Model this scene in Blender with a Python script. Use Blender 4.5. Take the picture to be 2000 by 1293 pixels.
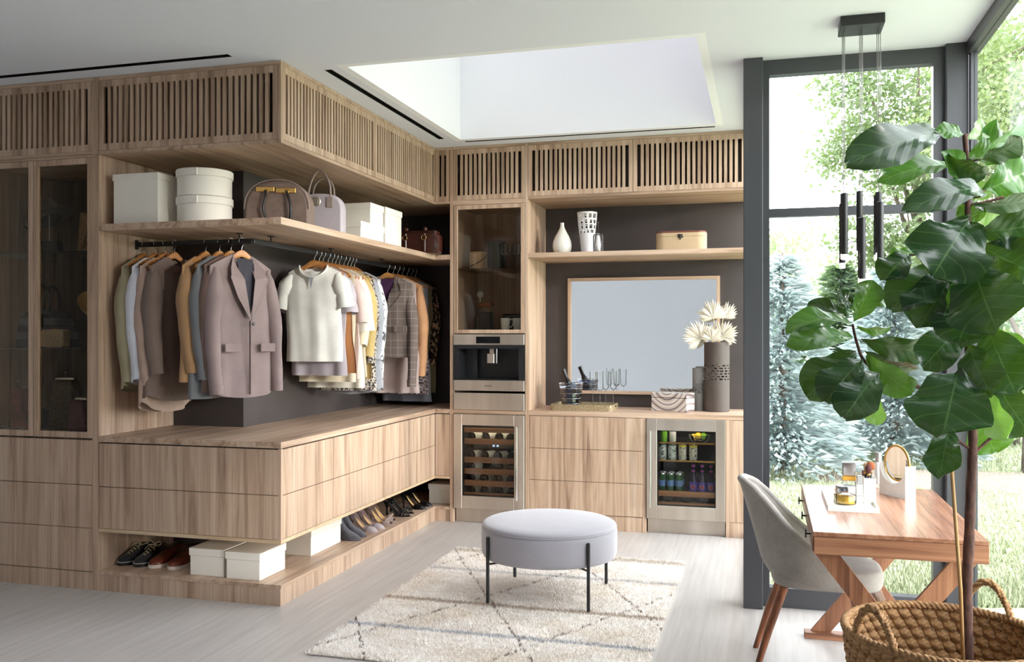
import bpy, math, random
from mathutils import Vector, Matrix, noise as mnoise
random.seed(7)
R = math.radians
PI = math.pi
for o in list(bpy.data.objects):
    bpy.data.objects.remove(o, do_unlink=True)
SC = bpy.context.scene
COL = SC.collection

# ------------------------------------------------------------------ camera
F_PX, YAW, HOR, EYE = 1776.9, R(15.549), 657.29, 1.53
cam_d = bpy.data.cameras.new('camera')
cam = bpy.data.objects.new('camera', cam_d)
COL.objects.link(cam)
cam.location = (0, 0, EYE)
cam.rotation_euler = (R(90), 0, YAW)
cam_d.sensor_width = 36.0
cam_d.lens = F_PX / 2000 * 36.0
cam_d.shift_y = (HOR - 646.5) / 2000
cam_d.clip_start = 0.05
cam_d.clip_end = 400
SC.camera = cam
SA, CA = math.sin(YAW), math.cos(YAW)

def ray(px, py):
    r = (px - 1000) / F_PX
    u = (HOR - py) / F_PX
    return (-SA + CA * r, CA + SA * r, u)
def at_z(px, py, z):
    d = ray(px, py); t = (z - EYE) / d[2]
    return Vector((d[0] * t, d[1] * t, z))
def at_y(px, py, y):
    d = ray(px, py); t = y / d[1]
    return Vector((d[0] * t, y, EYE + d[2] * t))
def at_x(px, py, x):
    d = ray(px, py); t = x / d[0]
    return Vector((x, d[1] * t, EYE + d[2] * t))

# ------------------------------------------------------------------ light
world = bpy.data.worlds.new('world')
SC.world = world
world.use_nodes = True
bg = world.node_tree.nodes['Background']
bg.inputs[0].default_value = (0.93, 0.945, 1.0, 1)
bg.inputs[1].default_value = 5.0
sun_d = bpy.data.lights.new('sun', 'SUN')
sun = bpy.data.objects.new('sun', sun_d)
COL.objects.link(sun)
sun_d.energy = 1.2
sun_d.angle = R(4.0)
sun_d.color = (1.0, 0.95, 0.90)
SUN_AZ, SUN_EL = R(24), R(7.5)
to_sun = Vector((math.cos(SUN_EL) * math.cos(SUN_AZ), -math.cos(SUN_EL) * math.sin(SUN_AZ), math.sin(SUN_EL)))
sun.rotation_euler = to_sun.to_track_quat('Z', 'Y').to_euler()
vs = SC.view_settings
try:
    SC.cycles.transparent_max_bounces = 40
except Exception:
    pass
vs.view_transform = 'Standard'
vs.look = 'None'
vs.gamma = 1.0
vs.use_curve_mapping = False
vs.exposure = 0.56

# ------------------------------------------------------------------ materials
MATS = {}
def srgb(r, g, b):
    def f(c):
        c /= 255.0
        return c / 12.92 if c <= 0.04045 else ((c + 0.055) / 1.055) ** 2.4
    return (f(r), f(g), f(b), 1)
def base_mat(name):
    m = bpy.data.materials.new(name)
    m.use_nodes = True
    MATS[name] = m
    nt = m.node_tree
    return m, nt, nt.nodes, nt.links, nt.nodes['Principled BSDF']
def ramp(nd, stops):
    r = nd.new('ShaderNodeValToRGB')
    e = r.color_ramp.elements
    while len(e) > 1:
        e.remove(e[-1])
    e[0].position = stops[0][0]; e[0].color = stops[0][1]
    for p, c in stops[1:]:
        x = e.new(p); x.color = c
    return r
def coords(nd, lk, scale=(1, 1, 1), obj=False, rot=(0, 0, 0), rand=False):
    if obj:
        s = nd.new('ShaderNodeTexCoord').outputs['Object']
    else:
        s = nd.new('ShaderNodeNewGeometry').outputs['Position']
    mp = nd.new('ShaderNodeMapping')
    mp.inputs['Scale'].default_value = scale
    mp.inputs['Rotation'].default_value = rot
    lk.new(s, mp.inputs['Vector'])
    if rand:
        oi = nd.new('ShaderNodeObjectInfo')
        ml = nd.new('ShaderNodeVectorMath'); ml.operation = 'SCALE'
        cx = nd.new('ShaderNodeCombineXYZ')
        for i in range(3):
            lk.new(oi.outputs['Random'], cx.inputs[i])
        lk.new(cx.outputs[0], ml.inputs[0]); ml.inputs['Scale'].default_value = 37.0
        ad = nd.new('ShaderNodeVectorMath')
        lk.new(mp.outputs[0], ad.inputs[0]); lk.new(ml.outputs[0], ad.inputs[1])
        return ad.outputs[0]
    return mp.outputs[0]
def tex_noise(nd, lk, vec, scale, detail=4, rough=0.55, dist=0.0):
    n = nd.new('ShaderNodeTexNoise')
    n.inputs['Scale'].default_value = scale
    n.inputs['Detail'].default_value = detail
    n.inputs['Roughness'].default_value = rough
    n.inputs['Distortion'].default_value = dist
    lk.new(vec, n.inputs['Vector'])
    return n
def bump(nd, lk, bsdf, h, strength=0.2, dist=0.01):
    b = nd.new('ShaderNodeBump')
    b.inputs['Strength'].default_value = strength
    b.inputs['Distance'].default_value = dist
    lk.new(h, b.inputs['Height'])
    lk.new(b.outputs[0], bsdf.inputs['Normal'])
def mix(nd, lk, fac, a, b, mode='MIX'):
    m = nd.new('ShaderNodeMix'); m.data_type = 'RGBA'; m.blend_type = mode
    for sock, v in ((m.inputs[0], fac), (m.inputs[6], a), (m.inputs[7], b)):
        if hasattr(v, 'is_output'):
            lk.new(v, sock)
        else:
            sock.default_value = v
    return m.outputs[2]
def plain(name, rgb, rough=0.5, metal=0.0, spec=0.5, var=0.0, vscale=8, bmp=0.0, bscale=60, coat=0.0, sheen=0.0):
    m, nt, nd, lk, b = base_mat(name)
    c = srgb(*rgb)
    b.inputs['Base Color'].default_value = c
    b.inputs['Roughness'].default_value = rough
    b.inputs['Metallic'].default_value = metal
    b.inputs['Specular IOR Level'].default_value = spec
    if coat: b.inputs['Coat Weight'].default_value = coat
    if sheen: b.inputs['Sheen Weight'].default_value = sheen
    if var or bmp:
        v = coords(nd, lk)
        if var:
            n = tex_noise(nd, lk, v, vscale)
            r = ramp(nd, [(0.3, tuple(x * (1 - var) for x in c[:3]) + (1,)), (0.7, tuple(min(1, x * (1 + var)) for x in c[:3]) + (1,))])
            lk.new(n.outputs['Fac'], r.inputs[0]); lk.new(r.outputs[0], b.inputs['Base Color'])
        if bmp:
            n2 = tex_noise(nd, lk, v, bscale, 3)
            bump(nd, lk, b, n2.outputs['Fac'], bmp, 0.004)
    return m
def wood(name, axis, light, mid, dark, rough=0.45, k=1.0, contrast=1.0):
    """streaky grained wood; axis = grain direction"""
    m, nt, nd, lk, b = base_mat(name)
    s1 = [16 * k] * 3; s1[axis] = 0.75 * k
    s2 = [75 * k] * 3; s2[axis] = 1.6 * k
    v1 = coords(nd, lk, s1); v2 = coords(nd, lk, s2)
    n1 = tex_noise(nd, lk, v1, 1.0, 5, 0.62, 0.7)
    n2 = tex_noise(nd, lk, v2, 1.0, 4, 0.6, 0.3)
    r1 = ramp(nd, [(0.5 - 0.20 * contrast, srgb(*dark)), (0.47, srgb(*mid)), (0.62, srgb(*light))])
    lk.new(n1.outputs['Fac'], r1.inputs[0])
    r2 = ramp(nd, [(0.32, (0.62, 0.58, 0.54, 1)), (0.55, (1, 1, 1, 1))])
    lk.new(n2.outputs['Fac'], r2.inputs[0])
    c = mix(nd, lk, 0.55, r1.outputs[0], r2.outputs[0], 'MULTIPLY')
    lk.new(c, b.inputs['Base Color'])
    b.inputs['Roughness'].default_value = rough
    bump(nd, lk, b, n2.outputs['Fac'], 0.12, 0.002)
    return m
WL, WM, WD = (208, 182, 158), (190, 161, 136), (146, 118, 97)
wood('wood_z', 2, WL, WM, WD)
wood('wood_y', 1, WL, WM, WD)
wood('wood_x', 0, WL, WM, WD)
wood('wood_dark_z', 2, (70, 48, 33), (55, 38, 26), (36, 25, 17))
wood('edge_light', 0, (218, 192, 158), (210, 182, 148), (196, 168, 134))
wood('edge_band', 2, (208, 180, 156), (198, 168, 144), (182, 150, 126))
wood('display_wood', 2, (128, 106, 82), (104, 84, 64), (70, 56, 42))
wood('desk_wood', 0, (176, 128, 96), (148, 101, 74), (112, 74, 54), 0.42, 1.3)
wood('desk_wood_y', 1, (176, 130, 102), (150, 105, 80), (116, 78, 58), 0.26, 1.3)
wood('desk_wood_z', 2, (176, 128, 96), (148, 101, 74), (112, 74, 54), 0.42, 1.3)
wood('walnut_z', 2, (150, 92, 58), (126, 74, 46), (92, 52, 32), 0.4)
wood('rack_wood', 0, (186, 134, 94), (168, 116, 80), (138, 92, 62), 0.5)
plain('ceiling_paint', (232, 235, 244), 0.9, spec=0.2)
plain('wall_paint', (206, 205, 206), 0.9, spec=0.2)
plain('shaft_paint', (246, 247, 250), 0.9, spec=0.2)
plain('charcoal', (68, 61, 59), 0.55, var=0.12, vscale=3)
plain('black_metal', (26, 26, 28), 0.42)
plain('black_void', (10, 10, 11), 0.8, spec=0.1)
plain('frame_metal', (66, 67, 71), 0.38)
plain('black_gloss', (16, 17, 20), 0.12)
plain('black_satin', (30, 31, 34), 0.35)
plain('chrome', (215, 215, 218), 0.12, 1.0)
plain('gold', (214, 170, 96), 0.22, 1.0)
plain('brass', (196, 158, 98), 0.28, 1.0)
plain('white_gloss', (236, 235, 230), 0.25)
plain('white_matte', (235, 234, 230), 0.6)
def steel():
    m, nt, nd, lk, b = base_mat('steel')
    v = coords(nd, lk, (900, 900, 3))
    v2 = coords(nd, lk, (5, 5, 0.3))
    n = tex_noise(nd, lk, v, 1.0, 2)
    n2 = tex_noise(nd, lk, v2, 1.0, 2)
    r = ramp(nd, [(0.3, srgb(178, 166, 152)), (0.7, srgb(214, 204, 192))])
    lk.new(n2.outputs['Fac'], r.inputs[0]); lk.new(r.outputs[0], b.inputs['Base Color'])
    b.inputs['Metallic'].default_value = 0.85
    b.inputs['Roughness'].default_value = 0.38
    bump(nd, lk, b, n.outputs['Fac'], 0.06, 0.001)
steel()
def thin_glass(name, tint=(1, 1, 1), refl=0.06, rough=0.0, fres=True):
    """thin pane: straight-through transmission plus a mirror reflection"""
    m, nt, nd, lk, b = base_mat(name)
    nd.remove(b)
    out = nd['Material Output']
    t = nd.new('ShaderNodeBsdfTransparent'); t.inputs[0].default_value = tuple(tint) + (1,)
    g = nd.new('ShaderNodeBsdfGlossy'); g.inputs['Roughness'].default_value = rough
    mx = nd.new('ShaderNodeMixShader')
    if fres:
        f = nd.new('ShaderNodeFresnel'); f.inputs[0].default_value = 1.45
        ml = nd.new('ShaderNodeMath'); ml.operation = 'MULTIPLY'; ml.inputs[1].default_value = refl / 0.035
        ml.use_clamp = True
        lk.new(f.outputs[0], ml.inputs[0]); lk.new(ml.outputs[0], mx.inputs[0])
    else:
        mx.inputs[0].default_value = refl
    lk.new(t.outputs[0], mx.inputs[1]); lk.new(g.outputs[0], mx.inputs[2])
    lk.new(mx.outputs[0], out.inputs[0])
    return m
thin_glass('window_glass', (0.97, 0.985, 0.98), 0.0015)
thin_glass('smoked_glass', (0.88, 0.84, 0.77), 0.006)
thin_glass('skylight_glass', (0.64, 0.64, 0.65), 0.03)
thin_glass('cabinet_glass', (0.86, 0.84, 0.80), 0.022)
thin_glass('fridge_glass', (0.82, 0.82, 0.80), 0.02)
thin_glass('shelf_glass', (0.75, 0.84, 0.80), 0.04)
def clear_glass(name):
    m, nt, nd, lk, b = base_mat(name)
    nd.remove(b)
    t = nd.new('ShaderNodeBsdfTransparent'); t.inputs[0].default_value = (.97, .98, .98, 1)
    g = nd.new('ShaderNodeBsdfGlossy'); g.inputs['Roughness'].default_value = .03
    d = nd.new('ShaderNodeBsdfTranslucent'); d.inputs[0].default_value = (.92, .94, .95, 1)
    d2 = nd.new('ShaderNodeBsdfDiffuse'); d2.inputs[0].default_value = (.92, .94, .95, 1)
    dm = nd.new('ShaderNodeMixShader'); dm.inputs[0].default_value = .5
    lk.new(d.outputs[0], dm.inputs[1]); lk.new(d2.outputs[0], dm.inputs[2])
    lw_ = nd.new('ShaderNodeLayerWeight'); lw_.inputs[0].default_value = .35
    r = ramp(nd, [(.35, (0.03, .03, .03, 1)), (.95, (.9, .9, .9, 1))]); lk.new(lw_.outputs['Facing'], r.inputs[0])  # diffuse white at grazing angles paints bright refraction along the edges
    mx = nd.new('ShaderNodeMixShader'); lk.new(r.outputs[0], mx.inputs[0]); lk.new(t.outputs[0], mx.inputs[1]); lk.new(dm.outputs[0], mx.inputs[2])
    fr = nd.new('ShaderNodeFresnel'); fr.inputs[0].default_value = 1.3
    m2 = nd.new('ShaderNodeMixShader'); lk.new(fr.outputs[0], m2.inputs[0]); lk.new(mx.outputs[0], m2.inputs[1]); lk.new(g.outputs[0], m2.inputs[2])
    lk.new(m2.outputs[0], nd['Material Output'].inputs[0])
clear_glass('drink_glass')
def frosted(name, tau):
    m, nt, nd, lk, b = base_mat(name)
    nd.remove(b)
    d = nd.new('ShaderNodeBsdfTranslucent'); d.inputs[0].default_value = (tau, tau, tau, 1)
    d2 = nd.new('ShaderNodeBsdfDiffuse'); d2.inputs[0].default_value = (.5, .52, .54, 1)
    a = nd.new('ShaderNodeAddShader'); lk.new(d.outputs[0], a.inputs[0]); lk.new(d2.outputs[0], a.inputs[1])
    lk.new(a.outputs[0], nd['Material Output'].inputs[0])
frosted('frosted_glass', .24)
thin_glass('amber_glass', (0.98, 0.82, 0.45), 0.08)
thin_glass('blue_glass', (0.30, 0.34, 0.46), 0.12)
m, nt, nd, lk, b = base_mat('mirror_glass')
b.inputs['Base Color'].default_value = (0.80, 0.83, 0.83, 1); b.inputs['Metallic'].default_value = 1; b.inputs['Roughness'].default_value = 0.03
def emit(name, rgb, s):
    m, nt, nd, lk, b = base_mat(name)
    b.inputs['Base Color'].default_value = srgb(*rgb)
    b.inputs['Emission Color'].default_value = srgb(*rgb)
    b.inputs['Emission Strength'].default_value = s
emit('lamp_tip', (255, 250, 240), 1.2)
emit('fridge_led', (255, 244, 226), 26.0)
emit('display_digits', (170, 205, 255), 3.0)
def floor_mat():
    m, nt, nd, lk, b = base_mat('floor_boards')
    v = coords(nd, lk, (34, 1.6, 1)); v2 = coords(nd, lk, (3.4, 0.35, 1))
    n = tex_noise(nd, lk, v, 1.0, 4); n2 = tex_noise(nd, lk, v2, 1.0, 3)
    r = ramp(nd, [(0.3, srgb(180, 174, 169)), (0.7, srgb(198, 193, 188))])
    lk.new(n.outputs['Fac'], r.inputs[0])
    r2 = ramp(nd, [(0.3, (0.93, 0.93, 0.93, 1)), (0.7, (1, 1, 1, 1))])
    lk.new(n2.outputs['Fac'], r2.inputs[0])
    c = mix(nd, lk, 1.0, r.outputs[0], r2.outputs[0], 'MULTIPLY')
    lk.new(c, b.inputs['Base Color'])
    b.inputs['Roughness'].default_value = 0.36
    bump(nd, lk, b, n.outputs['Fac'], 0.05, 0.002)
floor_mat()

# ------------------------------------------------------------------ mesh helpers
def M(m):
    return MATS[m] if isinstance(m, str) else m
class MB:
    def __init__(s):
        s.v = []; s.f = []
    def add(s, vs, fs):
        k = len(s.v)
        s.v += [tuple(p) for p in vs]
        s.f += [tuple(i + k for i in f) for f in fs]
        return s
    def box(s, x0, x1, y0, y1, z0, z1, b=0.0):
        if b <= 0:
            vs = [(x, y, z) for x in (x0, x1) for y in (y0, y1) for z in (z0, z1)]
            return s.add(vs, [(0, 1, 3, 2), (4, 6, 7, 5), (0, 4, 5, 1), (2, 3, 7, 6), (0, 2, 6, 4), (1, 5, 7, 3)])
        lo = (x0, y0, z0); hi = (x1, y1, z1)
        b = min([b] + [abs(h - l) * 0.49 for l, h in zip(lo, hi)])
        idx = {}; vs = []
        for sx in (0, 1):
            for sy in (0, 1):
                for sz in (0, 1):
                    sg = (sx, sy, sz)
                    for a in range(3):
                        p = []
                        for k in range(3):
                            e = hi[k] if sg[k] else lo[k]
                            if k != a: e += -b if sg[k] else b
                            p.append(e)
                        idx[(sg, a)] = len(vs); vs.append(p)
        fs = []
        for a in range(3):
            o1, o2 = [k for k in range(3) if k != a]
            for sgn in (0, 1):
                q = []
                for c1, c2 in ((0, 0), (1, 0), (1, 1), (0, 1)):
                    t = [0, 0, 0]; t[a] = sgn; t[o1] = c1; t[o2] = c2
                    q.append(idx[(tuple(t), a)])
                fs.append(q)
        for c in range(3):
            a, d = [k for k in range(3) if k != c]
            for s1 in (0, 1):
                for s2 in (0, 1):
                    t0 = [0, 0, 0]; t0[a] = s1; t0[d] = s2; t0[c] = 0
                    t1 = list(t0); t1[c] = 1
                    fs.append([idx[(tuple(t0), a)], idx[(tuple(t1), a)], idx[(tuple(t1), d)], idx[(tuple(t0), d)]])
        for sg in {k[0] for k in idx}:
            fs.append([idx[(sg, 0)], idx[(sg, 1)], idx[(sg, 2)]])
        ctr = Vector([(l + h) / 2 for l, h in zip(lo, hi)])
        out = []
        for f in fs:
            P = [Vector(vs[i]) for i in f]
            n = (P[1] - P[0]).cross(P[2] - P[0])
            c = sum(P, Vector()) / len(P) - ctr
            out.append(f if n.dot(c) >= 0 else f[::-1])
        return s.add(vs, out)
    def lathe(s, prof, c=(0, 0, 0), n=24, sx=1.0, sy=1.0, cap=True, a0=0.0):
        """prof: list of (radius, z) bottom to top"""
        vs = []; fs = []
        for r, z in prof:
            for i in range(n):
                a = 2 * PI * i / n + a0
                vs.append((c[0] + r * sx * math.cos(a), c[1] + r * sy * math.sin(a), c[2] + z))
        for j in range(len(prof) - 1):
            for i in range(n):
                i2 = (i + 1) % n
                fs.append((j * n + i, j * n + i2, (j + 1) * n + i2, (j + 1) * n + i))
        if cap:
            if prof[0][0] > 1e-5: fs.append(tuple(range(n))[::-1])
            if prof[-1][0] > 1e-5: fs.append(tuple((len(prof) - 1) * n + i for i in range(n)))
        return s.add(vs, fs)
    def tube(s, path, r, n=8, closed=False, flat=1.0, cap=True, up=None):
        P = [Vector(p) for p in path]; L = len(P)
        rs = r if isinstance(r, (list, tuple)) else [r] * L
        vs = []; fs = []; prev = None
        for i in range(L):
            if closed: t = P[(i + 1) % L] - P[i - 1]
            else: t = P[min(i + 1, L - 1)] - P[max(i - 1, 0)]
            if t.length < 1e-9: t = Vector((0, 0, 1))
            t.normalize()
            if prev is None:
                u = Vector(up) if up else (Vector((0, 0, 1)) if abs(t.z) < 0.9 else Vector((1, 0, 0)))
            else: u = prev
            u = (u - t * u.dot(t))
            if u.length < 1e-6: u = t.orthogonal()
            u.normalize(); prev = u; w = t.cross(u)
            for k in range(n):
                a = 2 * PI * k / n
                vs.append(P[i] + u * (math.cos(a) * rs[i] * flat) + w * (math.sin(a) * rs[i]))
        m = L if closed else L - 1
        for i in range(m):
            j = (i + 1) % L
            for k in range(n):
                k2 = (k + 1) % n
                fs.append((i * n + k, i * n + k2, j * n + k2, j * n + k))
        if cap and not closed:
            fs.append(tuple(range(n))[::-1]); fs.append(tuple((L - 1) * n + k for k in range(n)))
        return s.add(vs, fs)
    def prism(s, pts, y0, y1, axis=1):
        """extrude a 2-D outline along axis (0,1,2)"""
        n = len(pts); vs = []
        for d in (y0, y1):
            for p in pts:
                q = list(p); q.insert(axis, d); vs.append(q)
        fs = [tuple(range(n)), tuple(range(n, 2 * n))[::-1]]
        for i in range(n):
            j = (i + 1) % n
            fs.append((i, i + n, j + n, j))
        return s.add(vs, fs)
    def grid(s, fn, nu, nv, wrap=False):
        vs = [fn(i / (nu if wrap else nu - 1), j / (nv - 1)) for j in range(nv) for i in range(nu)]
        fs = []
        for j in range(nv - 1):
            for i in range(nu if wrap else nu - 1):
                i2 = (i + 1) % nu
                fs.append((j * nu + i, j * nu + i2, (j + 1) * nu + i2, (j + 1) * nu + i))
        return s.add(vs, fs)
    def ball(s, c, r, n=12, m=8, sc=(1, 1, 1)):
        prof = [(max(1e-6, r * math.sin(PI * j / m)), -r * math.cos(PI * j / m)) for j in range(m + 1)]
        k = len(s.v)
        s.lathe(prof, (0, 0, 0), n, cap=False)
        for i in range(k, len(s.v)):
            x, y, z = s.v[i]; s.v[i] = (c[0] + x * sc[0], c[1] + y * sc[1], c[2] + z * sc[2])
        return s
    def xf(s, mat, k=0):
        for i in range(k, len(s.v)):
            s.v[i] = tuple(mat @ Vector(s.v[i]))
        return s
    def mesh(s, name, mat, smooth=False):
        me = bpy.data.meshes.new(name)
        me.from_pydata([tuple(v) for v in s.v], [], s.f)
        if mat is not None: me.materials.append(M(mat))
        if smooth:
            me.polygons.foreach_set('use_smooth', [True] * len(me.polygons))
        me.update()
        return me
    def part(s, name, mat, parent=None, smooth=False, world=True, label=None, sharp=None):
        """link as ONE mesh object; world=True: vertices are world coordinates"""
        if parent is not None and world:
            off = Vector(parent.get('_o', (0, 0, 0)))
            s.v = [(x - off.x, y - off.y, z - off.z) for x, y, z in s.v]
        me = s.mesh(name, mat, smooth)
        if smooth and sharp is not None:
            me.set_sharp_from_angle(angle=R(sharp))
        o = bpy.data.objects.new(name, me)
        COL.objects.link(o)
        if parent is not None:
            o.parent = parent
            o['_o'] = tuple(parent.get('_o', (0, 0, 0)))
        if label: o['label'] = label
        return o
def tag(o, label, cat, group=None):
    o['label'] = label; o['category'] = cat
    if group: o['group'] = group
    return o
def thing(name, label, cat, loc=(0, 0, 0), rotz=0.0, group=None):
    o = bpy.data.objects.new(name, None)
    o.empty_display_size = 0.05
    COL.objects.link(o)
    o.location = loc; o.rotation_euler = (0, 0, rotz)
    o['_o'] = tuple(loc)
    return tag(o, label, cat, group)
def struct(o):
    o['kind'] = 'structure'
    return o
def inst(me, name, parent, loc):
    o = bpy.data.objects.new(name, me)
    COL.objects.link(o); o.parent = parent; o.location = loc
    return o
def children(o):
    return [c for c in bpy.data.objects if c.parent == o]
def copy_tree(o, parent=None, loc=None, rotz=None):
    c = o.copy(); COL.objects.link(c); c.parent = parent
    if loc is not None: c.location = loc; c['_o'] = tuple(loc)
    if rotz is not None: c.rotation_euler = (0, 0, rotz)
    for ch in list(o.children):
        copy_tree(ch, c)
    return c
def text_part(txt, name, mat, parent, origin, height, xdir=(1, 0, 0), updir=(0, 0, 1), depth=0.0008):
    cu = bpy.data.curves.new('lettering', 'FONT')
    cu.body = txt; cu.size = height * 1.35; cu.extrude = depth; cu.align_x = 'CENTER'; cu.align_y = 'CENTER'
    o = bpy.data.objects.new('lettering', cu); COL.objects.link(o)
    dg = bpy.context.evaluated_depsgraph_get()
    me = bpy.data.meshes.new_from_object(o.evaluated_get(dg))
    bpy.data.objects.remove(o, do_unlink=True)
    x = Vector(xdir).normalized(); y = Vector(updir).normalized(); z = x.cross(y)
    off = Vector(parent.get('_o', (0, 0, 0)))
    mt = Matrix(((x.x, y.x, z.x, origin[0] - off.x), (x.y, y.y, z.y, origin[1] - off.y), (x.z, y.z, z.z, origin[2] - off.z), (0, 0, 0, 1)))
    me.transform(mt)
    me.materials.clear(); me.materials.append(M(mat))
    t = bpy.data.objects.new(name, me); COL.objects.link(t); t.parent = parent
    return t
def circ(cx, cy, r, n=24, a0=0, a1=2 * PI):
    return [(cx + r * math.cos(a0 + (a1 - a0) * i / n), cy + r * math.sin(a0 + (a1 - a0) * i / n)) for i in range(n + (0 if abs(a1 - a0 - 2 * PI) < 1e-6 else 1))]
def rrect(x0, x1, y0, y1, r, n=5):
    P = []
    for cx, cy, a in ((x1 - r, y1 - r, 0), (x0 + r, y1 - r, 90), (x0 + r, y0 + r, 180), (x1 - r, y0 + r, 270)):
        for i in range(n + 1):
            t = R(a + 90 * i / n); P.append((cx + r * math.cos(t), cy + r * math.sin(t)))
    return P
def sm(t):
    t = max(0.0, min(1.0, t)); return t * t * (3 - 2 * t)
def lerp(a, b, t): return a + (b - a) * t
def interp(tab, x):
    if x <= tab[0][0]: return tab[0][1]
    for (a, p), (b, q) in zip(tab, tab[1:]):
        if x <= b: return p + (q - p) * (x - a) / (b - a)
    return tab[-1][1]
def spline(pts, n=8):
    P = [Vector(p) for p in pts]; out = []
    for i in range(len(P) - 1):
        p0 = P[max(i - 1, 0)]; p1 = P[i]; p2 = P[i + 1]; p3 = P[min(i + 2, len(P) - 1)]
        for k in range(n):
            t = k / n
            out.append(0.5 * ((2 * p1) + (p2 - p0) * t + (2 * p0 - 5 * p1 + 4 * p2 - p3) * t * t + (3 * p1 - p0 - 3 * p2 + p3) * t ** 3))
    out.append(P[-1]); return out
# ================================================================== the room
CEIL = 3.095
XC, YF, YB = -2.64, 4.61, 7.104          # peninsula side face, left front face, back-run front face
XCH, YCH, YBW = -3.33, 5.33, 7.727       # dark chase faces and back wall
XP = -3.865                              # right face of the display cabinet's end panel
XL, YN = -6.2, -4.2                      # far left and rear walls (out of view)
XR = 1.03                                # glass wall on the right
YW = 5.353                               # garden window plane
def sstruct(name, mb, mat):
    o = mb.part(name, mat); return struct(o)
sstruct('floor', MB().box(XL, -0.115, YN, 7.9, -0.12, 0).box(-0.115, XR + .08, YN, YW + .1, -0.12, 0), 'floor_boards')
# ceiling with the skylight opening and three slot openings
SKX0, SKX1, SKY0, SKY1 = -2.335, -0.348, 4.83, 6.86
slots = [(-6.0, -2.87, 4.435, 4.485), (-2.497, -2.447, 4.853, 6.80), (-2.325, -0.36, 6.925, 6.962)]
xs = sorted({XL, -0.115, SKX0 - .05, SKX1 + .05} | {s[0] for s in slots} | {s[1] for s in slots})
ys = sorted({YN, 7.9, SKY0 - .05, SKY1 + .05} | {s[2] for s in slots} | {s[3] for s in slots})
cb = MB()
S2X0, S2X1, S2Y0, S2Y1 = -4.2, -1.4, 0.0, 2.8          # unseen second skylight, added as fill for the dim left side
xs = sorted(set(xs) | {S2X0, S2X1}); ys = sorted(set(ys) | {S2Y0, S2Y1})
def in_hole(x, y):
    if S2X0 < x < S2X1 and S2Y0 < y < S2Y1: return True
    if SKX0 - .05 < x < SKX1 + .05 and SKY0 - .05 < y < SKY1 + .05: return True
    return any(s[0] < x < s[1] and s[2] < y < s[3] for s in slots)
for i in range(len(xs) - 1):
    run = None
    for j in range(len(ys) - 1):
        hole = in_hole((xs[i] + xs[i + 1]) / 2, (ys[j] + ys[j + 1]) / 2)
        if not hole and run is None: run = ys[j]
        if run is not None and (hole or j == len(ys) - 2):
            e = ys[j] if hole else ys[j + 1]
            cb.box(xs[i], xs[i + 1], run, e, CEIL, CEIL + 0.16); run = None
cb.box(-0.115, XR + .08, YN, YW + .12, CEIL, CEIL + 0.16)
sstruct('ceiling', cb, 'ceiling_paint')
for k, s in enumerate(slots):
    lab = ['long black linear air slot in the ceiling in front of the glazed display cabinet',
           'black linear air slot in the ceiling along the slatted peninsula cabinets',
           'thin black linear air slot in the ceiling between skylight and back cabinets'][k]
    t = thing('air_slot', lab, 'vent', (s[0], s[2], CEIL))
    MB().box(s[0], s[1], s[2], s[3], CEIL + 0.045, CEIL + 0.075).part('slot_back', 'black_void', t)
    w = 0.004
    MB().box(s[0], s[1], s[2], s[2] + w, CEIL + .001, CEIL + .045).box(s[0], s[1], s[3] - w, s[3], CEIL + .001, CEIL + .045).box(s[0], s[0] + w, s[2] + w, s[3] - w, CEIL + .001, CEIL + .045).box(s[1] - w, s[1], s[2] + w, s[3] - w, CEIL + .001, CEIL + .045).part('slot_frame', 'black_metal', t)
    c = ((s[0] + s[1]) / 2, (s[2] + s[3]) / 2)
    if s[1] - s[0] > s[3] - s[2]: MB().box(s[0] + w, s[1] - w, c[1] - .002, c[1] + .002, CEIL + .012, CEIL + .04).part('blade', 'black_metal', t)
    else: MB().box(c[0] - .002, c[0] + .002, s[2] + w, s[3] - w, CEIL + .012, CEIL + .04).part('blade', 'black_metal', t)
# skylight shaft
ZS = CEIL + 1.05
q = 0.05
sk = MB().box(SKX0 - q, SKX0, SKY0 - q, SKY1 + q, CEIL, ZS).box(SKX1, SKX1 + q, SKY0 - q, SKY1 + q, CEIL, ZS)
sk.box(SKX0, SKX1, SKY0 - q, SKY0, CEIL, ZS).box(SKX0, SKX1, SKY1, SKY1 + q, CEIL, ZS)
w4 = sstruct('window_4', sk, 'shaft_paint')
MB().box(SKX0, SKX1, SKY0, SKY1, ZS - .03, ZS - .02).part('pane', 'skylight_glass', w4)
w6 = sstruct('added_fill_skylight', MB().box(S2X0 - q, S2X0, S2Y0 - q, S2Y1 + q, CEIL + .16, CEIL + .3).box(S2X1, S2X1 + q, S2Y0 - q, S2Y1 + q, CEIL + .16, CEIL + .3).box(S2X0, S2X1, S2Y0 - q, S2Y0, CEIL + .16, CEIL + .3).box(S2X0, S2X1, S2Y1, S2Y1 + q, CEIL + .16, CEIL + .3), 'shaft_paint')  # added skylight out of view, lets fill light onto the left fronts
MB().box(S2X0, S2X1, S2Y0, S2Y1, CEIL + .27, CEIL + .28).part('pane', 'skylight_glass', w6)
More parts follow.
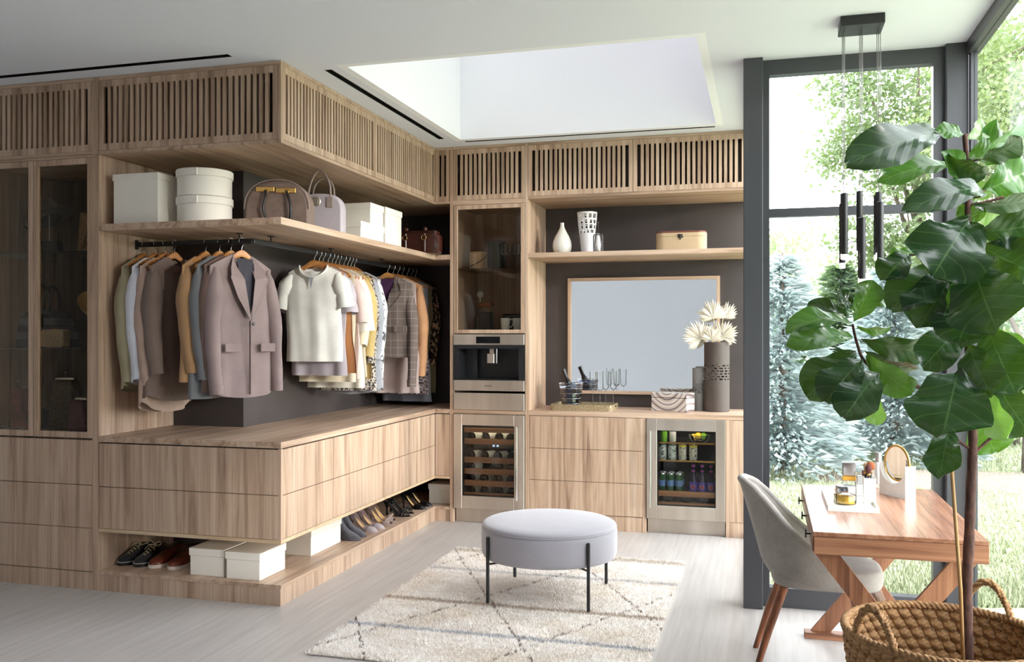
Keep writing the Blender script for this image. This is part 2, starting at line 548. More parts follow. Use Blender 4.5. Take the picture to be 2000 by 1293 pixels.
# walls
sstruct('wall_back', MB().box(XCH, 0.0 - .115, YBW, YBW + .16, 0, CEIL), 'charcoal')
sstruct('wall_chase', MB().box(XL, XCH, YCH, YBW + .16, 0, CEIL), 'charcoal')
sstruct('wall_left', MB().box(XL - .12, XL, YN, YCH, 0, CEIL), 'wall_paint')
sstruct('wall_rear', MB().box(XL - .12, -4.7, YN - .12, YN, 0, CEIL).box(-.45, XR + .1, YN - .12, YN, 0, CEIL).box(-4.7, -.45, YN - .12, YN, 0, .22).box(-4.7, -.45, YN - .12, YN, 2.92, CEIL), 'wall_paint')
w5 = sstruct('added_fill_window', MB().box(-4.7, -4.66, YN - .1, YN - .02, .22, 2.92).box(-.49, -.45, YN - .1, YN - .02, .22, 2.92).box(-4.66, -.49, YN - .1, YN - .02, .22, .26).box(-4.66, -.49, YN - .1, YN - .02, 2.88, 2.92), 'white_matte')  # added window out of view, brightens the wall mirror and left side
MB().box(-4.66, -.49, YN - .064, YN - .06, .26, 2.88).part('frosted_pane', 'frosted_glass', w5)
# window 1: garden window between dark post and corner column
w1 = sstruct('window_1', MB().box(-0.012, 0.024, YW, YW + .07, 0, CEIL).box(0.024, 0.877, YW, YW + .07, CEIL - .085, CEIL).box(0.024, 0.877, YW, YW + .07, 0, 0.11).box(0.877, 0.93, YW, YW + .07, 0, CEIL), 'frame_metal')
MB().box(0.024, 0.877, YW + .005, YW + .06, 2.207, 2.253).part('mullion', 'frame_metal', w1)
MB().box(0.024, 0.877, YW + .03, YW + .036, 2.253, CEIL - .085).part('pane', 'window_glass', w1)
MB().box(0.024, 0.877, YW + .03, YW + .036, 0.11, 2.207).part('pane', 'window_glass', w1)
MB().box(-0.118, -0.012, 5.283, 5.47, 0, CEIL, .003).part('post', 'frame_metal', w1)
MB().box(0.93, 1.045, 5.30, 5.45, 0, CEIL, .006).part('column', 'frame_metal', w1)
# window 2: glass wall along the right side; beyond it a plain wall
YG = 2.7  # unseen wall runs up to here, set to keep sun off the left fronts
sstruct('wall_right', MB().box(XR, XR + .12, YN, YG, 0, CEIL), 'wall_paint')
w2 = sstruct('window_2', MB().box(XR, XR + .06, YG, 5.30, CEIL - .07, CEIL).box(XR, XR + .06, YG, 5.30, 0, 0.06), 'frame_metal')
MB().box(XR + .012, XR + .045, 5.255, 5.30, .06, CEIL - .07).part('jamb', 'frame_metal', w2)
MB().box(XR, XR + .06, YG, YG + .05, .06, CEIL - .07).part('jamb', 'frame_metal', w2)
MB().box(XR + .026, XR + .032, YG + .05, 5.255, .06, CEIL - .07).part('pane', 'window_glass', w2)
# window 3: side return of the alcove, glazed
w3 = sstruct('window_3', MB().box(-0.115, -0.055, 5.47, YBW + .1, CEIL - .06, CEIL).box(-0.115, -0.055, 5.47, YBW + .1, 0, 0.05).box(-0.115, -0.055, YBW + .02, YBW + .16, .05, CEIL - .06), 'frame_metal')
MB().box(-0.09, -0.084, 5.47, YBW + .02, .05, CEIL - .06).part('pane', 'window_glass', w3)

# ================================================================== fitted cabinetry
G = 0.0018                                # half of a joint between fronts
SL_W, SL_P = 0.0225, 0.0392
_sl = {}
def slat_mesh(axis, z0, z1):
    k = (axis, round(z1 - z0, 4))
    if k not in _sl:
        h = z1 - z0
        mb = MB()
        if axis == 0: mb.box(-SL_W / 2, SL_W / 2, 0, .018, 0, h)
        else: mb.box(-.018, 0, -SL_W / 2, SL_W / 2, 0, h)
        _sl[k] = mb.mesh('slat', 'wood_z')
    return _sl[k]
def slat_door(parent, axis, a0, a1, z0, z1, face, stile=.031, rail=.04):
    """axis 0: door runs along X and faces -Y at y=face; axis 1: runs along Y and faces +X at x=face"""
    a0 += G; a1 -= G; z0 += G; z1 -= G
    mb = MB()
    for (p, q2, r0, r1) in ((a0, a0 + stile, z0, z1), (a1 - stile, a1, z0, z1), (a0 + stile, a1 - stile, z0, z0 + rail), (a0 + stile, a1 - stile, z1 - rail, z1)):
        if axis == 0: mb.box(p, q2, face, face + .022, r0, r1)
        else: mb.box(face - .022, face, p, q2, r0, r1)
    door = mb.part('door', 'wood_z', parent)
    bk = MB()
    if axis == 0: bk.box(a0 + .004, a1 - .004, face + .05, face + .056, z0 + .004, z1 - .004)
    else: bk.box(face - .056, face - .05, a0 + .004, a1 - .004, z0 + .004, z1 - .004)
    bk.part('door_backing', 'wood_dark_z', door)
    i0, i1 = a0 + stile, a1 - stile
    n = max(2, round((i1 - i0) / SL_P))
    p = (i1 - i0) / n
    me = slat_mesh(axis, z0 + rail, z1 - rail)
    off = Vector(parent['_o'])
    for k in range(1, n):
        a = i0 + k * p
        loc = (Vector((a, face + .002, z0 + rail)) if axis == 0 else Vector((face - .002, a, z0 + rail))) - off
        inst(me, 'slat', door, loc)
    return door
def front(parent, name, axis, a0, a1, z0, z1, face, mat='wood_z', th=.02):
    a0 += G; a1 -= G; z0 += G; z1 -= G
    mb = MB()
    if axis == 0: mb.box(a0, a1, face, face + th, z0, z1, .0012)
    else: mb.box(face - th, face, a0, a1, z0, z1, .0012)
    return mb.part(name, mat, parent)
ZU0, ZD0, ZD1 = 2.628, 2.648, 3.072      # underside of upper units, upper door range

# --- glazed display cabinet on the left
DX0, DX1 = -4.80, -3.887
t = thing('display_cabinet', 'tall wooden cabinet with smoked glass doors over wide drawers', 'cabinet', (DX0, YF, 0))
MB().box(DX1, XP, YF, YCH - .002, 0, ZU0 - .002).part('side_panel', 'wood_z', t)
MB().box(DX0 - .022, DX0, YF, YCH - .002, 0, ZU0 - .002).part('side_panel', 'wood_z', t)
MB().box(DX0, DX1, YCH - .02, YCH - .002, .91, 2.61).part('back_panel', 'display_wood', t)
MB().box(DX0, DX1, YF + .024, YCH - .02, .90, .915).part('bottom_panel', 'display_wood', t)
MB().box(DX0, DX1, YF, YCH - .02, 2.614, ZU0 - .002).part('top_panel', 'wood_x', t)
for zz in (1.459, 2.052):
    MB().box(DX0 + .002, DX1 - .002, YF + .05, YCH - .022, zz - .004, zz + .004).part('glass_shelf', 'shelf_glass', t)
for a, b2 in ((-4.775, -4.345), (-4.345, -3.911)):
    mb = MB(); s = .037; z0, z1 = .915, 2.612; a += G; b2 -= G
    mb.box(a, a + s, YF, YF + .022, z0, z1, .002).box(b2 - s, b2, YF, YF + .022, z0, z1, .002).box(a + s, b2 - s, YF, YF + .022, z0, z0 + s, .002).box(a + s, b2 - s, YF, YF + .022, z1 - s, z1, .002)
    d = mb.part('glass_door', 'wood_z', t)
    MB().box(a + s, b2 - s, YF + .010, YF + .014, z0 + s, z1 - s).part('pane', 'smoked_glass', d)
MB().box(-3.911, DX1, YF, YF + .022, 0, 2.612).part('stile', 'wood_z', t)
MB().box(DX0, -4.775 , YF, YF + .022, 0, 2.612).part('stile', 'wood_z', t)
for z0, z1 in ((.632, .905), (.372, .632), (.109, .372)):
    front(t, 'drawer', 0, -4.775, -3.911, z0, z1, YF)
MB().box(-4.775, -3.911, YF + .003, YF + .02, 0, .106).part('plinth', 'wood_z', t)
# upper slatted unit above it
t = thing('slatted_upper_cabinet', 'slatted wooden wall cabinet above the smoked glass display doors', 'cabinet', (DX0, YF, ZU0))
mb = MB().box(DX0 - .022, -3.912, YF, YCH - .002, ZD1, CEIL - .002).box(DX0 - .022, -3.912, YF, YCH - .002, ZU0, ZD0).box(DX0 - .022, DX0, YF, YCH - .002, ZD0, ZD1)
mb.part('carcass', 'wood_x', t)
MB().box(-3.912, XP - .002, YF, YCH - .002, ZU0, CEIL - .002).part('end_panel', 'wood_z', t)
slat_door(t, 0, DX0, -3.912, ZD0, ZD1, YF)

# --- peninsula upper unit, turning the corner
t = thing('slatted_corner_cabinet', 'slatted wooden upper cabinet turning the corner over the hanging clothes', 'cabinet', (XP, YF, ZU0))
MB().box(XP, XC, YF, YCH - .002, ZD1, CEIL - .002).box(XCH + .002, XC, YCH - .002, YB - .002, ZD1, CEIL - .002).part('top_panel', 'wood_x', t)
MB().box(XP, XC, YF, YCH - .002, ZU0, ZD0).box(XCH + .002, XC, YCH - .002, YB - .002, ZU0, ZD0).part('bottom_panel', 'wood_y', t)
MB().box(XC - .02, XC, YF, YF + .020, ZD0, ZD1).part('corner_post', 'wood_z', t)
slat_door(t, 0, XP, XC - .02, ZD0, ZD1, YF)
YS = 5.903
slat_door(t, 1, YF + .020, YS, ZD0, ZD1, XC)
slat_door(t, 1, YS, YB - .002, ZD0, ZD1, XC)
t = thing('slatted_filler_cabinet', 'narrow slatted wooden upper cabinet in the inner corner', 'cabinet', (XC, YB, ZU0))
MB().box(XC + .001, -2.51, YB, YBW - .002, ZD1, CEIL - .002).box(XCH + .002, XC - .001, YB, YBW - .002, ZD1, CEIL - .002).part('top_panel', 'wood_x', t)
MB().box(XCH + .002, -2.51, YB, YBW - .002, ZU0, ZD0).part('bottom_panel', 'wood_x', t)
slat_door(t, 0, XC + .001, -2.51, ZD0, ZD1, YB)

# --- open shelf, worktop, drawers and plinth of the peninsula
S0, S1 = 2.167, 2.207
K0, K1 = 0.895, 0.930
def ell(z0, z1, x1=XC, yf=YF):
    xr, yb = -2.51, YBW - .002
    o = [(XP + .001, yf), (x1, yf), (x1, YB), (xr, YB), (xr, yb), (XCH + .001, yb), (XCH + .001, YCH - .001), (XP + .001, YCH - .001)]
    return MB().prism(o, z0, z1, 2)
tag(ell(S0, S1).part('open_shelf', 'wood_y'), 'thick L-shaped wooden shelf carrying boxes and handbags', 'shelf')
tag(ell(K0, K1).part('worktop', 'wood_y'), 'L-shaped wooden worktop under the hanging clothes', 'worktop')
t = thing('drawer_unit', 'wooden corner drawer unit hovering above the shoe platform', 'drawers', (XP, YF, .354))
MB().box(XP + .001, XC, YF, YCH - .002, .354, .375).box(XCH + .001, XC, YCH - .002, YB, .354, .375).box(XCH + .001, -2.51, YB, YBW - .002, .354, .375).part('bottom_panel', 'edge_light', t)
for z0, z1 in ((.627, .889), (.375, .627)):
    front(t, 'drawer', 0, XP + .001, XC - .018, z0, z1, YF)
MB().box(XC - .018, XC, YF, YF + .02, .375, .892).part('corner_post', 'edge_band', t)
YD = at_x(651, 900, XC).y
for z0, z1 in ((.627, .889), (.375, .627)):
    front(t, 'drawer', 1, YF + .020, YD, z0, z1, XC)
    front(t, 'drawer', 1, YD, YB - .001, z0, z1, XC)
front(t, 'filler_panel', 0, XC + .001, -2.51, .375, .889, YB)
MB().box(XP + .002, XC - .03, YF + .03, YCH - .01, .38, .89).part('carcass', 'wood_dark_z', t)
MB().box(XCH + .002, XC - .03, YCH - .008, YB - .01, .38, .89).part('carcass', 'wood_dark_z', t)
t = thing('shoe_platform', 'low L-shaped wooden platform with shoes and storage boxes on it', 'platform', (XP, YF, 0))
ell(.100, .121).part('top_panel', 'wood_y', t)
xr, yb = -2.512, YBW - .004
o = [(XP + .002, YF + .004), (XC - .006, YF + .004), (XC - .006, YB + .01), (xr, YB + .01), (xr, yb), (XCH + .003, yb), (XCH + .003, YCH - .003), (XP + .002, YCH - .003)]
MB().prism(o, 0, .099, 2).part('plinth', 'wood_z', t)

# --- tall appliance cabinet
TX0, TX1 = -2.508, -1.844
t = thing('appliance_cabinet', 'tall wooden cabinet housing coffee machine and wine cooler', 'cabinet', (TX0, YB, 0))
MB().box(TX0, TX0 + .027, YB, YBW - .002, 0, CEIL - .002).part('side_panel', 'edge_band', t)
MB().box(TX1 - .022, TX1, YB, YBW - .002, 0, CEIL - .002).part('side_panel', 'wood_z', t)
ix0, ix1 = TX0 + .027, TX1 - .022
MB().box(ix0, ix1, YB, YBW - .004, ZD1, CEIL - .002).part('top_panel', 'wood_x', t)
MB().box(ix0, ix1, YB, YBW - .004, 2.613, 2.65).part('divider', 'wood_x', t)
MB().box(ix0, ix1, YB + .002, YBW - .004, .897, .926).part('divider', 'wood_x', t)
MB().box(ix0, ix1, YB + .024, YBW - .004, 1.552, 1.572).part('divider', 'wood_x', t)
MB().box(ix0, ix1, YBW - .02, YBW - .004, 1.572, 2.613).part('back_panel', 'wood_z', t)
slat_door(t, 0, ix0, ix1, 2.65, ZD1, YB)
mb = MB(); a, b2, z0, z1, s = ix0 + .004, ix1 - .003, 1.556, 2.610, .035
mb.box(a, a + s, YB, YB + .022, z0, z1, .0015).box(b2 - s, b2, YB, YB + .022, z0, z1, .0015).box(a + s, b2 - s, YB, YB + .022, z0, z0 + .03, .0015).box(a + s, b2 - s, YB, YB + .022, z1 - s, z1, .0015)
d = mb.part('glass_door', 'wood_z', t)
MB().box(a + s, b2 - s, YB + .009, YB + .013, z0 + .03, z1 - s).part('pane', 'cabinet_glass', d)
GSH = 2.092
MB().box(ix0 + .001, ix1 - .001, YB + .03, YBW - .022, GSH - .005, GSH).part('glass_shelf', 'shelf_glass', t)

# --- bar bay on the right
BX0, BX1 = TX1, -0.118
t = thing('slatted_bar_cabinet', 'two-door slatted wooden upper cabinet over the bar shelf', 'cabinet', (BX0, YB, ZU0))
MB().box(BX0 + .001, BX1, YB, YBW - .002, ZD1, CEIL - .002).part('top_panel', 'wood_x', t)
MB().box(BX0 + .001, BX1, YB, YBW - .002, 2.64, 2.66).part('bottom_panel', 'wood_x', t)
xm = -0.996
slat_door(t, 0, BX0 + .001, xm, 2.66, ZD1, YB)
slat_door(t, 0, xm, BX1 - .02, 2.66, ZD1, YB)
MB().box(BX1 - .02, BX1, YB, YBW - .002, 2.66, ZD1).part('side_panel', 'wood_z', t)
tag(MB().box(BX0 + .001, BX1, YB, YBW - .002, 2.167, 2.204).part('bar_shelf', 'wood_x'), 'thick wooden shelf over the bar holding pale vases and an oval case', 'shelf')
tag(MB().box(BX0 + .001, BX1, YB, YBW - .002, K0, K1).part('bar_worktop', 'wood_x'), 'wooden worktop of the bar below the framed mirror', 'worktop')
t = thing('bar_drawer_unit', 'three-drawer wooden base unit between the two glass-front coolers', 'drawers', (BX0, YB, 0))
DR1 = -0.92
for z0, z1 in ((.634, .893), (.378, .634), (.118, .378)):
    front(t, 'drawer', 0, BX0 + .012, DR1, z0, z1, YB)
MB().box(BX0 + .001, BX0 + .012, YB, YBW - .004, 0, K0 - .001).part('side_panel', 'edge_band', t)
MB().box(DR1, DR1 + .025, YB, YBW - .004, 0, K0 - .001).part('side_panel', 'edge_band', t)
MB().box(BX0 + .012, DR1, YB + .004, YB + .024, 0, .115).part('plinth', 'wood_z', t)
MB().box(BX0 + .013, DR1 - .001, YB + .03, YBW - .01, .12, .88).part('carcass', 'wood_dark_z', t)
t = thing('end_filler_unit', 'narrow wooden filler panel between the drinks cooler and dark post', 'panel', (-.287, YB, 0))
MB().box(-.287, -.262, YB, YBW - .004, 0, K0 - .001).part('side_panel', 'edge_band', t)
front(t, 'filler_panel', 0, -.262, BX1, .118, .893, YB)
MB().box(-.262, BX1 - .001, YB + .004, YB + .024, 0, .115).part('plinth', 'wood_z', t)

# --- coat rail, L-shaped, hung from the shelf
RY, RX, RZ = 4.95, -3.02, 2.115
t = thing('clothes_rail', 'black L-shaped clothes rail hung beneath the wooden shelf', 'rail', (RX, RY, RZ))
MB().box(XP + .002, RX - .008, RY - .008, RY + .008, RZ - .016, RZ + .016, .004).part('bar', 'black_metal', t)
MB().box(RX - .008, RX + .008, RY - .008, YBW - .004, RZ - .016, RZ + .016, .004).part('bar', 'black_metal', t)
MB().box(XP + .001, XP + .008, RY - .016, RY + .016, RZ - .03, RZ + .03, .003).part('end_socket', 'black_metal', t)
for bx, by in ((-3.12, RY), (RX, 5.15), (RX, 5.98), (RX, 6.88)):
    MB().lathe([(.022, S0 - .005), (.022, S0 - .001)], (bx, by, 0), 16).lathe([(.005, RZ + .014), (.005, S0 - .004)], (bx, by, 0), 8).part('hanger_bracket', 'black_metal', t)
# ================================================================== appliances
def lines_mat(name, base, ink, scale, thr=0.5, stretch=(1, 1, 1), rough=0.4, metal=0.0, kind='noise', dist=0.0, width=0.04):
    m, nt, nd, lk, b = base_mat(name)
    v = coords(nd, lk, tuple(scale * s for s in stretch), obj=True)
    if kind == 'voronoi':
        n = nd.new('ShaderNodeTexVoronoi'); n.feature = 'DISTANCE_TO_EDGE'; n.inputs['Scale'].default_value = 1.0
        lk.new(v, n.inputs['Vector']); src = n.outputs['Distance']
    elif kind == 'wave':
        n = nd.new('ShaderNodeTexWave'); n.inputs['Scale'].default_value = 1.0; n.inputs['Distortion'].default_value = dist; n.inputs['Detail'].default_value = 2
        lk.new(v, n.inputs['Vector']); src = n.outputs['Fac']
    else:
        n = tex_noise(nd, lk, v, 1.0, 3, 0.55, dist); src = n.outputs['Fac']
    r = ramp(nd, [(thr - width, srgb(*base)), (thr + width, srgb(*ink))])
    lk.new(src, r.inputs[0]); lk.new(r.outputs[0], b.inputs['Base Color'])
    b.inputs['Roughness'].default_value = rough; b.inputs['Metallic'].default_value = metal
    return m
def cooler(name, label, x0, x1, wz0, wz1, hx, hinge_gap):
    t = thing(name, label, 'cooler', ((x0 + x1) / 2, YB, 0))
    z0, z1 = .118, .893
    a, b2 = (-2.402, -1.956) if x1 < -1 else (-0.809, -0.363)
    y0, y1 = YB - .012, YB + .03
    d = MB().box(x0, a, y0, y1, z0, z1, .002).box(b2, x1, y0, y1, z0, z1, .002).box(a, b2, y0, y1, z0, wz0, .002).box(a, b2, y0, y1, wz1, z1, .002).part('door', 'steel', t)
    MB().box(a, b2, YB + .004, YB + .008, wz0, wz1).part('pane', 'fridge_glass', d)
    g = .008
    MB().box(a, a + g, YB + .009, y1 - .001, wz0, wz1).box(b2 - g, b2, YB + .009, y1 - .001, wz0, wz1).box(a + g, b2 - g, YB + .009, y1 - .001, wz0, wz0 + g).box(a + g, b2 - g, YB + .009, y1 - .001, wz1 - g, wz1).part('gasket', 'black_satin', d)
    h = MB().tube([(hx, y0 - .05, wz0 - .01), (hx, y0 - .05, wz1)], .0085, 12)
    for zz in (wz0 + .03, wz1 - .04):
        h.tube([(hx, y0, zz), (hx, y0 - .05, zz)], .006, 8)
    h.part('handle', 'chrome', d, smooth=True, sharp=40)
    # cavity
    yb = YB + .50; c = .006
    cv = MB().box(a - .02, a - .02 + c, y1, yb, z0 + .05, z1 - .03).box(b2 + .02 - c, b2 + .02, y1, yb, z0 + .05, z1 - .03)
    cv.box(a - .02, b2 + .02, yb - c, yb, z0 + .05, z1 - .03).box(a - .02, b2 + .02, y1, yb, z0 + .05, z0 + .05 + c).box(a - .02, b2 + .02, y1, yb, z1 - .036, z1 - .03)
    cv.part('liner', 'black_satin', t)
    MB().box(a + .02, b2 - .02, y1 + .02, y1 + .03, z1 - .042, z1 - .037).part('light_strip', 'fridge_led', t)
    MB().box(x0 + .004, x1 - .004, YB + .045, YB + .055, 0.002, z0 - .006).part('kick_plate', 'steel', t)
    return t, a, b2, y1
# --- wine cooler
t, a, b2, y1 = cooler('wine_cooler', 'stainless steel wine cooler with wooden racks under the coffee machine', -2.474, -1.872, .222, .802, -1.922, 1)
RACKS = [.775, .689, .537, .443, .346, .245]
for k, rt in enumerate(RACKS):
    hh = .034 if k == 0 else (.046 if k < 5 else .02)
    r_ = MB().box(a + .004, b2 - .004, y1 + .006, y1 + .022, rt - hh, rt).part('rack', 'rack_wood', t)
    if k:
        w = MB()
        for i in range(9):
            x = lerp(a, b2, (i + .5) / 9)
            w.box(x - .002, x + .002, y1 + .022, YB + .49, rt - .034, rt - .03)
        w.part('rack_wires', 'chrome', r_)
MB().box(a - .012, b2 + .012, y1 + .12, y1 + .16, .600, .640).part('control_bar', 'black_gloss', t)
text_part('55  45', 'display_digits', 'display_digits', t, ((a + b2) / 2 + .02, y1 + .118, .62), .016)
plain('bottle_green', (10, 13, 10), 0.2); plain('bottle_label', (226, 220, 200), 0.6); plain('foil_dark', (30, 22, 26), 0.3)
plain('bottle_black', (14, 14, 16), 0.12)
def wine_proto(lab):
    pr = bpy.data.objects.new('wine_bottle', None)
    COL.objects.link(pr); pr['_o'] = (0, 0, 0)
    L = Matrix.Rotation(R(-90), 4, 'X')       # bottle axis z -> +y, base at y=0 (towards the door)
    body = MB().lathe([(.030, .004), (.0365, .008), (.037, .02), (.037, .18), (.034, .20), (.020, .225), (.0145, .24), (.014, .30), (.0145, .305)], n=20)
    body.lathe([(.001, .012), (.022, .009), (.030, .004)], n=20, cap=False)
    body.xf(L).part('glass_body', 'bottle_green', pr, smooth=True, world=False, sharp=50)
    MB().lathe([(.0373, .035), (.0374, .036), (.0374, .12), (.0373, .121)], n=20, cap=False).xf(L).part('paper_label', 'bottle_label', pr, smooth=True, world=False)
    MB().lathe([(.0150, .25), (.0152, .251), (.0152, .306), (.012, .308)], n=12).xf(L).part('foil_cap', 'foil_dark', pr, smooth=True, world=False, sharp=50)
    return pr
wp = wine_proto('')
used = False
for k, rt in enumerate(RACKS[1:]):
    n = 4
    for i in range(n):
        if (k, i) in ((2, 1),): continue
        x = lerp(a + .06, b2 - .03, i / (n - 1)) + random.uniform(-.008, .008)
        rz = R(-24 + random.uniform(-8, 8)) if i < 3 else R(6)
        loc = (x - .02, y1 + .03 + (.02 if k != 1 else .005), rt - .03 + .0372)
        o = copy_tree(wp, None, loc, rz) if used else wp
        if not used:
            o.location = loc; o.rotation_euler = (0, 0, rz); used = True
        words = ['top', 'second', 'third', 'fourth', 'lowest'][k]
        tag(o, 'dark wine bottle on the %s cooler rack, %s the door handle' % (words, ['fourth from', 'third from', 'second from', 'nearest to'][i]), 'bottle', 'wine bottles on the %s rack' % words)
# --- drinks cooler
t, a, b2, y1 = cooler('drinks_cooler', 'stainless steel drinks cooler with cans, soda and citrus behind glass', -0.889, -0.291, .220, .803, -0.855, 0)
SH1, SH2, SH3 = .705, .566, .325
for zz in (SH1, SH2):
    s_ = MB().box(a - .012, b2 + .012, y1 + .03, YB + .48, zz - .005, zz).part('glass_shelf', 'shelf_glass', t)
    MB().box(a - .012, b2 + .012, y1 + .022, y1 + .030, zz - .009, zz + .004).part('shelf_trim', 'gold', s_)
r_ = MB().box(a - .002, b2 + .002, y1 + .006, y1 + .022, SH3 - .036, SH3 + .006).part('rack', 'rack_wood', t)
MB().box(a - .012, b2 + .012, y1 + .024, YB + .48, SH3 - .03, SH3 - .025).part('rack_shelf', 'black_satin', r_)
MB().box(a - .002, b2 + .002, y1 + .006, y1 + .022, .222, .243).part('rack', 'rack_wood', t)
plain('can_green', (120, 190, 50), 0.3); plain('can_white', (228, 228, 226), 0.35); plain('can_top', (200, 202, 204), 0.25, 1.0)
lines_mat('can_botanical', (214, 222, 214), (52, 70, 58), 60, .56, width=.03)
lines_mat('can_sparkle', (226, 222, 206), (60, 62, 56), 70, .58, width=.03)
plain('can_yellow', (226, 206, 60), 0.4); plain('can_teal', (60, 96, 80), 0.4); plain('can_seltzer', (52, 102, 62), 0.25, 0.3); plain('label_blue', (96, 136, 196), 0.4); plain('label_navy', (20, 34, 80), .4)
def can(label, x, y, z, r, h, body, band=None, group=None):
    c = thing('drink_can', label, 'can', (x, y, z), random.uniform(0, 6), group)
    MB().lathe([(r * .8, 0), (r * .86, .003), (r, .010), (r, h - .012)], n=24).part('can_body', body, c, smooth=True, world=False, sharp=50)
    MB().lathe([(r, h - .012), (r * .86, h - .003), (r * .88, h), (r * .84, h), (r * .80, h - .003)], n=24).part('can_lid', 'can_top', c, smooth=True, world=False, sharp=40)
    if band: MB().lathe([(r + .0003, band[0] * h), (r + .0003, band[1] * h)], n=24, cap=False).part('printed_band', band[2], c, smooth=True, world=False)
    return c
yc = y1 + .075
can('plain lime green drink can on the upper glass shelf of the cooler', at_y(1297, 850, yc).x, yc, SH1, .026, .105, 'can_green')
can('plain white drink can on the upper glass shelf of the cooler', at_y(1314, 850, yc).x, yc, SH1, .026, .105, 'can_white')
for k, (px, m_, bd) in enumerate(((1294, 'can_botanical', (.88, .93, 'can_teal')), (1313, 'can_botanical', (.88, .93, 'can_teal')), (1333, 'can_sparkle', (.80, .93, 'can_yellow')), (1354, 'can_sparkle', (.80, .93, 'can_yellow')))):
    lab = ['botanical print drink can with green rim nearest the cooler handle', 'botanical print drink can with green rim beside a yellow rimmed can', 'pale print drink can with yellow rim beside a green rimmed can', 'pale print drink can with yellow rim standing alone in the cooler'][k]
    can(lab, at_y(px, 880, yc).x, yc, SH2, .031, .128, m_, bd, 'green rimmed cans in the cooler' if k < 2 else 'yellow rimmed cans in the cooler')
for row in range(2):
    for k in range(3):
        lab = 'tall green seltzer can with blue band, %s row, %s' % ('front' if row == 0 else 'back', ['nearest the cooler handle', 'middle can', 'beside the soda bottles'][k])
        xx = at_y(1293 + 16.5 * k, 930, yc - .02).x
        can(lab, xx + row * .004, yc - .02 + row * .075, SH3 - .025, .029, .165 if row == 0 else .165, 'can_seltzer', (.38, .66, 'label_blue'), '%s row of seltzer cans' % ('front' if row == 0 else 'back'))
plain('soda_dark', (34, 26, 60), 0.1); plain('label_cream', (222, 190, 150), .5); plain('label_red', (206, 66, 40), .5); plain('label_violet', (90, 70, 180), .5); plain('soda_cap', (180, 80, 170), .35, .5)
for k in range(3):
    x = at_y(1354 + 17.5 * k, 930, yc).x
    o = thing('soda_bottle', 'dark soda bottle with violet label and orange roundel, ' + ['beside the seltzer cans', 'middle of three', 'farthest from the seltzer cans'][k], 'bottle', (x, yc, SH3 - .025), 0, 'soda bottles on the cooler rack')
    MB().lathe([(.026, 0), (.031, .006), (.031, .11), (.027, .135), (.0145, .165), (.0125, .20), (.0135, .222)], n=24).part('glass_body', 'soda_dark', o, smooth=True, world=False, sharp=50)
    MB().lathe([(.0145, .215), (.0150, .216), (.0150, .228), (.012, .231)], n=16).part('crown_cap', 'soda_cap', o, smooth=True, world=False, sharp=50)
    MB().lathe([(.0313, .03), (.0313, .10)], n=24, cap=False).part('paper_label', 'label_violet', o, smooth=True, world=False)
    for rr, mm, dd in ((.019, 'label_cream', .0318), (.013, 'label_red', .0322)):
        mb = MB(); vs = []
        for i in range(20):
            an = 2 * PI * i / 20; u = rr * math.cos(an) / .0315; vs.append((dd * math.sin(u), -dd * math.cos(u), .063 + rr * math.sin(an)))
        mb.add(vs, [tuple(range(20))]); mb.part('roundel', mm, o, world=False)
    MB().lathe([(.0133, .175), (.0148, .176), (.0140, .19), (.0133, .191)], n=16, cap=False).part('neck_label', 'soda_cap', o, smooth=True, world=False)
for k in range(3):
    x = lerp(a + .08, b2 - .09, k / 2)
    o = copy_tree(wp, None, (x, y1 + .03, .239 + .0372 - .003), R(4))
    tag(o, 'dark bottle lying on the drinks cooler floor, ' + ['nearest the handle', 'middle of three', 'farthest from the handle'][k], 'bottle', 'bottles at the bottom of the drinks cooler')
# citrus bowl
xb = at_y(1366, 850, yc).x
o = thing('citrus_bowl', 'clear glass bowl of lemons and limes on the upper cooler shelf', 'bowl', (xb, yc + .01, SH1))
MB().lathe([(.04, .0), (.055, .004), (.074, .03), (.080, .055), (.082, .06), (.078, .055), (.070, .028), (.05, .008), (.001, .006)], n=28, cap=False).part('bowl_body', 'drink_glass', o, smooth=True, world=False)
plain('lemon', (244, 206, 40), 0.4, bmp=.15, bscale=300); plain('lime', (120, 178, 40), 0.4, bmp=.15, bscale=300)
for k, (dx, dy, dz, mm) in enumerate(((-.043, -.008, .042, 'lemon'), (-.008, -.034, .052, 'lemon'), (-.012, .03, .05, 'lemon'), (.036, -.012, .046, 'lime'), (.030, .036, .048, 'lime'))):
    f = thing('lemon' if mm == 'lemon' else 'lime', 'yellow lemon in the glass bowl inside the drinks cooler' if mm == 'lemon' else 'green lime in the glass bowl inside the drinks cooler', 'fruit', (xb + dx, yc + .01 + dy, SH1 + dz - .026), random.uniform(0, 3), 'lemons in the bowl' if mm == 'lemon' else 'limes in the bowl')
    MB().lathe([(.0005, -.034), (.004, -.031), (.014, -.024), (.022, -.012), (.0245, 0), (.022, .012), (.014, .024), (.004, .031), (.0005, .034)], n=16, cap=False).xf(Matrix.Translation((0, 0, .026)) @ Matrix.Rotation(R(90), 4, 'Y')).part('fruit_body', mm, f, smooth=True, world=False)
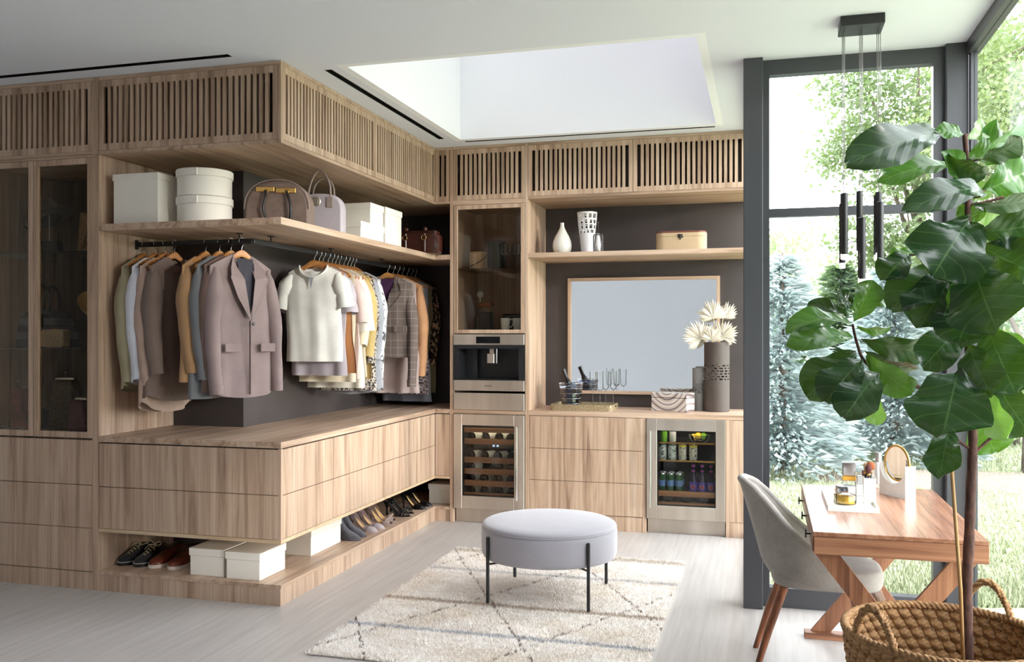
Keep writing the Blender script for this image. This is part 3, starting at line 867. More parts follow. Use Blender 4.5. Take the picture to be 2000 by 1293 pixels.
# --- coffee machine and warming drawer
cx0, cx1 = -2.474, -1.872
t = thing('coffee_machine', 'built-in steel and black coffee machine in the tall cabinet', 'coffee machine', ((cx0 + cx1) / 2, YB, 1.078))
yf = YB - .012
MB().box(cx0, cx1, yf, YB + .02, 1.462, 1.548, .002).part('top_panel', 'steel', t)
sx0, sx1 = at_y(930, 665, yf).x, at_y(976.5, 665, yf).x
MB().box(sx0, sx1, yf - .0015, yf + .004, 1.474, 1.529).part('display_screen', 'black_gloss', t)
MB().box(cx0, cx1, yf, YB + .02, 1.086, 1.172, .002).part('lower_panel', 'steel', t)
text_part('WOLF', 'logo_lettering', 'black_satin', t, (at_y(953, 754, yf).x, yf - .001, at_y(953, 754, yf).z), .016)
rc = MB().box(cx0, cx0 + .045, yf + .002, YB + .25, 1.172, 1.462).box(cx1 - .045, cx1, yf + .002, YB + .25, 1.172, 1.462)
rc.box(cx0 + .045, cx1 - .045, yf + .002, YB + .25, 1.43, 1.462).box(cx0 + .045, cx1 - .045, yf + .03, YB + .25, 1.172, 1.178).box(cx0 + .045, cx1 - .045, YB + .225, YB + .25, 1.178, 1.43)
rc.part('recess', 'black_satin', t)
MB().box(cx0 + .046, cx0 + .15, YB + .16, YB + .224, 1.179, 1.429).part('side_tank', 'black_satin', t)
MB().box(cx1 - .11, cx1 - .046, YB + .16, YB + .224, 1.179, 1.429).part('side_tank', 'black_satin', t)
g = MB()
for i in range(26):
    x = lerp(cx0 + .06, cx1 - .06, i / 25); g.box(x - .004, x + .004, yf + .032, YB + .15, 1.179, 1.184)
g.part('drip_grille', 'black_metal', t)
px0, px1 = at_y(951.5, 700, YB + .06).x, at_y(965, 700, YB + .06).x
sp = MB().box(px0, px1, YB + .055, YB + .10, 1.310, 1.390, .003).box(px0 + .02, px1 - .004, YB + .065, YB + .10, 1.39, 1.43)
sp.part('spout', 'steel', t)
MB().lathe([(.005, 1.310), (.005, 1.372)], (at_y(969.5, 700, YB + .06).x, YB + .07, 0), 10).lathe([(.006, 1.372), (.006, 1.43)], (at_y(969.5, 700, YB + .06).x, YB + .07, 0), 10).part('milk_spout', 'chrome', t, smooth=True, sharp=40)
t = thing('warming_drawer', 'plain stainless steel warming drawer below the coffee machine', 'drawer', ((cx0 + cx1) / 2, YB, .928))
MB().box(cx0, cx1, yf, YB + .02, .929, 1.068, .002).part('drawer_front', 'steel', t)
MB().box(cx0 + .01, cx1 - .01, YB + .02, YB + .4, .935, 1.06).part('drawer_box', 'black_satin', t)
# --- contents of the glazed cupboard
yc = YB + .25
lines_mat('leather_pale', (196, 164, 128), (184, 150, 112), 40, .5, width=.2)
def lz(px, py, Y=yc): return at_y(px, py, Y)
FL = 1.572
x = lz(934.5, 500).x
o = thing('leather_canister', 'pale wood canister with a dark curved strap on the glass shelf', 'canister', (x, yc, GSH))
MB().lathe([(.072, 0), (.076, .004), (.078, .148), (.074, .152), (.001, .152)], n=32, cap=False).part('canister_body', 'leather_pale', o, smooth=True, world=False, sharp=40)
mb = MB(); mb.tube([(.0795 * math.sin(R(q_)), -.0795 * math.cos(R(q_)), .03 + .085 * ((q_ + 60) / 130) ** 2) for q_ in range(-60, 75, 6)], .006, 6, flat=.5); mb.part('strap', 'black_satin', o, smooth=True, world=False)
x = lz(970, 500, yc + .12).x
plain('smoke_grey', (84, 90, 86), .3)
o = thing('grey_canister', 'tall grey-green cylinder canister behind the stemmed glasses', 'canister', (x, yc + .12, GSH))
MB().lathe([(.075, 0), (.078, .004), (.078, .225), (.080, .226), (.080, .245), (.076, .249), (.001, .249)], n=32, cap=False).part('canister_body', 'smoke_grey', o, smooth=True, world=False, sharp=40)
def wineglass(x, y, z, label, group, h=.215, r=.038):
    o = thing('wine_glass', label, 'glass', (x, y, z), 0, group)
    hb = h * .52
    MB().lathe([(.001, hb), (r * .45, hb + .006), (r * .95, hb + .03), (r, hb + .05), (r * .86, h)], n=24, cap=False).part('glass_bowl', 'drink_glass', o, smooth=True, world=False)
    MB().lathe([(.004, .006), (.0035, hb)], n=10).part('stem', 'drink_glass', o, smooth=True, world=False)
    MB().lathe([(r * .95, 0), (r * .9, .002), (.006, .006)], n=24).part('foot', 'drink_glass', o, smooth=True, world=False)
for px, dy, lab in ((985, -.06, 'front stemmed wine glass beside the grey canister'), (992, .05, 'rear stemmed wine glass beside the grey canister'), (1009, -.06, 'front stemmed wine glass away from the grey canister'), (1016, .05, 'rear stemmed wine glass away from the grey canister')):
    wineglass(lz(px, 500, yc + dy).x, yc + dy, GSH, lab, 'stemmed glasses in the cupboard')
x = lz(950, 620).x
lines_mat('coffee_beans', (58, 38, 30), (28, 18, 14), 90, .5, width=.1)
o = thing('coffee_jar', 'square glass jar of coffee beans with a wooden lid', 'jar', (x, yc, FL))
MB().box(-.058, .058, -.05, .05, 0, .205, .01).part('jar_body', 'drink_glass', o, world=False)
MB().box(-.053, .053, -.045, .045, .004, .165, .008).part('beans', 'coffee_beans', o, world=False)
MB().box(-.056, .056, -.048, .048, .206, .245, .006).part('lid', 'walnut_z', o, world=False)
x = lz(937, 600, yc + .06).x
o = thing('ball_decanter', 'narrow glass decanter with a round pale ball stopper', 'decanter', (lz(938, 600, yc + .11).x, yc + .11, FL))
MB().lathe([(.045, 0), (.052, .006), (.046, .12), (.02, .20), (.012, .235), (.012, .255)], n=24).part('decanter_body', 'drink_glass', o, smooth=True, world=False)
MB().lathe([(.006, .255), (.006, .29)], n=8).ball((0, 0, .318), .030, 16, 10).part('ball_stopper', 'can_white', o, smooth=True, world=False)
for k, (px, mm) in enumerate(((987, 'white_gloss'), (1010, 'can_white'))):
    x = lz(px, 630, YB + .12).x
    o = thing('coffee_mug', 'white tapered coffee mug with angular handle, ' + ('beside the coffee jar' if k == 0 else 'beside the right cupboard wall'), 'mug', (x, YB + .12 + .02 * k, FL))
    MB().lathe([(.030, 0), (.033, .003), (.041, .108), (.039, .110), (.037, .106), (.029, .006), (.001, .005)], n=28, cap=False).part('mug_body', mm, o, smooth=True, world=False)
    MB().tube(spline([(.040, 0, .098), (.066, 0, .096), (.062, 0, .05), (.036, 0, .032)], 5), .0045, 8).part('handle', mm, o, smooth=True, world=False)
x = lz(1006, 615, yc + .1).x
tag(MB().box(-.10, .08, -.06, .06, 0, .15, .008).part('dark_box', 'black_satin'), 'black box standing behind the white mugs', 'box').location = (x, yc + .12, FL)
# ================================================================== bar shelf and worktop
def pierced(mb, rfn, z0, z1, bands, n, th=.004, seed=1, hole=.66):
    """round wall with real openings; bands: list of (za, zb) rows of holes"""
    rnd = random.Random(seed)
    lv = [z0]
    for za, zb in bands: lv += [za, zb]
    lv.append(z1)
    def seg(zs, a0, a1, steps=2):
        m_ = max(1, steps)
        k = len(mb.v)
        for z in zs:
            for rr in (rfn(z), rfn(z) - th):
                for i in range(m_ + 1):
                    an = lerp(a0, a1, i / m_); mb.v.append((rr * math.cos(an), rr * math.sin(an), z))
        w = m_ + 1
        for j in range(len(zs) - 1):
            o = k + j * 2 * w; p = o + 2 * w
            for i in range(m_):
                mb.f.append((o + i, o + i + 1, p + i + 1, p + i)); mb.f.append((o + w + i + 1, o + w + i, p + w + i, p + w + i + 1))
            mb.f.append((o, p, p + w, o + w)); mb.f.append((o + m_, o + w + m_, p + w + m_, p + m_))
        for j in (0, len(zs) - 1):
            o = k + j * 2 * w
            for i in range(m_): mb.f.append((o + i, o + w + i, o + w + i + 1, o + i + 1))
    for s in range(0, len(lv) - 1):
        za, zb = lv[s], lv[s + 1]
        if s % 2 == 0:
            zs = [lerp(za, zb, i / 3) for i in range(4)]
            seg(zs, 0, 2 * PI, n * 3)
        else:
            off = rnd.uniform(0, 1)
            for i in range(n):
                c = (i + off + rnd.uniform(-.18, .18)) * 2 * PI / n
                wd = 2 * PI / n * (1 - hole) * rnd.uniform(.7, 1.4)
                seg([za, zb], c - wd / 2, c + wd / 2, 1)
    return mb
BS, BK = 2.204, K1
plain('ceramic_white', (226, 224, 214), 0.16, coat=.4); plain('ceramic_grey', (132, 130, 127), .5); plain('ceramic_umber', (76, 66, 60), .6); plain('ceramic_bright', (228, 228, 230), .4)
p = at_y(1098, 480, 7.33)
o = thing('gourd_vase', 'glossy off-white teardrop vase on the bar shelf', 'vase', (p.x, 7.33, BS))
s_ = .262 / .262
MB().lathe([(.052, 0), (.060, .004), (.075, .04), (.079, .07), (.075, .105), (.060, .145), (.038, .185), (.022, .215), (.016, .24), (.0155, .258), (.017, .262), (.012, .262), (.010, .24)], n=40, cap=False).part('vase_body', 'ceramic_white', o, smooth=True, world=False)
p = at_y(1147, 480, 7.42)
o = thing('pierced_white_vase', 'tall white flared vase with pierced cutout upper half on the bar shelf', 'vase', (p.x, 7.42, BS))
rf = lambda z: lerp(.050, .084, sm(z / .36) * .35 + .65 * z / .36)
MB().lathe([(.046, 0)] + [(rf(z), z) for z in (.004, .05, .10, .17)] + [(rf(.17) - .004, .17), (.046, .02), (.001, .01)], n=40, cap=False).part('vase_base', 'ceramic_bright', o, smooth=True, world=False, sharp=50)
pierced(MB(), rf, .17, .352, [(.178, .205), (.214, .246), (.256, .286), (.300, .335)], 11, seed=4, hole=.62).part('pierced_wall', 'ceramic_bright', o, world=False)
p = at_y(1168, 480, 7.22)
o = thing('glass_bottle', 'small clear glass bottle with a slim tall neck beside the pierced white vase', 'bottle', (p.x, 7.22, BS))
MB().lathe([(.030, 0), (.040, .004), (.041, .13), (.034, .146), (.012, .152), (.006, .156)], n=28).part('glass_body', 'drink_glass', o, smooth=True, world=False, sharp=50)
MB().lathe([(.007, .156), (.006, .245), (.007, .247)], n=12).part('neck', 'drink_glass', o, smooth=True, world=False)
MB().lathe([(.016, .012), (.024, .06), (.012, .138)], n=12).part('inner_stem', 'can_white', o, smooth=True, world=False)
# oval case
p0, p1 = at_y(1279, 480, 7.22), at_y(1379, 480, 7.22)
cx = (p0.x + p1.x) / 2; hw = (p1.x - p0.x) / 2
lines_mat('case_linen', (196, 172, 138), (180, 156, 122), 300, .5, width=.2, rough=.8)
plain('case_leather', (112, 64, 48), .35)
o = thing('oval_case', 'beige rounded travel case with brown leather top on the bar shelf', 'case', (cx, 7.32, BS))
def oval(z0, z1, hw, hd, mat, name, inset=0, par=None):
    pts = rrect(-hw, hw, -hd, hd, hd * .85, 8); n = len(pts); mb = MB()
    rings = [(z0, 1), (z1 - .006, 1), (z1, .975)] if inset else [(z0, 1), (z1, 1)]
    vs = [(x * k, y * k, z) for z, k in rings for x, y in pts]; fs = []
    for j in range(len(rings) - 1):
        for i in range(n): fs.append((j * n + i, j * n + (i + 1) % n, (j + 1) * n + (i + 1) % n, (j + 1) * n + i))
    fs += [tuple(range(n))[::-1], tuple((len(rings) - 1) * n + i for i in range(n))]
    return mb.add(vs, fs).part(name, mat, par or o, world=False, smooth=True, sharp=35)
oval(0, .112, hw, .085, 'case_linen', 'case_body'); oval(.114, .142, hw, .085, 'case_linen', 'case_lid'); oval(.1425, .156, hw * .995, .084, 'case_leather', 'leather_top', 1)
cl = MB().box(-.022, .018, -.092, -.0855, .118, .130, .002).box(-.02, .022, -.092, -.0855, .102, .113, .002).box(-.006, .004, -.093, -.0855, .088, .128, .002)
cl.part('clasp', 'black_metal', o, world=False)
# mirror
mx0, mx1, mz0, mz1 = -1.64, -.36, 1.041, 2.032
t = thing('wall_mirror', 'large landscape mirror in a slim wooden frame above the bar worktop', 'mirror', ((mx0 + mx1) / 2, YBW, mz0))
f = .026; ya, yb = YBW - .04, YBW - .004
MB().box(mx0, mx0 + f, ya, yb, mz0, mz1).part('frame_stile', 'wood_z', t)
MB().box(mx1 - f, mx1, ya, yb, mz0, mz1).part('frame_stile', 'wood_z', t)
MB().box(mx0 + f, mx1 - f, ya, yb, mz0, mz0 + f).part('frame_rail', 'wood_x', t)
MB().box(mx0 + f, mx1 - f, ya, yb, mz1 - f, mz1).part('frame_rail', 'wood_x', t)
MB().box(mx0 + f, mx1 - f, ya + .018, yb - .004, mz0 + f, mz1 - f).part('mirror_glass', 'mirror_glass', t)
# tray with bucket and flutes
lines_mat('tray_shagreen', (176, 160, 128), (128, 108, 76), 110, .5, width=.12, rough=.35)
tx0, tx1, ty0, ty1 = -1.69, -1.175, 7.215, 7.54
cxm, cym = (tx0 + tx1) / 2, (ty0 + ty1) / 2
t = thing('serving_tray', 'rectangular gold speckled tray with black inside on the bar worktop', 'tray', (cxm, cym, BK))
hw, hd, th = (tx1 - tx0) / 2, (ty1 - ty0) / 2, .01
po = rrect(-hw, hw, -hd, hd, .04, 5); pi = rrect(-hw + th, hw - th, -hd + th, hd - th, .032, 5); n = len(po); hh = .05
vs = [(x, y, z) for z in (0, hh) for x, y in po] + [(x, y, z) for z in (hh, .008) for x, y in pi]
fs = []
for i in range(n):
    j = (i + 1) % n
    fs += [(i, j, n + j, n + i), (n + i, n + j, 2 * n + j, 2 * n + i), (2 * n + i, 2 * n + j, 3 * n + j, 3 * n + i)]
fs.append(tuple(range(n))[::-1])
MB().add(vs, fs).part('tray_wall', 'tray_shagreen', t, world=False, smooth=True, sharp=40)
MB().add([(x * .999, y * .999, .0085) for x, y in pi], [tuple(range(n))]).part('tray_base', 'black_gloss', t, world=False)
MB().prism(rrect(-.028, .028, .026, .038, .005, 3), hw - .003, hw + .0012, 0).part('handle_slot', 'black_void', t, world=False)
TZ = BK + .009
p = at_y(1112, 780, 7.33)
o = thing('ice_bucket', 'faceted dark blue glass ice bucket standing on the gold tray', 'bucket', (p.x + .01, 7.35, TZ))
pr = []
for k in range(6):
    z = .205 * k / 5; r_ = lerp(.074, .100, k / 5); pr += [(r_ - .003, z + .002), (r_ + .001, z + .012)] if k < 5 else [(r_, z)]
MB().lathe(pr, n=14, cap=False).lathe([(.071, .006), (.001, .006)], n=14, cap=False).part('bucket_wall', 'blue_glass', o, world=False)
bl = MB().lathe([(.069, .010), (.092, .17), (.001, .18)], n=14); bl.part('ice', 'blue_glass', o, world=False)
rg = MB()
for k in range(6):
    z = .205 * k / 5; r_ = lerp(.074, .100, k / 5) + .001; rg.tube([(r_ * math.cos(q_), r_ * math.sin(q_), z + .002) for q_ in [2 * PI * i / 28 for i in range(28)]], .0016, 5, closed=True)
rg.part('rim_rings', 'chrome', o, smooth=True, world=False)
d = Vector((-.36, .03, .93)).normalized()
o = thing('champagne_bottle', 'dark champagne bottle with silver foil leaning in the ice bucket', 'bottle', (p.x - .008, 7.35, TZ + .1905))
mt = d.to_track_quat('Z', 'Y').to_matrix().to_4x4()
MB().lathe([(.032, 0), (.026, .03), (.018, .055), (.016, .11)], n=20).xf(mt).part('glass_body', 'bottle_black', o, smooth=True, world=False)
MB().lathe([(.0165, .05), (.0178, .052), (.0175, .12), (.019, .124), (.018, .138), (.006, .142)], n=20).xf(mt).part('foil', 'foil_dark', o, smooth=True, world=False, sharp=50)
for k, (px, yy) in enumerate(((1158, 7.30), (1172, 7.28), (1183, 7.42), (1198, 7.43))):
    x = at_y(px, 750, yy).x
    o = thing('champagne_flute', 'tall straight clear champagne flute on the tray, ' + ['nearest the ice bucket', 'second from the ice bucket', 'third from the ice bucket', 'farthest from the ice bucket'][k], 'glass', (x, yy, TZ), 0, 'champagne flutes on the tray')
    MB().lathe([(.001, .150), (.008, .152), (.022, .162), (.0255, .172), (.0275, .305)], n=24, cap=False).part('glass_bowl', 'drink_glass', o, smooth=True, world=False)
    MB().lathe([(.0045, .006), (.0030, .06), (.0035, .13), (.007, .150)], n=10).part('stem', 'drink_glass', o, smooth=True, world=False)
    MB().lathe([(.030, 0), (.028, .002), (.005, .006)], n=24).part('foot', 'drink_glass', o, smooth=True, world=False)
# agate box
m, nt, nd, lk, b = base_mat('agate')
v = coords(nd, lk, (1, 1, 1), obj=True)
wv = nd.new('ShaderNodeTexWave'); wv.wave_type = 'RINGS'; wv.rings_direction = 'Y'; wv.inputs['Scale'].default_value = 4.2; wv.inputs['Distortion'].default_value = 3; wv.inputs['Detail'].default_value = 1.5; wv.inputs['Detail Scale'].default_value = .6
mp = nd.new('ShaderNodeMapping'); mp.inputs['Location'].default_value = (.02, 0, -.20); lk.new(v, mp.inputs[0]); lk.new(mp.outputs[0], wv.inputs['Vector'])
r_ = ramp(nd, [(0, srgb(150, 134, 130)), (.10, srgb(212, 204, 198)), (.45, srgb(226, 220, 214)), (.6, srgb(184, 156, 124)), (.72, srgb(216, 208, 202)), (.94, srgb(176, 162, 158)), (1, srgb(112, 98, 98))])
lk.new(wv.outputs['Fac'], r_.inputs[0]); lk.new(r_.outputs[0], b.inputs['Base Color']); b.inputs['Roughness'].default_value = .2
rz = R(-20)
o = thing('agate_box', 'swirled agate pattern trinket box on the bar worktop', 'box', (-.715, 7.40, BK), rz)
MB().box(-.155, .155, -.075, .075, 0, .108, .004).part('box_body', 'agate', o, world=False)
MB().box(-.152, .152, -.072, .072, .108, .111).part('seam', 'black_satin', o, world=False)
MB().box(-.155, .155, -.075, .075, .111, .150, .004).part('box_lid', 'agate', o, world=False)
# pierced cylinder vases
for nm, lab, px, yy, r0, H, zb, mt_, sd in (('pierced_umber_vase', 'tall dark umber cylinder vase with pierced band holding dried palm fans', 1400, 7.47, .100, .555, (.255, .385), 'ceramic_umber', 9), ('pierced_grey_vase', 'slim grey cylinder vase with pierced band beside the tall umber vase', 1364, 7.53, .056, .345, (.145, .225), 'ceramic_grey', 12)):
    x = at_y(px, 790, yy).x
    if nm == 'pierced_grey_vase': x = at_y(1366, 790, yy).x
    o = thing(nm, lab, 'vase', (x, yy, BK))
    rf2 = lambda z, r0=r0: r0
    MB().lathe([(r0 * .96, 0), (r0, .004), (r0, zb[0] - .01), (r0 - .004, zb[0] - .01), (r0 - .005, .01), (.001, .01)], n=40, cap=False).part('vase_base', mt_, o, smooth=True, world=False, sharp=40)
    rows = []
    nb = 6
    for k in range(nb):
        za = lerp(zb[0], zb[1], k / nb); zc = za + (zb[1] - zb[0]) / nb * .55; rows.append((za, zc))
    pierced(MB(), rf2, zb[0] - .01, zb[1], rows, 16, seed=sd, hole=.6).part('pierced_band', mt_, o, world=False)
    MB().lathe([(r0 - .004, zb[1]), (r0, zb[1]), (r0, H - .002), (r0 - .002, H), (r0 - .005, H - .002), (r0 - .005, zb[1])], n=40, cap=False).part('vase_top', mt_, o, smooth=True, world=False, sharp=40)
    if r0 > .09: VX, VY, VZ = x, yy, BK + H
# dried palm fans
plain('palm_cream', (226, 216, 198), .8); plain('palm_stem', (206, 178, 138), .7)
fans = [((1393, 622), 7.42, 23, .155, 100, 185), ((1412, 622), 7.47, 15, .150, 62, 120), ((1370, 662), 7.36, 27, .165, 130, 205), ((1409, 658), 7.42, 18, .155, 40, 165), ((1390, 664), 7.32, 19, .125, 85, 175)]
for k, ((px, py), yy, n, L, mid, spread) in enumerate(fans):
    lab = ['upright dried cream palm fan rising highest behind the others in the umber vase', 'narrow spiky dried cream palm fan at the top beside the upright one', 'widest dried white palm fan spreading towards the mirror', 'dried cream palm fan spreading away from the mirror', 'small dried cream palm fan low in front over the vase rim'][k]
    c = at_y(px, py, yy)
    o = thing('palm_fan', lab, 'dried palm', (c.x, c.y, c.z), 0, None)
    tilt = Matrix.Rotation(R([4, -4, 10, 6, 18][k]), 4, 'X') @ Matrix.Rotation(R([4, -10, 10, -14, 0][k]), 4, 'Z')
    mb = MB(); rnd = random.Random(40 + k)
    for i in range(n):
        an = R(mid + spread * (i / (n - 1) - .5)); Lr = L * rnd.uniform(.82, 1.06) * (1 - .22 * abs(i / (n - 1) - .5) * 2)
        w = .5 * L * R(spread) / n * .90
        dx, dz = math.cos(an), math.sin(an); nx, nz = -dz, dx
        y_ = -.012 * math.sin(i * 1.7); bend = rnd.uniform(-.02, .03)
        prof = [(0.02, .15, 0), (.35, .75, .3), (.62, 1.0, .6), (.8, .72, .8), (1.0, .02, 1.2)]
        vs = []
        for s1, s2, s3 in prof:
            for sg, lift in ((-1, .004), (0, -.004), (1, .004)):
                vs.append((dx * Lr * s1 + nx * w * s2 * sg, y_ * s1 + bend * s3 * .5 + lift * (1 if s1 < 1 else 0), dz * Lr * s1 + nz * w * s2 * sg))
        fs = []
        for j in range(4):
            for q_ in range(2): fs.append((j * 3 + q_, j * 3 + q_ + 1, j * 3 + q_ + 4, j * 3 + q_ + 3))
        mb.add(vs, fs)
    mb.xf(tilt).part('fan_leaf', 'palm_cream', o, smooth=True, world=False)
    st = [(0, 0, 0), (.3 * (VX - c.x), .3 * (VY - c.y) + .02, .35 * (VZ - .05 - c.z)), (VX - c.x + .01 * (k - 2), VY - c.y + .012 * (k - 2), VZ - .16 - c.z)]
    MB().tube(spline(st, 6), .004, 6).part('stem', 'palm_stem', o, smooth=True, world=False)
# ================================================================== hanging clothes
def fabric(name, rgb, rough=.85, weave=500, var=.10, sheen=.15, vs_=6):
    m, nt, nd, lk, b = base_mat(name)
    c = srgb(*rgb)
    v = coords(nd, lk, (1, 1, 1), obj=True)
    n = tex_noise(nd, lk, v, vs_, 4); n2 = tex_noise(nd, lk, v, weave, 2)
    r = ramp(nd, [(.3, tuple(x * (1 - var) for x in c[:3]) + (1,)), (.7, tuple(min(1, x * (1 + var)) for x in c[:3]) + (1,))])
    r2 = ramp(nd, [(.3, (.86, .86, .86, 1)), (.7, (1.05, 1.05, 1.05, 1))])
    lk.new(n.outputs['Fac'], r.inputs[0]); lk.new(n2.outputs['Fac'], r2.inputs[0])
    lk.new(mix(nd, lk, 1.0, r.outputs[0], r2.outputs[0], 'MULTIPLY'), b.inputs['Base Color'])
    b.inputs['Roughness'].default_value = rough; b.inputs['Sheen Weight'].default_value = sheen
    b.inputs['Specular IOR Level'].default_value = .25
    bump(nd, lk, b, n2.outputs['Fac'], .15, .002)
    return m
def print_fabric(name, base, ink, scale, thr, stretch=(1, 1, 1), kind='noise', width=.03, dist=0):
    return lines_mat(name, base, ink, scale, thr, stretch, .85, 0, kind, dist, width)
def plaid(name, base, l1, l2):
    m, nt, nd, lk, b = base_mat(name)
    v = coords(nd, lk, (1, 1, 1), obj=True)
    sp = nd.new('ShaderNodeSeparateXYZ'); lk.new(v, sp.inputs[0])
    def stripes(sock, period, w, off=0.0):
        a = nd.new('ShaderNodeMath'); a.operation = 'MULTIPLY_ADD'; a.inputs[1].default_value = 1 / period; a.inputs[2].default_value = off; lk.new(sock, a.inputs[0])
        f = nd.new('ShaderNodeMath'); f.operation = 'FRACT'; lk.new(a.outputs[0], f.inputs[0])
        c = nd.new('ShaderNodeMath'); c.operation = 'LESS_THAN'; c.inputs[1].default_value = w; lk.new(f.outputs[0], c.inputs[0])
        return c.outputs[0]
    col = srgb(*base)
    for sock in (sp.outputs[0], sp.outputs[2]):
        col = mix(nd, lk, stripes(sock, .012, .42), col, mix(nd, lk, .28, col, srgb(*l2)))
    for sock in (sp.outputs[0], sp.outputs[2]):
        col = mix(nd, lk, stripes(sock, .060, .045, .3), col, srgb(*l1))
    lk.new(col, b.inputs['Base Color']); b.inputs['Roughness'].default_value = .9
    n2 = tex_noise(nd, lk, v, 500, 2); bump(nd, lk, b, n2.outputs['Fac'], .15, .002)
wood('hanger_wood', 0, (206, 148, 88), (188, 126, 70), (160, 100, 54), .3, 1.5)
def make_hanger():
    pr = bpy.data.objects.new('coat_hanger', None); COL.objects.link(pr); pr['_o'] = (0, 0, 0)
    # origin at rail centre
    hk = [(-.0165 * math.cos(a), 0, .0035 + .0185 * math.sin(a)) for a in [R(200 - 12 * i) for i in range(0, 20)]]
    hk = [(-.019, 0, -.006)] + [(-.020 * math.cos(R(t_)), 0, .004 + .0205 * math.sin(R(t_))) for t_ in range(0, 185, 15)] + [(.017, 0, -.012), (.004, 0, -.030), (0, 0, -.045), (0, 0, -.06)]
    MB().tube(hk, .0020, 7).part('hook', 'chrome', pr, smooth=True, world=False)
    mb = MB(); L = []; n = 25
    def prof(s):
        x = s * .205; z = -.052 - .014 * min(1, abs(s) * 3) ** 2 - .088 * abs(s) ** 1.2
        h = lerp(.042, .020, min(1, abs(s) * 1.25)); return x, z, h
    vs = []; fs = []
    for i in range(n):
        s = -1 + 2 * i / (n - 1); x, z, h = prof(s); y = .018 * abs(s) ** 2 ; t = .0075
        ring = [(-t, 0), (t, 0), (t * 1.15, -h * .3), (t * 1.15, -h * .75), (t * .6, -h), (-t * .6, -h), (-t * 1.15, -h * .75), (-t * 1.15, -h * .3)]
        vs += [(x, y + a, z + b_) for a, b_ in ring]
    for i in range(n - 1):
        for k in range(8): fs.append((i * 8 + k, i * 8 + (k + 1) % 8, (i + 1) * 8 + (k + 1) % 8, (i + 1) * 8 + k))
    fs += [tuple(range(8)), tuple((n - 1) * 8 + k for k in range(8))[::-1]]
    MB().add(vs, fs).part('wooden_arms', 'hanger_wood', pr, smooth=True, world=False, sharp=50)
    return pr
hanger0 = make_hanger(); hanger_used = [False]
def place_hanger(loc, rz, label, group):
    if hanger_used[0]: o = copy_tree(hanger0, None, loc, rz)
    else:
        o = hanger0; o.location = loc; o.rotation_euler = (0, 0, rz); hanger_used[0] = True
    return tag(o, label, 'hanger', group)
SHZ = -.058                                # neck height below the rail centre
def shoulder(x, hw):
    a = abs(x) / .205
    return -.045 - .014 * min(1, a * 3) ** 2 - .088 * a ** 1.2
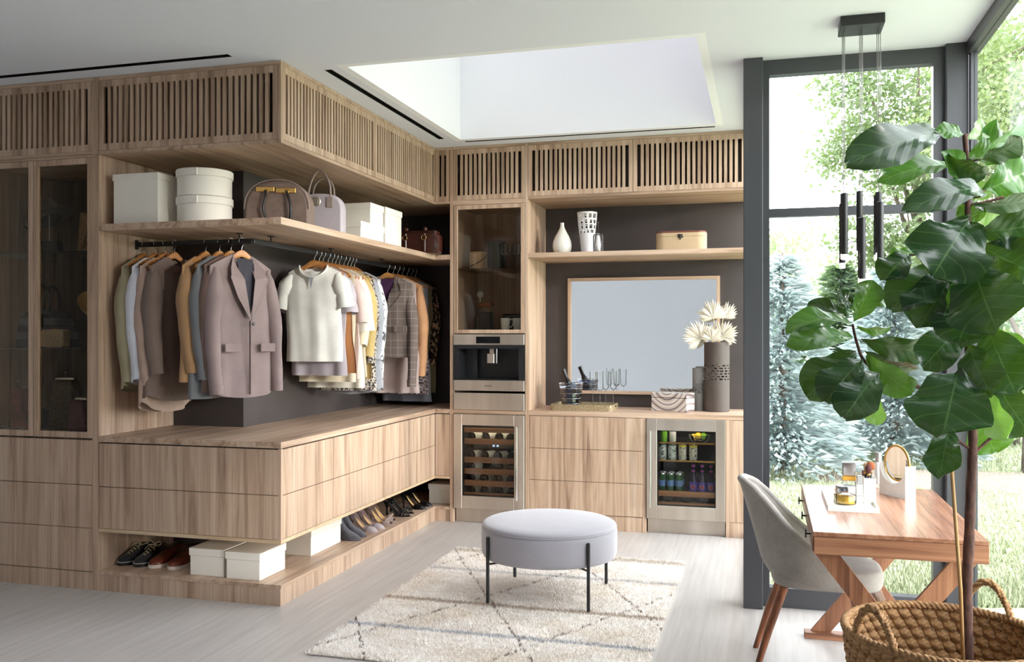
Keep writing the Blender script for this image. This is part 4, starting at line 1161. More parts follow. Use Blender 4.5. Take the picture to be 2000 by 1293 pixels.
def garment(name, label, cat, loc, rz, mat, hw=.225, hem=.26, length=.82, th=.055, nw=.075, nd_f=.10, sleeve='long', sl=.62, sr=.075, seed=1, collar=None, fold=.010, hem_curve=0.0, waist=0.0, strap=False, group=None, cuff=None, open_front=0.0, vneck=False, top=None, sleeve_mat=None, flare=0.0):
    o = thing(name, label, cat, loc, rz, group)
    rnd = random.Random(seed)
    ph = [rnd.uniform(0, 6.28) for _ in range(6)]
    z_hem = SHZ - length
    NU, NV = 44, 16
    def surf(u, v):
        a = 2 * PI * u
        cx, sy = math.cos(a), math.sin(a)
        side = -1 if sy < 0 else 1                      # front is -y
        w = lerp(hw, hem, v) - waist * math.exp(-((v - .45) / .22) ** 2) * 1.0 + flare * v * v
        x = w * (abs(cx) ** .9) * (1 if cx > 0 else -1)
        xs_ = x / w * hw
        zt = shoulder(xs_, hw)
        if strap: zt = SHZ - .03 - .10 * min(1, abs(xs_) / hw) ** 3
        an = abs(xs_) / nw
        if an < 1:
            dip = nd_f if side < 0 else .055
            if vneck and side < 0: zt -= dip * (1 - an) ** .9
            else: zt -= dip * (1 - an ** 2.4)
        zb = z_hem + hem_curve * (abs(cx) ** 2) * (1 if side < 0 else .6)
        z = lerp(zt, zb, v)
        t = th * (.16 + .84 * sm(v * 5)) * (abs(sy) ** .8)
        if abs(xs_) < nw and v < .12: t = max(t, .016 + .03 * (1 - an))
        y = side * t
        amp = fold * sm(v * 1.6)
        y += amp * (math.sin(x * 34 + ph[0] + v * 1.5) + .6 * math.sin(x * 61 + ph[1] - v * 2) + .5 * side * math.sin(x * 22 + ph[2]))
        x += amp * .5 * math.sin(z * 16 + ph[3])
        y += .010 * math.sin(v * 4 + ph[4])
        return (x, y, z)
    body = MB().grid(surf, NU, NV, wrap=True).part('body', mat, o, smooth=True, world=False)
    sleeves = []
    if sleeve:
        for sg in (-1, 1):
            L = sl if sleeve == 'long' else sl
            zx = shoulder(hw * .92, hw) - .008
            sway = rnd.uniform(-.02, .02); out = .058 if sleeve == 'long' else .055
            pts = []; rs = []
            NS = 14 if sleeve == 'long' else 7
            for i in range(NS):
                s = i / (NS - 1)
                px = hw * .84 + out * sm(s * 2.2) * (1.0 if sleeve == 'long' else 1 + .6 * s)
                if sleeve == 'long': px += .012 * s - .02 * s * s
                pz = zx - .012 - L * s + (.03 * (1 - sm(s * 5)) - .03)
                py = -.012 * sm(s * 2) * (1 if sleeve == 'long' else 0) - .05 * s * s * (1 if sleeve == 'long' else 0) + sway * s
                pts.append((sg * px, py, pz))
                r0 = interp([(0, .25), (.10, .85), (.25, 1.0), (.55, .84), (1, .66 if sleeve == 'long' else 1.0)], s)
                rs.append(sr * r0 * (1 + .05 * math.sin(s * 17 + ph[5] + sg)))
            mb = MB().tube(pts, rs, 12, flat=1.0, up=(1, 0, 0), cap=False)
            # squash along the hanger so the sleeve hangs flat
            mb.v = [(sg * (hw * .84 + (abs(x) - hw * .84) * .72) if x * sg > 0 else x, y * .82, z + .006 * math.sin(y * 60 + z * 30)) for x, y, z in mb.v]
            s_ = mb.part('sleeve', sleeve_mat or mat, o, smooth=True, world=False)
            sleeves.append((s_, pts, rs, sg))
            if cuff and sleeve == 'long':
                e = Vector(pts[-1]); r0 = rs[-1] * 1.04
                cb_ = MB().tube([(e.x, e.y, e.z + .055), (e.x, e.y, e.z + .02), (e.x, e.y, e.z - .004)], [r0, r0 * 1.01, r0], 12, up=(1, 0, 0), cap=False)
                cb_.v = [(sg * (hw * .84 + (abs(x) - hw * .84) * .72), y * .82, z) for x, y, z in cb_.v]
                cb_.part('cuff', cuff, s_, smooth=True, world=False)
    def fy(x, z):                                   # y just in front of the garment's front
        return -(th + .012 + fold * .6)
    if collar:
        CZ = SHZ - .045
        mb = MB()
        for sg in (-1, 1):
            # folded shirt collar leaf
            A = [(sg * nw * .98, .012, CZ + .012), (sg * nw * 1.18, -.008, CZ - .022), (sg * nw * .70, -.048, CZ - .088), (sg * nw * .12, -.045, CZ - .062), (sg * nw * .55, -.03, CZ - .018)]
            B = [(x, y - .004, z) for x, y, z in A]
            n = len(A)
            mb.add(A + B, [tuple(range(n)), tuple(range(n, 2 * n))[::-1]] + [(i, (i + 1) % n, n + (i + 1) % n, n + i) for i in range(n)])
        band = [(nw * math.cos(a), .012 + .028 * math.sin(a), CZ + .016) for a in [PI * i / 10 for i in range(11)]]
        vs = [p for p in band] + [(x * 1.14, y * 1.1, z - .042) for x, y, z in band]
        mb.add(vs, [(i, i + 1, 12 + i, 11 + i) for i in range(10)])
        mb.part('collar', collar, o, smooth=False, world=False)
    return o, body, surf
def jacket_details(o, mat, lining, hw, length, th, vz=-.42, buttons=1, lap=.075, flap=True, btn='black_gloss'):
    """open V with lining, notched lapels, button, pocket flaps"""
    fy = -(th + .020)
    top = SHZ - .030
    V = SHZ + vz
    MB().add([(-.062, -.028, top - .02), (.062, -.028, top - .02), (.058, fy + .012, top - .16), (.004, fy + .004, V), (-.004, fy + .004, V), (-.058, fy + .012, top - .16)], [(0, 1, 2, 3, 4, 5)]).part('lining', lining, o, world=False)
    for sg in (-1, 1):
        z1 = top - .13
        P = [(.058, .006, top + .012), (.085, -.016, top - .022), (.085 + lap * .55, fy + .022, top - .085), (.064 + lap * .95, fy + .006, z1), (.050 + lap * 1.25, fy + .002, z1 - .012), (.052 + lap * .6, fy - .006, V * .5 + z1 * .5), (.004, fy - .010, V - .012), (.002, fy - .010, V + .004), (.040, fy + .002, z1 - .02), (.056, -.020, top - .07)]
        A = [(sg * x, y, z) for x, y, z in P]; B = [(x, y - .0045, z) for x, y, z in A]; n = len(A)
        MB().add(A + B, [tuple(range(n)), tuple(range(n, 2 * n))[::-1]] + [(i, (i + 1) % n, n + (i + 1) % n, n + i) for i in range(n)]).part('lapel', mat, o, world=False)
    for k in range(buttons):
        z = V - .03 - .10 * k
        MB().lathe([(.0001, -.003), (.010, -.002), (.011, .001), (.009, .003), (.0001, .002)], n=14, cap=False).xf(Matrix.Translation((.014, fy - .014, z)) @ Matrix.Rotation(R(90), 4, 'X')).part('button', btn, o, smooth=True, world=False)
    if flap:
        for sg in (-1, 1):
            z = SHZ - length * .64
            MB().box(sg * .135 - .058, sg * .135 + .058, fy - .012, fy - .006, z - .045, z + .008, .003).part('pocket_flap', mat, o, world=False)
    # front edge of the closed jacket
    MB().box(-.003, .003, fy - .012, fy + .004, SHZ - length + .02, V - .01).part('front_edge', mat, o, world=False)
for nm, c in (('shirt_olive', (162, 152, 124)), ('shirt_white', (222, 224, 232)), ('shirt_blush', (186, 160, 144)), ('shirt_taupe', (124, 106, 96)), ('jacket_camel', (172, 134, 96)), ('jacket_grey', (122, 123, 126)), ('jacket_brown', (112, 90, 82)), ('blazer_mauve', (142, 124, 122)), ('lining_dark', (62, 60, 68)),
              ('blouse_white', (238, 236, 228)), ('tee_lilac', (184, 174, 180)), ('satin_rust', (168, 112, 70)), ('top_cream', (240, 226, 198)), ('top_blush', (216, 192, 184)), ('blouse_ivory', (240, 234, 220)), ('top_mustard', (206, 178, 118)), ('top_silver', (168, 170, 176)), ('coat_apricot', (220, 166, 122)), ('skirt_pink', (206, 184, 178)), ('dress_pewter', (158, 160, 168)), ('dress_olive', (140, 132, 100)), ('lining_purple', (78, 44, 82))):
    fabric(nm, c)
print_fabric('print_leopard', (206, 196, 184), (56, 46, 44), 75, .5, width=.04)
print_fabric('print_floral', (222, 220, 218), (88, 88, 92), 32, .57, width=.03)
print_fabric('print_zebra', (210, 196, 190), (60, 46, 50), 24, .5, (1, 1, 2.4), width=.04, dist=2)
print_fabric('print_dark_leopard', (176, 146, 116), (26, 22, 22), 46, .47, (1, 1, .6), width=.03)
plaid('plaid_brown', (134, 117, 108), (178, 168, 170), (84, 72, 66))
# ---- rail along the left panel: garments face +X
def rx(px): return at_y(px, 472, RY).x
R1 = R(90)
left = [
 (281, 'dress_shirt', 'khaki long-sleeved shirt hanging next to the wooden end panel', 'shirt', 'shirt_olive', dict(length=.88, sl=.66, collar='shirt_olive', cuff='shirt_olive', hw=.225, hem=.25, th=.035, hem_curve=.06), 6),
 (304, 'dress_shirt', 'crisp white long-sleeved shirt hanging between khaki and blush shirts', 'shirt', 'shirt_white', dict(length=.84, sl=.64, collar='shirt_white', cuff='shirt_white', th=.035, hem_curve=.06), 3),
 (322, 'dress_shirt', 'pale blush shirt with the longest tail on the left rail', 'shirt', 'shirt_blush', dict(length=1.00, sl=.68, collar='shirt_blush', cuff='shirt_blush', th=.04, hem_curve=.08), 0),
 (341, 'overshirt', 'dark taupe overshirt with wide sleeves hanging beside the blush shirt', 'shirt', 'shirt_taupe', dict(length=.93, sl=.62, collar='shirt_taupe', th=.06, sr=.085, hem_curve=.05), -3),
 (402, 'suit_jacket', 'camel tan jacket hanging between taupe overshirt and grey jacket', 'jacket', 'jacket_camel', dict(length=.80, sl=.60, th=.05, cuff='jacket_camel', collar='jacket_camel'), 0),
 (429, 'suit_jacket', 'cool grey jacket hanging between camel and dark brown jackets', 'jacket', 'jacket_grey', dict(length=.90, sl=.64, th=.06, cuff='jacket_grey', collar='jacket_grey'), -3),
 (451, 'suit_jacket', 'dark brown corduroy jacket hanging behind the mauve blazer', 'jacket', 'jacket_brown', dict(length=.86, sl=.62, th=.05, cuff='jacket_brown', collar='jacket_brown'), -8),
 (472, 'mauve_blazer', 'mauve taupe blazer with notched lapels facing the room', 'jacket', 'blazer_mauve', dict(length=.90, sl=.72, th=.055, hw=.235, hem=.235, cuff='blazer_mauve', nd_f=.30, nw=.07, vneck=True, hem_curve=.03, fold=.006), -18),
]
for k, (px, nm, lab, cat, mt, kw, dr) in enumerate(left):
    loc = (rx(px), RY, RZ)
    rz = R1 + R(dr)
    o, body, surf = garment(nm, lab, cat, loc, rz, mt, seed=20 + k, **kw)
    if k == 7: jacket_details(o, mt, 'lining_dark', kw['hw'], kw['length'], kw['th'])
    place_hanger(loc, rz, 'wooden hanger carrying the ' + ['khaki shirt', 'white long-sleeved shirt', 'blush shirt', 'dark taupe overshirt', 'camel jacket', 'cool grey jacket', 'dark brown jacket', 'mauve blazer'][k], 'wooden hangers on the rail')
# ---- rail along the peninsula: garments face the camera side (-Y)
def ry(px): return at_x(px, 490, RX).y
rowA = [
 (614, 'v_neck_blouse', 'white short-sleeved blouse with a notched neck, foremost of its group', 'blouse', 'blouse_white', dict(hw=.195, hem=.205, length=.70, sleeve='short', sl=.20, sr=.085, th=.05, nd_f=.085, nw=.10, fold=.007), 7),
 (623.6, 'tee_shirt', 'lilac grey short-sleeved top hanging right behind the white blouse', 'top', 'tee_lilac', dict(hw=.20, hem=.21, length=.80, sleeve='short', sl=.24, sr=.085, th=.02), 3),
 (631, 'satin_top', 'rust brown satin top whose hem shows below the white blouse', 'top', 'satin_rust', dict(hw=.195, hem=.25, length=.785, sleeve=None, th=.02, fold=.012), 1),
 (640.7, 'knit_top', 'cream sleeveless top hanging behind the rust satin top', 'top', 'top_cream', dict(hw=.20, hem=.22, length=.85, sleeve=None, th=.02), 4),
 (648.8, 'knit_top', 'blush pink short-sleeved top in the middle of the blouses', 'top', 'top_blush', dict(hw=.205, hem=.22, length=.83, sleeve='short', sl=.30, sr=.07, th=.02), 0),
 (655.6, 'peasant_blouse', 'white blouse with loose half sleeves among the light tops', 'blouse', 'blouse_ivory', dict(hw=.205, hem=.23, length=.90, sleeve='short', sl=.36, sr=.09, th=.025, fold=.012), 2),
 (662.5, 'knit_top', 'ivory long-sleeved top hanging before the mustard top', 'top', 'top_cream', dict(hw=.205, hem=.22, length=.82, sleeve='long', sl=.46, sr=.075, th=.02), -2),
 (671.6, 'mustard_top', 'mustard yellow long-sleeved top hanging before the leopard print one', 'top', 'top_mustard', dict(hw=.21, hem=.22, length=.84, sleeve='long', sl=.54, sr=.075, th=.02), 2),
 (679, 'leopard_top', 'black and cream leopard print long-sleeved blouse', 'blouse', 'print_leopard', dict(hw=.21, hem=.24, length=.93, sleeve='long', sl=.60, sr=.07, th=.025), 0),
 (685.4, 'silver_top', 'silver grey long-sleeved top behind the leopard blouse', 'top', 'top_silver', dict(hw=.21, hem=.25, length=.96, sleeve='long', sl=.56, sr=.075, th=.025, hem_curve=.05), 3),
 (692, 'floral_blouse', 'pale grey floral print blouse, last of the blouse group', 'blouse', 'print_floral', dict(hw=.215, hem=.24, length=.90, sleeve='long', sl=.56, sr=.08, th=.02), 0),
]
hl = ['white notched blouse', 'lilac grey top', 'rust satin top', 'cream sleeveless top', 'blush pink top', 'white half-sleeved blouse', 'ivory long-sleeved top', 'mustard top', 'leopard print blouse', 'silver grey top', 'floral print blouse']
for k, (px, nm, lab, cat, mt, kw, dr) in enumerate(rowA):
    loc = (RX, ry(px), RZ)
    o, body, surf = garment(nm, lab, cat, loc, R(dr), mt, seed=60 + k, **kw)
    if k == 0:
        MB().add([(-.016, -.060, SHZ - .118), (.016, -.060, SHZ - .118), (0, -.070, SHZ - .20)], [(0, 1, 2)]).part('neck_notch', 'top_silver', o, world=False)
        MB().tube([(.102 * math.cos(a), -.014 - .036 * math.sin(a), SHZ - .034 - .082 * math.sin(a)) for a in [PI * i / 14 for i in range(15)]], .010, 8, flat=.6).part('neckband', mt, o, smooth=True, world=False)
    place_hanger(loc, R(dr), 'wooden hanger carrying the ' + hl[k], 'wooden hangers on the rail')
rowB = [
 (757, 'plaid_blazer', 'brown plaid blazer with purple lining hanging over a pink skirt', 'jacket', 'plaid_brown', dict(hw=.215, hem=.215, length=.70, sl=.80, sr=.072, th=.06, nd_f=.28, nw=.065, vneck=True, waist=.02, fold=.004, cuff='plaid_brown'), 6),
 (767.8, 'pink_dress', 'dusty pink dress with a pleated skirt behind the plaid blazer', 'dress', 'skirt_pink', dict(hw=.20, hem=.235, length=1.00, sleeve=None, th=.03, fold=.016, waist=.02), 4),
 (777, 'apricot_coat', 'long apricot tan coat hanging behind the plaid blazer', 'coat', 'coat_apricot', dict(hw=.225, hem=.24, length=.78, sl=.72, sr=.075, th=.03), 2),
 (785.5, 'zebra_dress', 'dark zebra print dress behind the apricot coat', 'dress', 'print_zebra', dict(hw=.205, hem=.25, length=1.02, sleeve=None, th=.03, strap=True), 0),
 (795, 'sheath_dress', 'pewter grey sleeveless sheath dress reaching the worktop', 'dress', 'dress_pewter', dict(hw=.20, hem=.24, length=1.09, sleeve=None, th=.03, waist=.03, nw=.10), -6),
 (803, 'olive_dress', 'muted olive gold sleeveless dress near the inner corner', 'dress', 'dress_olive', dict(hw=.205, hem=.25, length=1.02, sleeve=None, th=.03), -8),
 (811, 'dark_leopard_blouse', 'black and tan leopard blouse with long sleeves, deepest in the corner', 'blouse', 'print_dark_leopard', dict(hw=.225, hem=.24, length=.66, sl=.64, sr=.07, th=.03), -14),
]
hl = ['plaid blazer', 'dusty pink dress', 'apricot coat', 'zebra dress', 'pewter sheath dress', 'olive dress', 'black and tan leopard blouse']
for k, (px, nm, lab, cat, mt, kw, dr) in enumerate(rowB):
    loc = (RX, ry(px), RZ)
    o, body, surf = garment(nm, lab, cat, loc, R(dr), mt, seed=90 + k, **kw)
    if k == 0:
        jacket_details(o, mt, 'lining_purple', kw['hw'], kw['length'], kw['th'], vz=-.33, buttons=2)
    place_hanger(loc, R(dr), 'wooden hanger carrying the ' + hl[k], 'wooden hangers on the rail')
# ================================================================== boxes, bags, shoes
lines_mat('box_linen', (246, 240, 228), (238, 231, 218), 420, .5, width=.25, rough=.8)
plain('box_shade', (196, 190, 172), .8)
def storage_box(label, x0, x1, y0, y1, z0, h, lid=.045, rz=0, name='storage_box', group=None):
    o = thing(name, label, 'box', ((x0 + x1) / 2, (y0 + y1) / 2, z0), rz, group)
    a, b2 = (x1 - x0) / 2, (y1 - y0) / 2; e = .006
    MB().box(-a + e, a - e, -b2 + e, b2 - e, 0, h - lid * .5, .002).part('box_body', 'box_linen', o, world=False)
    MB().box(-a, a, -b2, b2, h - lid, h, .003).part('lid', 'box_linen', o, world=False)
    return o
storage_box('large square ivory lidded box on the shelf beside the end panel', -3.812, -3.486, 4.66, 5.02, S1, .305, .04)
for k in range(2):
    z = S1 + .165 * k
    o = thing('round_hat_box', 'round ivory lidded box stacked on another round box' if k else 'round ivory lidded box under another round box', 'box', (-3.30, 4.855, z))
    MB().lathe([(.155, 0), (.160, .003), (.160, .135)], n=44).part('box_body', 'box_linen', o, smooth=True, world=False, sharp=40)
    MB().lathe([(.168, .118), (.168, .160), (.165, .163), (.001, .164)], n=44, cap=False).lathe([(.161, .118), (.168, .118)], n=44, cap=False).part('lid', 'box_linen', o, smooth=True, world=False, sharp=40)
    MB().box(.02, .06, -.170, -.160, .118, .160).part('seam_overlap', 'box_linen', o, world=False)
storage_box('low ivory shelf box carrying a second box', -3.02, -2.70, 5.80, 6.205, S1, .128)
storage_box('ivory shelf box stacked on the low ivory box', -3.0, -2.705, 5.97, 6.205, S1 + .129, .150)
storage_box('tall narrow ivory box at the end of the shelf stack', -2.98, -2.700, 6.225, 6.545, S1, .283)
storage_box('ivory shoe box on the platform beside the brown sneakers', -3.285, -3.045, 4.672, 4.99, .121, .160)
storage_box('ivory shoe box at the open corner of the platform', -3.030, -2.800, 4.655, 4.955, .121, .158)
storage_box('ivory shoe box between the platform corner and grey boots', -3.06, -2.80, 5.27, 5.705, .121, .168)
storage_box('shaded ivory box in the inner corner of the platform', -2.745, -2.53, 7.22, 7.50, .121, .165)
# ---- handbags
fabric('bag_taupe', (128, 108, 98), .6, 220, .12, .1, 25); fabric('bag_lilac', (186, 176, 182), .5, 300, .05, .1, 8); plain('leather_black', (34, 30, 30), .35); plain('leather_mahogany', (70, 34, 28), .22, bmp=.1, bscale=40); plain('bag_trim', (150, 132, 124), .5)
def bag_solid(mb, outline, depth, puff=.5, n=8, taper=1.0):
    """outline (x,z) closed loop; soft-sided bag between -depth/2 and depth/2"""
    cx = sum(p[0] for p in outline) / len(outline); cz = min(p[1] for p in outline)
    m_ = len(outline); vs = []; fs = []
    L = [(-1, .80), (-.96, .90), (-.8, .97), (-.4, 1), (.4, 1), (.8, .97), (.96, .90), (1, .80)]
    for s, k in L:
        for x, z in outline:
            kk = lerp(1, k, puff)
            zz = cz + (z - cz) * kk
            w = lerp(1.0, taper, (z - cz) / max(1e-6, max(p[1] for p in outline) - cz))
            vs.append((cx + (x - cx) * kk, s * depth / 2 * w, zz))
    for j in range(len(L) - 1):
        for i in range(m_): fs.append((j * m_ + i, j * m_ + (i + 1) % m_, (j + 1) * m_ + (i + 1) % m_, (j + 1) * m_ + i))
    fs += [tuple(range(m_)), tuple((len(L) - 1) * m_ + i for i in range(m_))[::-1]]
    return mb.add(vs, fs)
def dome(w, h, hs, n=18, p=2.3):
    """dome outline: straight sides to hs, superellipse top"""
    P = [(-w / 2, 0), (-w / 2, hs)]
    for i in range(1, n):
        a = PI - PI * i / n
        P.append((w / 2 * (abs(math.cos(a)) ** (2 / p)) * (1 if math.cos(a) > 0 else -1), hs + (h - hs) * abs(math.sin(a)) ** (2 / p)))
    P += [(w / 2, hs), (w / 2, 0)]
    return P
rz = R(16)
o = thing('taupe_handbag', 'domed taupe leather handbag with gold bar clasp and dark handles', 'handbag', (-2.90, 5.06, S1), rz)
bag_solid(MB(), dome(.40, .285, .10), .20).part('bag_body', 'bag_taupe', o, smooth=True, world=False, sharp=60)
MB().tube([(x * .985, -.100, z * .97 + .004) for x, z in dome(.40, .285, .10)[1:-1]], .004, 6).part('piping', 'bag_trim', o, smooth=True, world=False)
MB().box(-.125, -.012, -.110, -.101, .205, .236, .003).part('clasp_bar', 'gold', o, world=False)
MB().box(-.006, .118, -.110, -.101, .198, .229, .003).part('clasp_bar', 'gold', o, world=False)
for sg in (-1, 1):
    x = .063 * sg
    MB().tube(spline([(x, -.112, .212), (x + .01 * sg * 0, -.128, .16), (x - .012, -.130, .10), (x + .01, -.124, .03), (x + .03, -.112, .008)] if sg < 0 else [(x, -.112, .206), (x + .022, -.128, .15), (x + .030, -.130, .09), (x + .022, -.124, .03), (x + .01, -.112, .008)], 6), .0085, 8).part('handle', 'leather_black', o, smooth=True, world=False)
    MB().tube([(x + .018 * math.cos(a) * .7, -.113, .205 + .012 * math.sin(a)) for a in [2 * PI * i / 12 for i in range(12)]], .003, 6, closed=True).part('handle_ring', 'gold', o, smooth=True, world=False)
o = thing('lilac_handbag', 'pale lilac grey handbag with tall looped handles and round emblem', 'handbag', (-2.825, 5.46, S1), R(14))
bag_solid(MB(), dome(.30, .262, .15, p=2.8), .15, .4).part('bag_body', 'bag_lilac', o, smooth=True, world=False, sharp=60)
for sg, y, hh in ((-1, -.055, .415), (1, .055, .385)):
    P = [(-.07, y - .022, .20), (-.072, y - .01, .26), (-.060, y, .33), (-.022, y, hh - .012), (.022, y, hh - .012), (.060, y, .33), (.072, y - .01, .26), (.07, y - .022, .20)]
    MB().tube(spline(P, 6), .0075, 8).part('handle', 'bag_trim', o, smooth=True, world=False)
for x in (-.07, .07):
    MB().box(x - .022, x + .022, -.083, -.077, .165, .235, .003).part('handle_tab', 'bag_trim', o, world=False)
mb = MB()
mb.lathe([(.030, 0), (.032, .003), (.027, .006)], n=20).lathe([(.018, .004), (.014, .008)], n=8)
for i in range(7):
    a = 2 * PI * i / 7; mb.box(.016 * math.cos(a) - .005, .016 * math.cos(a) + .005, .016 * math.sin(a) - .003, .016 * math.sin(a) + .003, .004, .010)
mb.xf(Matrix.Translation((-.02, -.076, .205)) @ Matrix.Rotation(R(90), 4, 'X')).part('emblem', 'steel', o, world=False)
MB().box(-.128, -.112, -.086, -.078, .12, .19, .003).part('zip_pull', 'leather_black', o, world=False)
o = thing('mahogany_bag', 'glossy mahogany leather bag with ring buckles at the end of the shelf', 'handbag', (-2.735, 6.99, S1), R(0))
bag_solid(MB(), rrect(-.18, .18, 0, .165, .03, 4), .16, .4).part('bag_body', 'leather_mahogany', o, smooth=True, world=False, sharp=60)
bag_solid(MB(), rrect(-.165, .165, .155, .185, .012, 4), .10, .3).part('bag_top', 'leather_mahogany', o, smooth=True, world=False, sharp=60)
for x in (-.09, .075):
    MB().box(x - .012, x + .012, -.092, -.084, .01, .16, .003).part('strap', 'leather_mahogany', o, world=False)
    MB().tube([(x + .020 * math.cos(a), -.095, .125 + .020 * math.sin(a)) for a in [2 * PI * i / 18 for i in range(18)]], .0035, 7, closed=True).part('ring_buckle', 'brass', o, smooth=True, world=False)
    MB().ball((x, -.06, .195), .020, 12, 8).part('knot', 'leather_mahogany', o, smooth=True, world=False)
MB().tube(spline([(.10, -.05, .17), (.17, -.075, .13), (.19, -.08, .06), (.17, -.085, .02)], 6), .007, 7).part('handle', 'leather_mahogany', o, smooth=True, world=False)
# ---- shoes
plain('suede_black', (34, 36, 40), .8, sheen=.2); plain('sole_dark', (40, 36, 34), .6); plain('lace_tan', (186, 170, 132), .7); plain('leather_chestnut', (118, 56, 36), .35); plain('sole_white', (226, 214, 200), .6); plain('lace_brown', (78, 58, 46), .7); plain('stitch_white', (200, 198, 190), .7); plain('shoe_lining', (24, 22, 22), .8)
def lace_shoe(name, label, loc, rz, upper, sole, lace, welt=None, high=0.0, group=None):
    """toe points to -y; origin under the heel centre line middle"""
    o = thing(name, label, 'shoe', loc, rz, group)
    L = .29
    def hw(s): return interp([(0, .030), (.08, .036), (.3, .036), (.5, .042), (.72, .050), (.86, .046), (.95, .030), (1, .006)], s)
    def top(s): return interp([(0, .085 + high), (.10, .092 + high), (.30, .088 + high * .8), (.42, .102 + high * .3), (.55, .086), (.70, .064), (.85, .052), (.95, .042), (1, .026)], s)
    def up(u, v):
        s = v; a = PI * u; w = hw(s); h = top(s) - .018
        return (w * (abs(math.cos(a)) ** .75) * (1 if math.cos(a) > 0 else -1), .10 - L * s, .018 + h * abs(math.sin(a)) ** .8)
    MB().grid(up, 15, 26).part('upper', upper, o, smooth=True, world=False)
    ring = [];
    pts = [(hw(s / 24) * 1.07 + .002, .10 - L * s / 24) for s in range(25)]
    out = pts + [(-x, y) for x, y in pts[::-1]]
    MB().prism(out, 0, .020, 2).part('sole', sole, o, world=False)
    if welt:
        MB().tube([(x * .98, y, .0215) for x, y in out], .0022, 5, closed=True).part('welt_stitching', welt, o, smooth=True, world=False)
    # opening
    MB().add([(.024 * math.cos(a), .045 + .044 * math.sin(a), .094 + high * .9 - .010 * math.sin(a) * 0 + .001) for a in [2 * PI * i / 16 for i in range(16)]], [tuple(range(16))]).part('opening', 'shoe_lining', o, world=False)
    mb = MB()
    for k in range(5):
        s = .42 + .075 * k; y = .10 - L * s; z = top(s) + .002
        mb.tube([(-.020, y, z - .008), (0, y - .006, z + .002), (.020, y - .012, z - .010)], .0022, 5); mb.tube([(.020, y, z - .008), (0, y - .006, z + .003), (-.020, y - .012, z - .010)], .0022, 5)
    y = .10 - L * .40; z = top(.40) + .006
    for sg in (-1, 1):
        mb.tube(spline([(0, y, z), (sg * .03, y + .006, z + .016), (sg * .052, y - .004, z + .004), (sg * .03, y - .012, z - .004), (0, y - .002, z)], 5), .0022, 5)
        mb.tube(spline([(0, y, z), (sg * .02, y - .03, z - .004), (sg * .036, y - .05, z - .026)], 4), .0022, 5)
    mb.part('laces', lace, o, smooth=True, world=False)
    return o
P0 = .121
for k, x in enumerate((-3.806, -3.698)):
    lace_shoe('lace_shoe', 'black suede lace-up shoe with tan laces on the platform, ' + ('touching the end panel side' if k == 0 else 'beside the brown sneakers'), (x, 4.925, P0), R(-4 + 3 * k), 'suede_black', 'sole_dark', 'lace_tan', 'stitch_white')
for k, x in enumerate((-3.580, -3.452)):
    lace_shoe('sneaker', 'chestnut leather sneaker with white sole, ' + ('next to the black suede shoes' if k == 0 else 'next to the ivory shoe box'), (x, 4.925, P0), R(-5 + 3 * k), 'leather_chestnut', 'sole_white', 'lace_brown', None, .01)
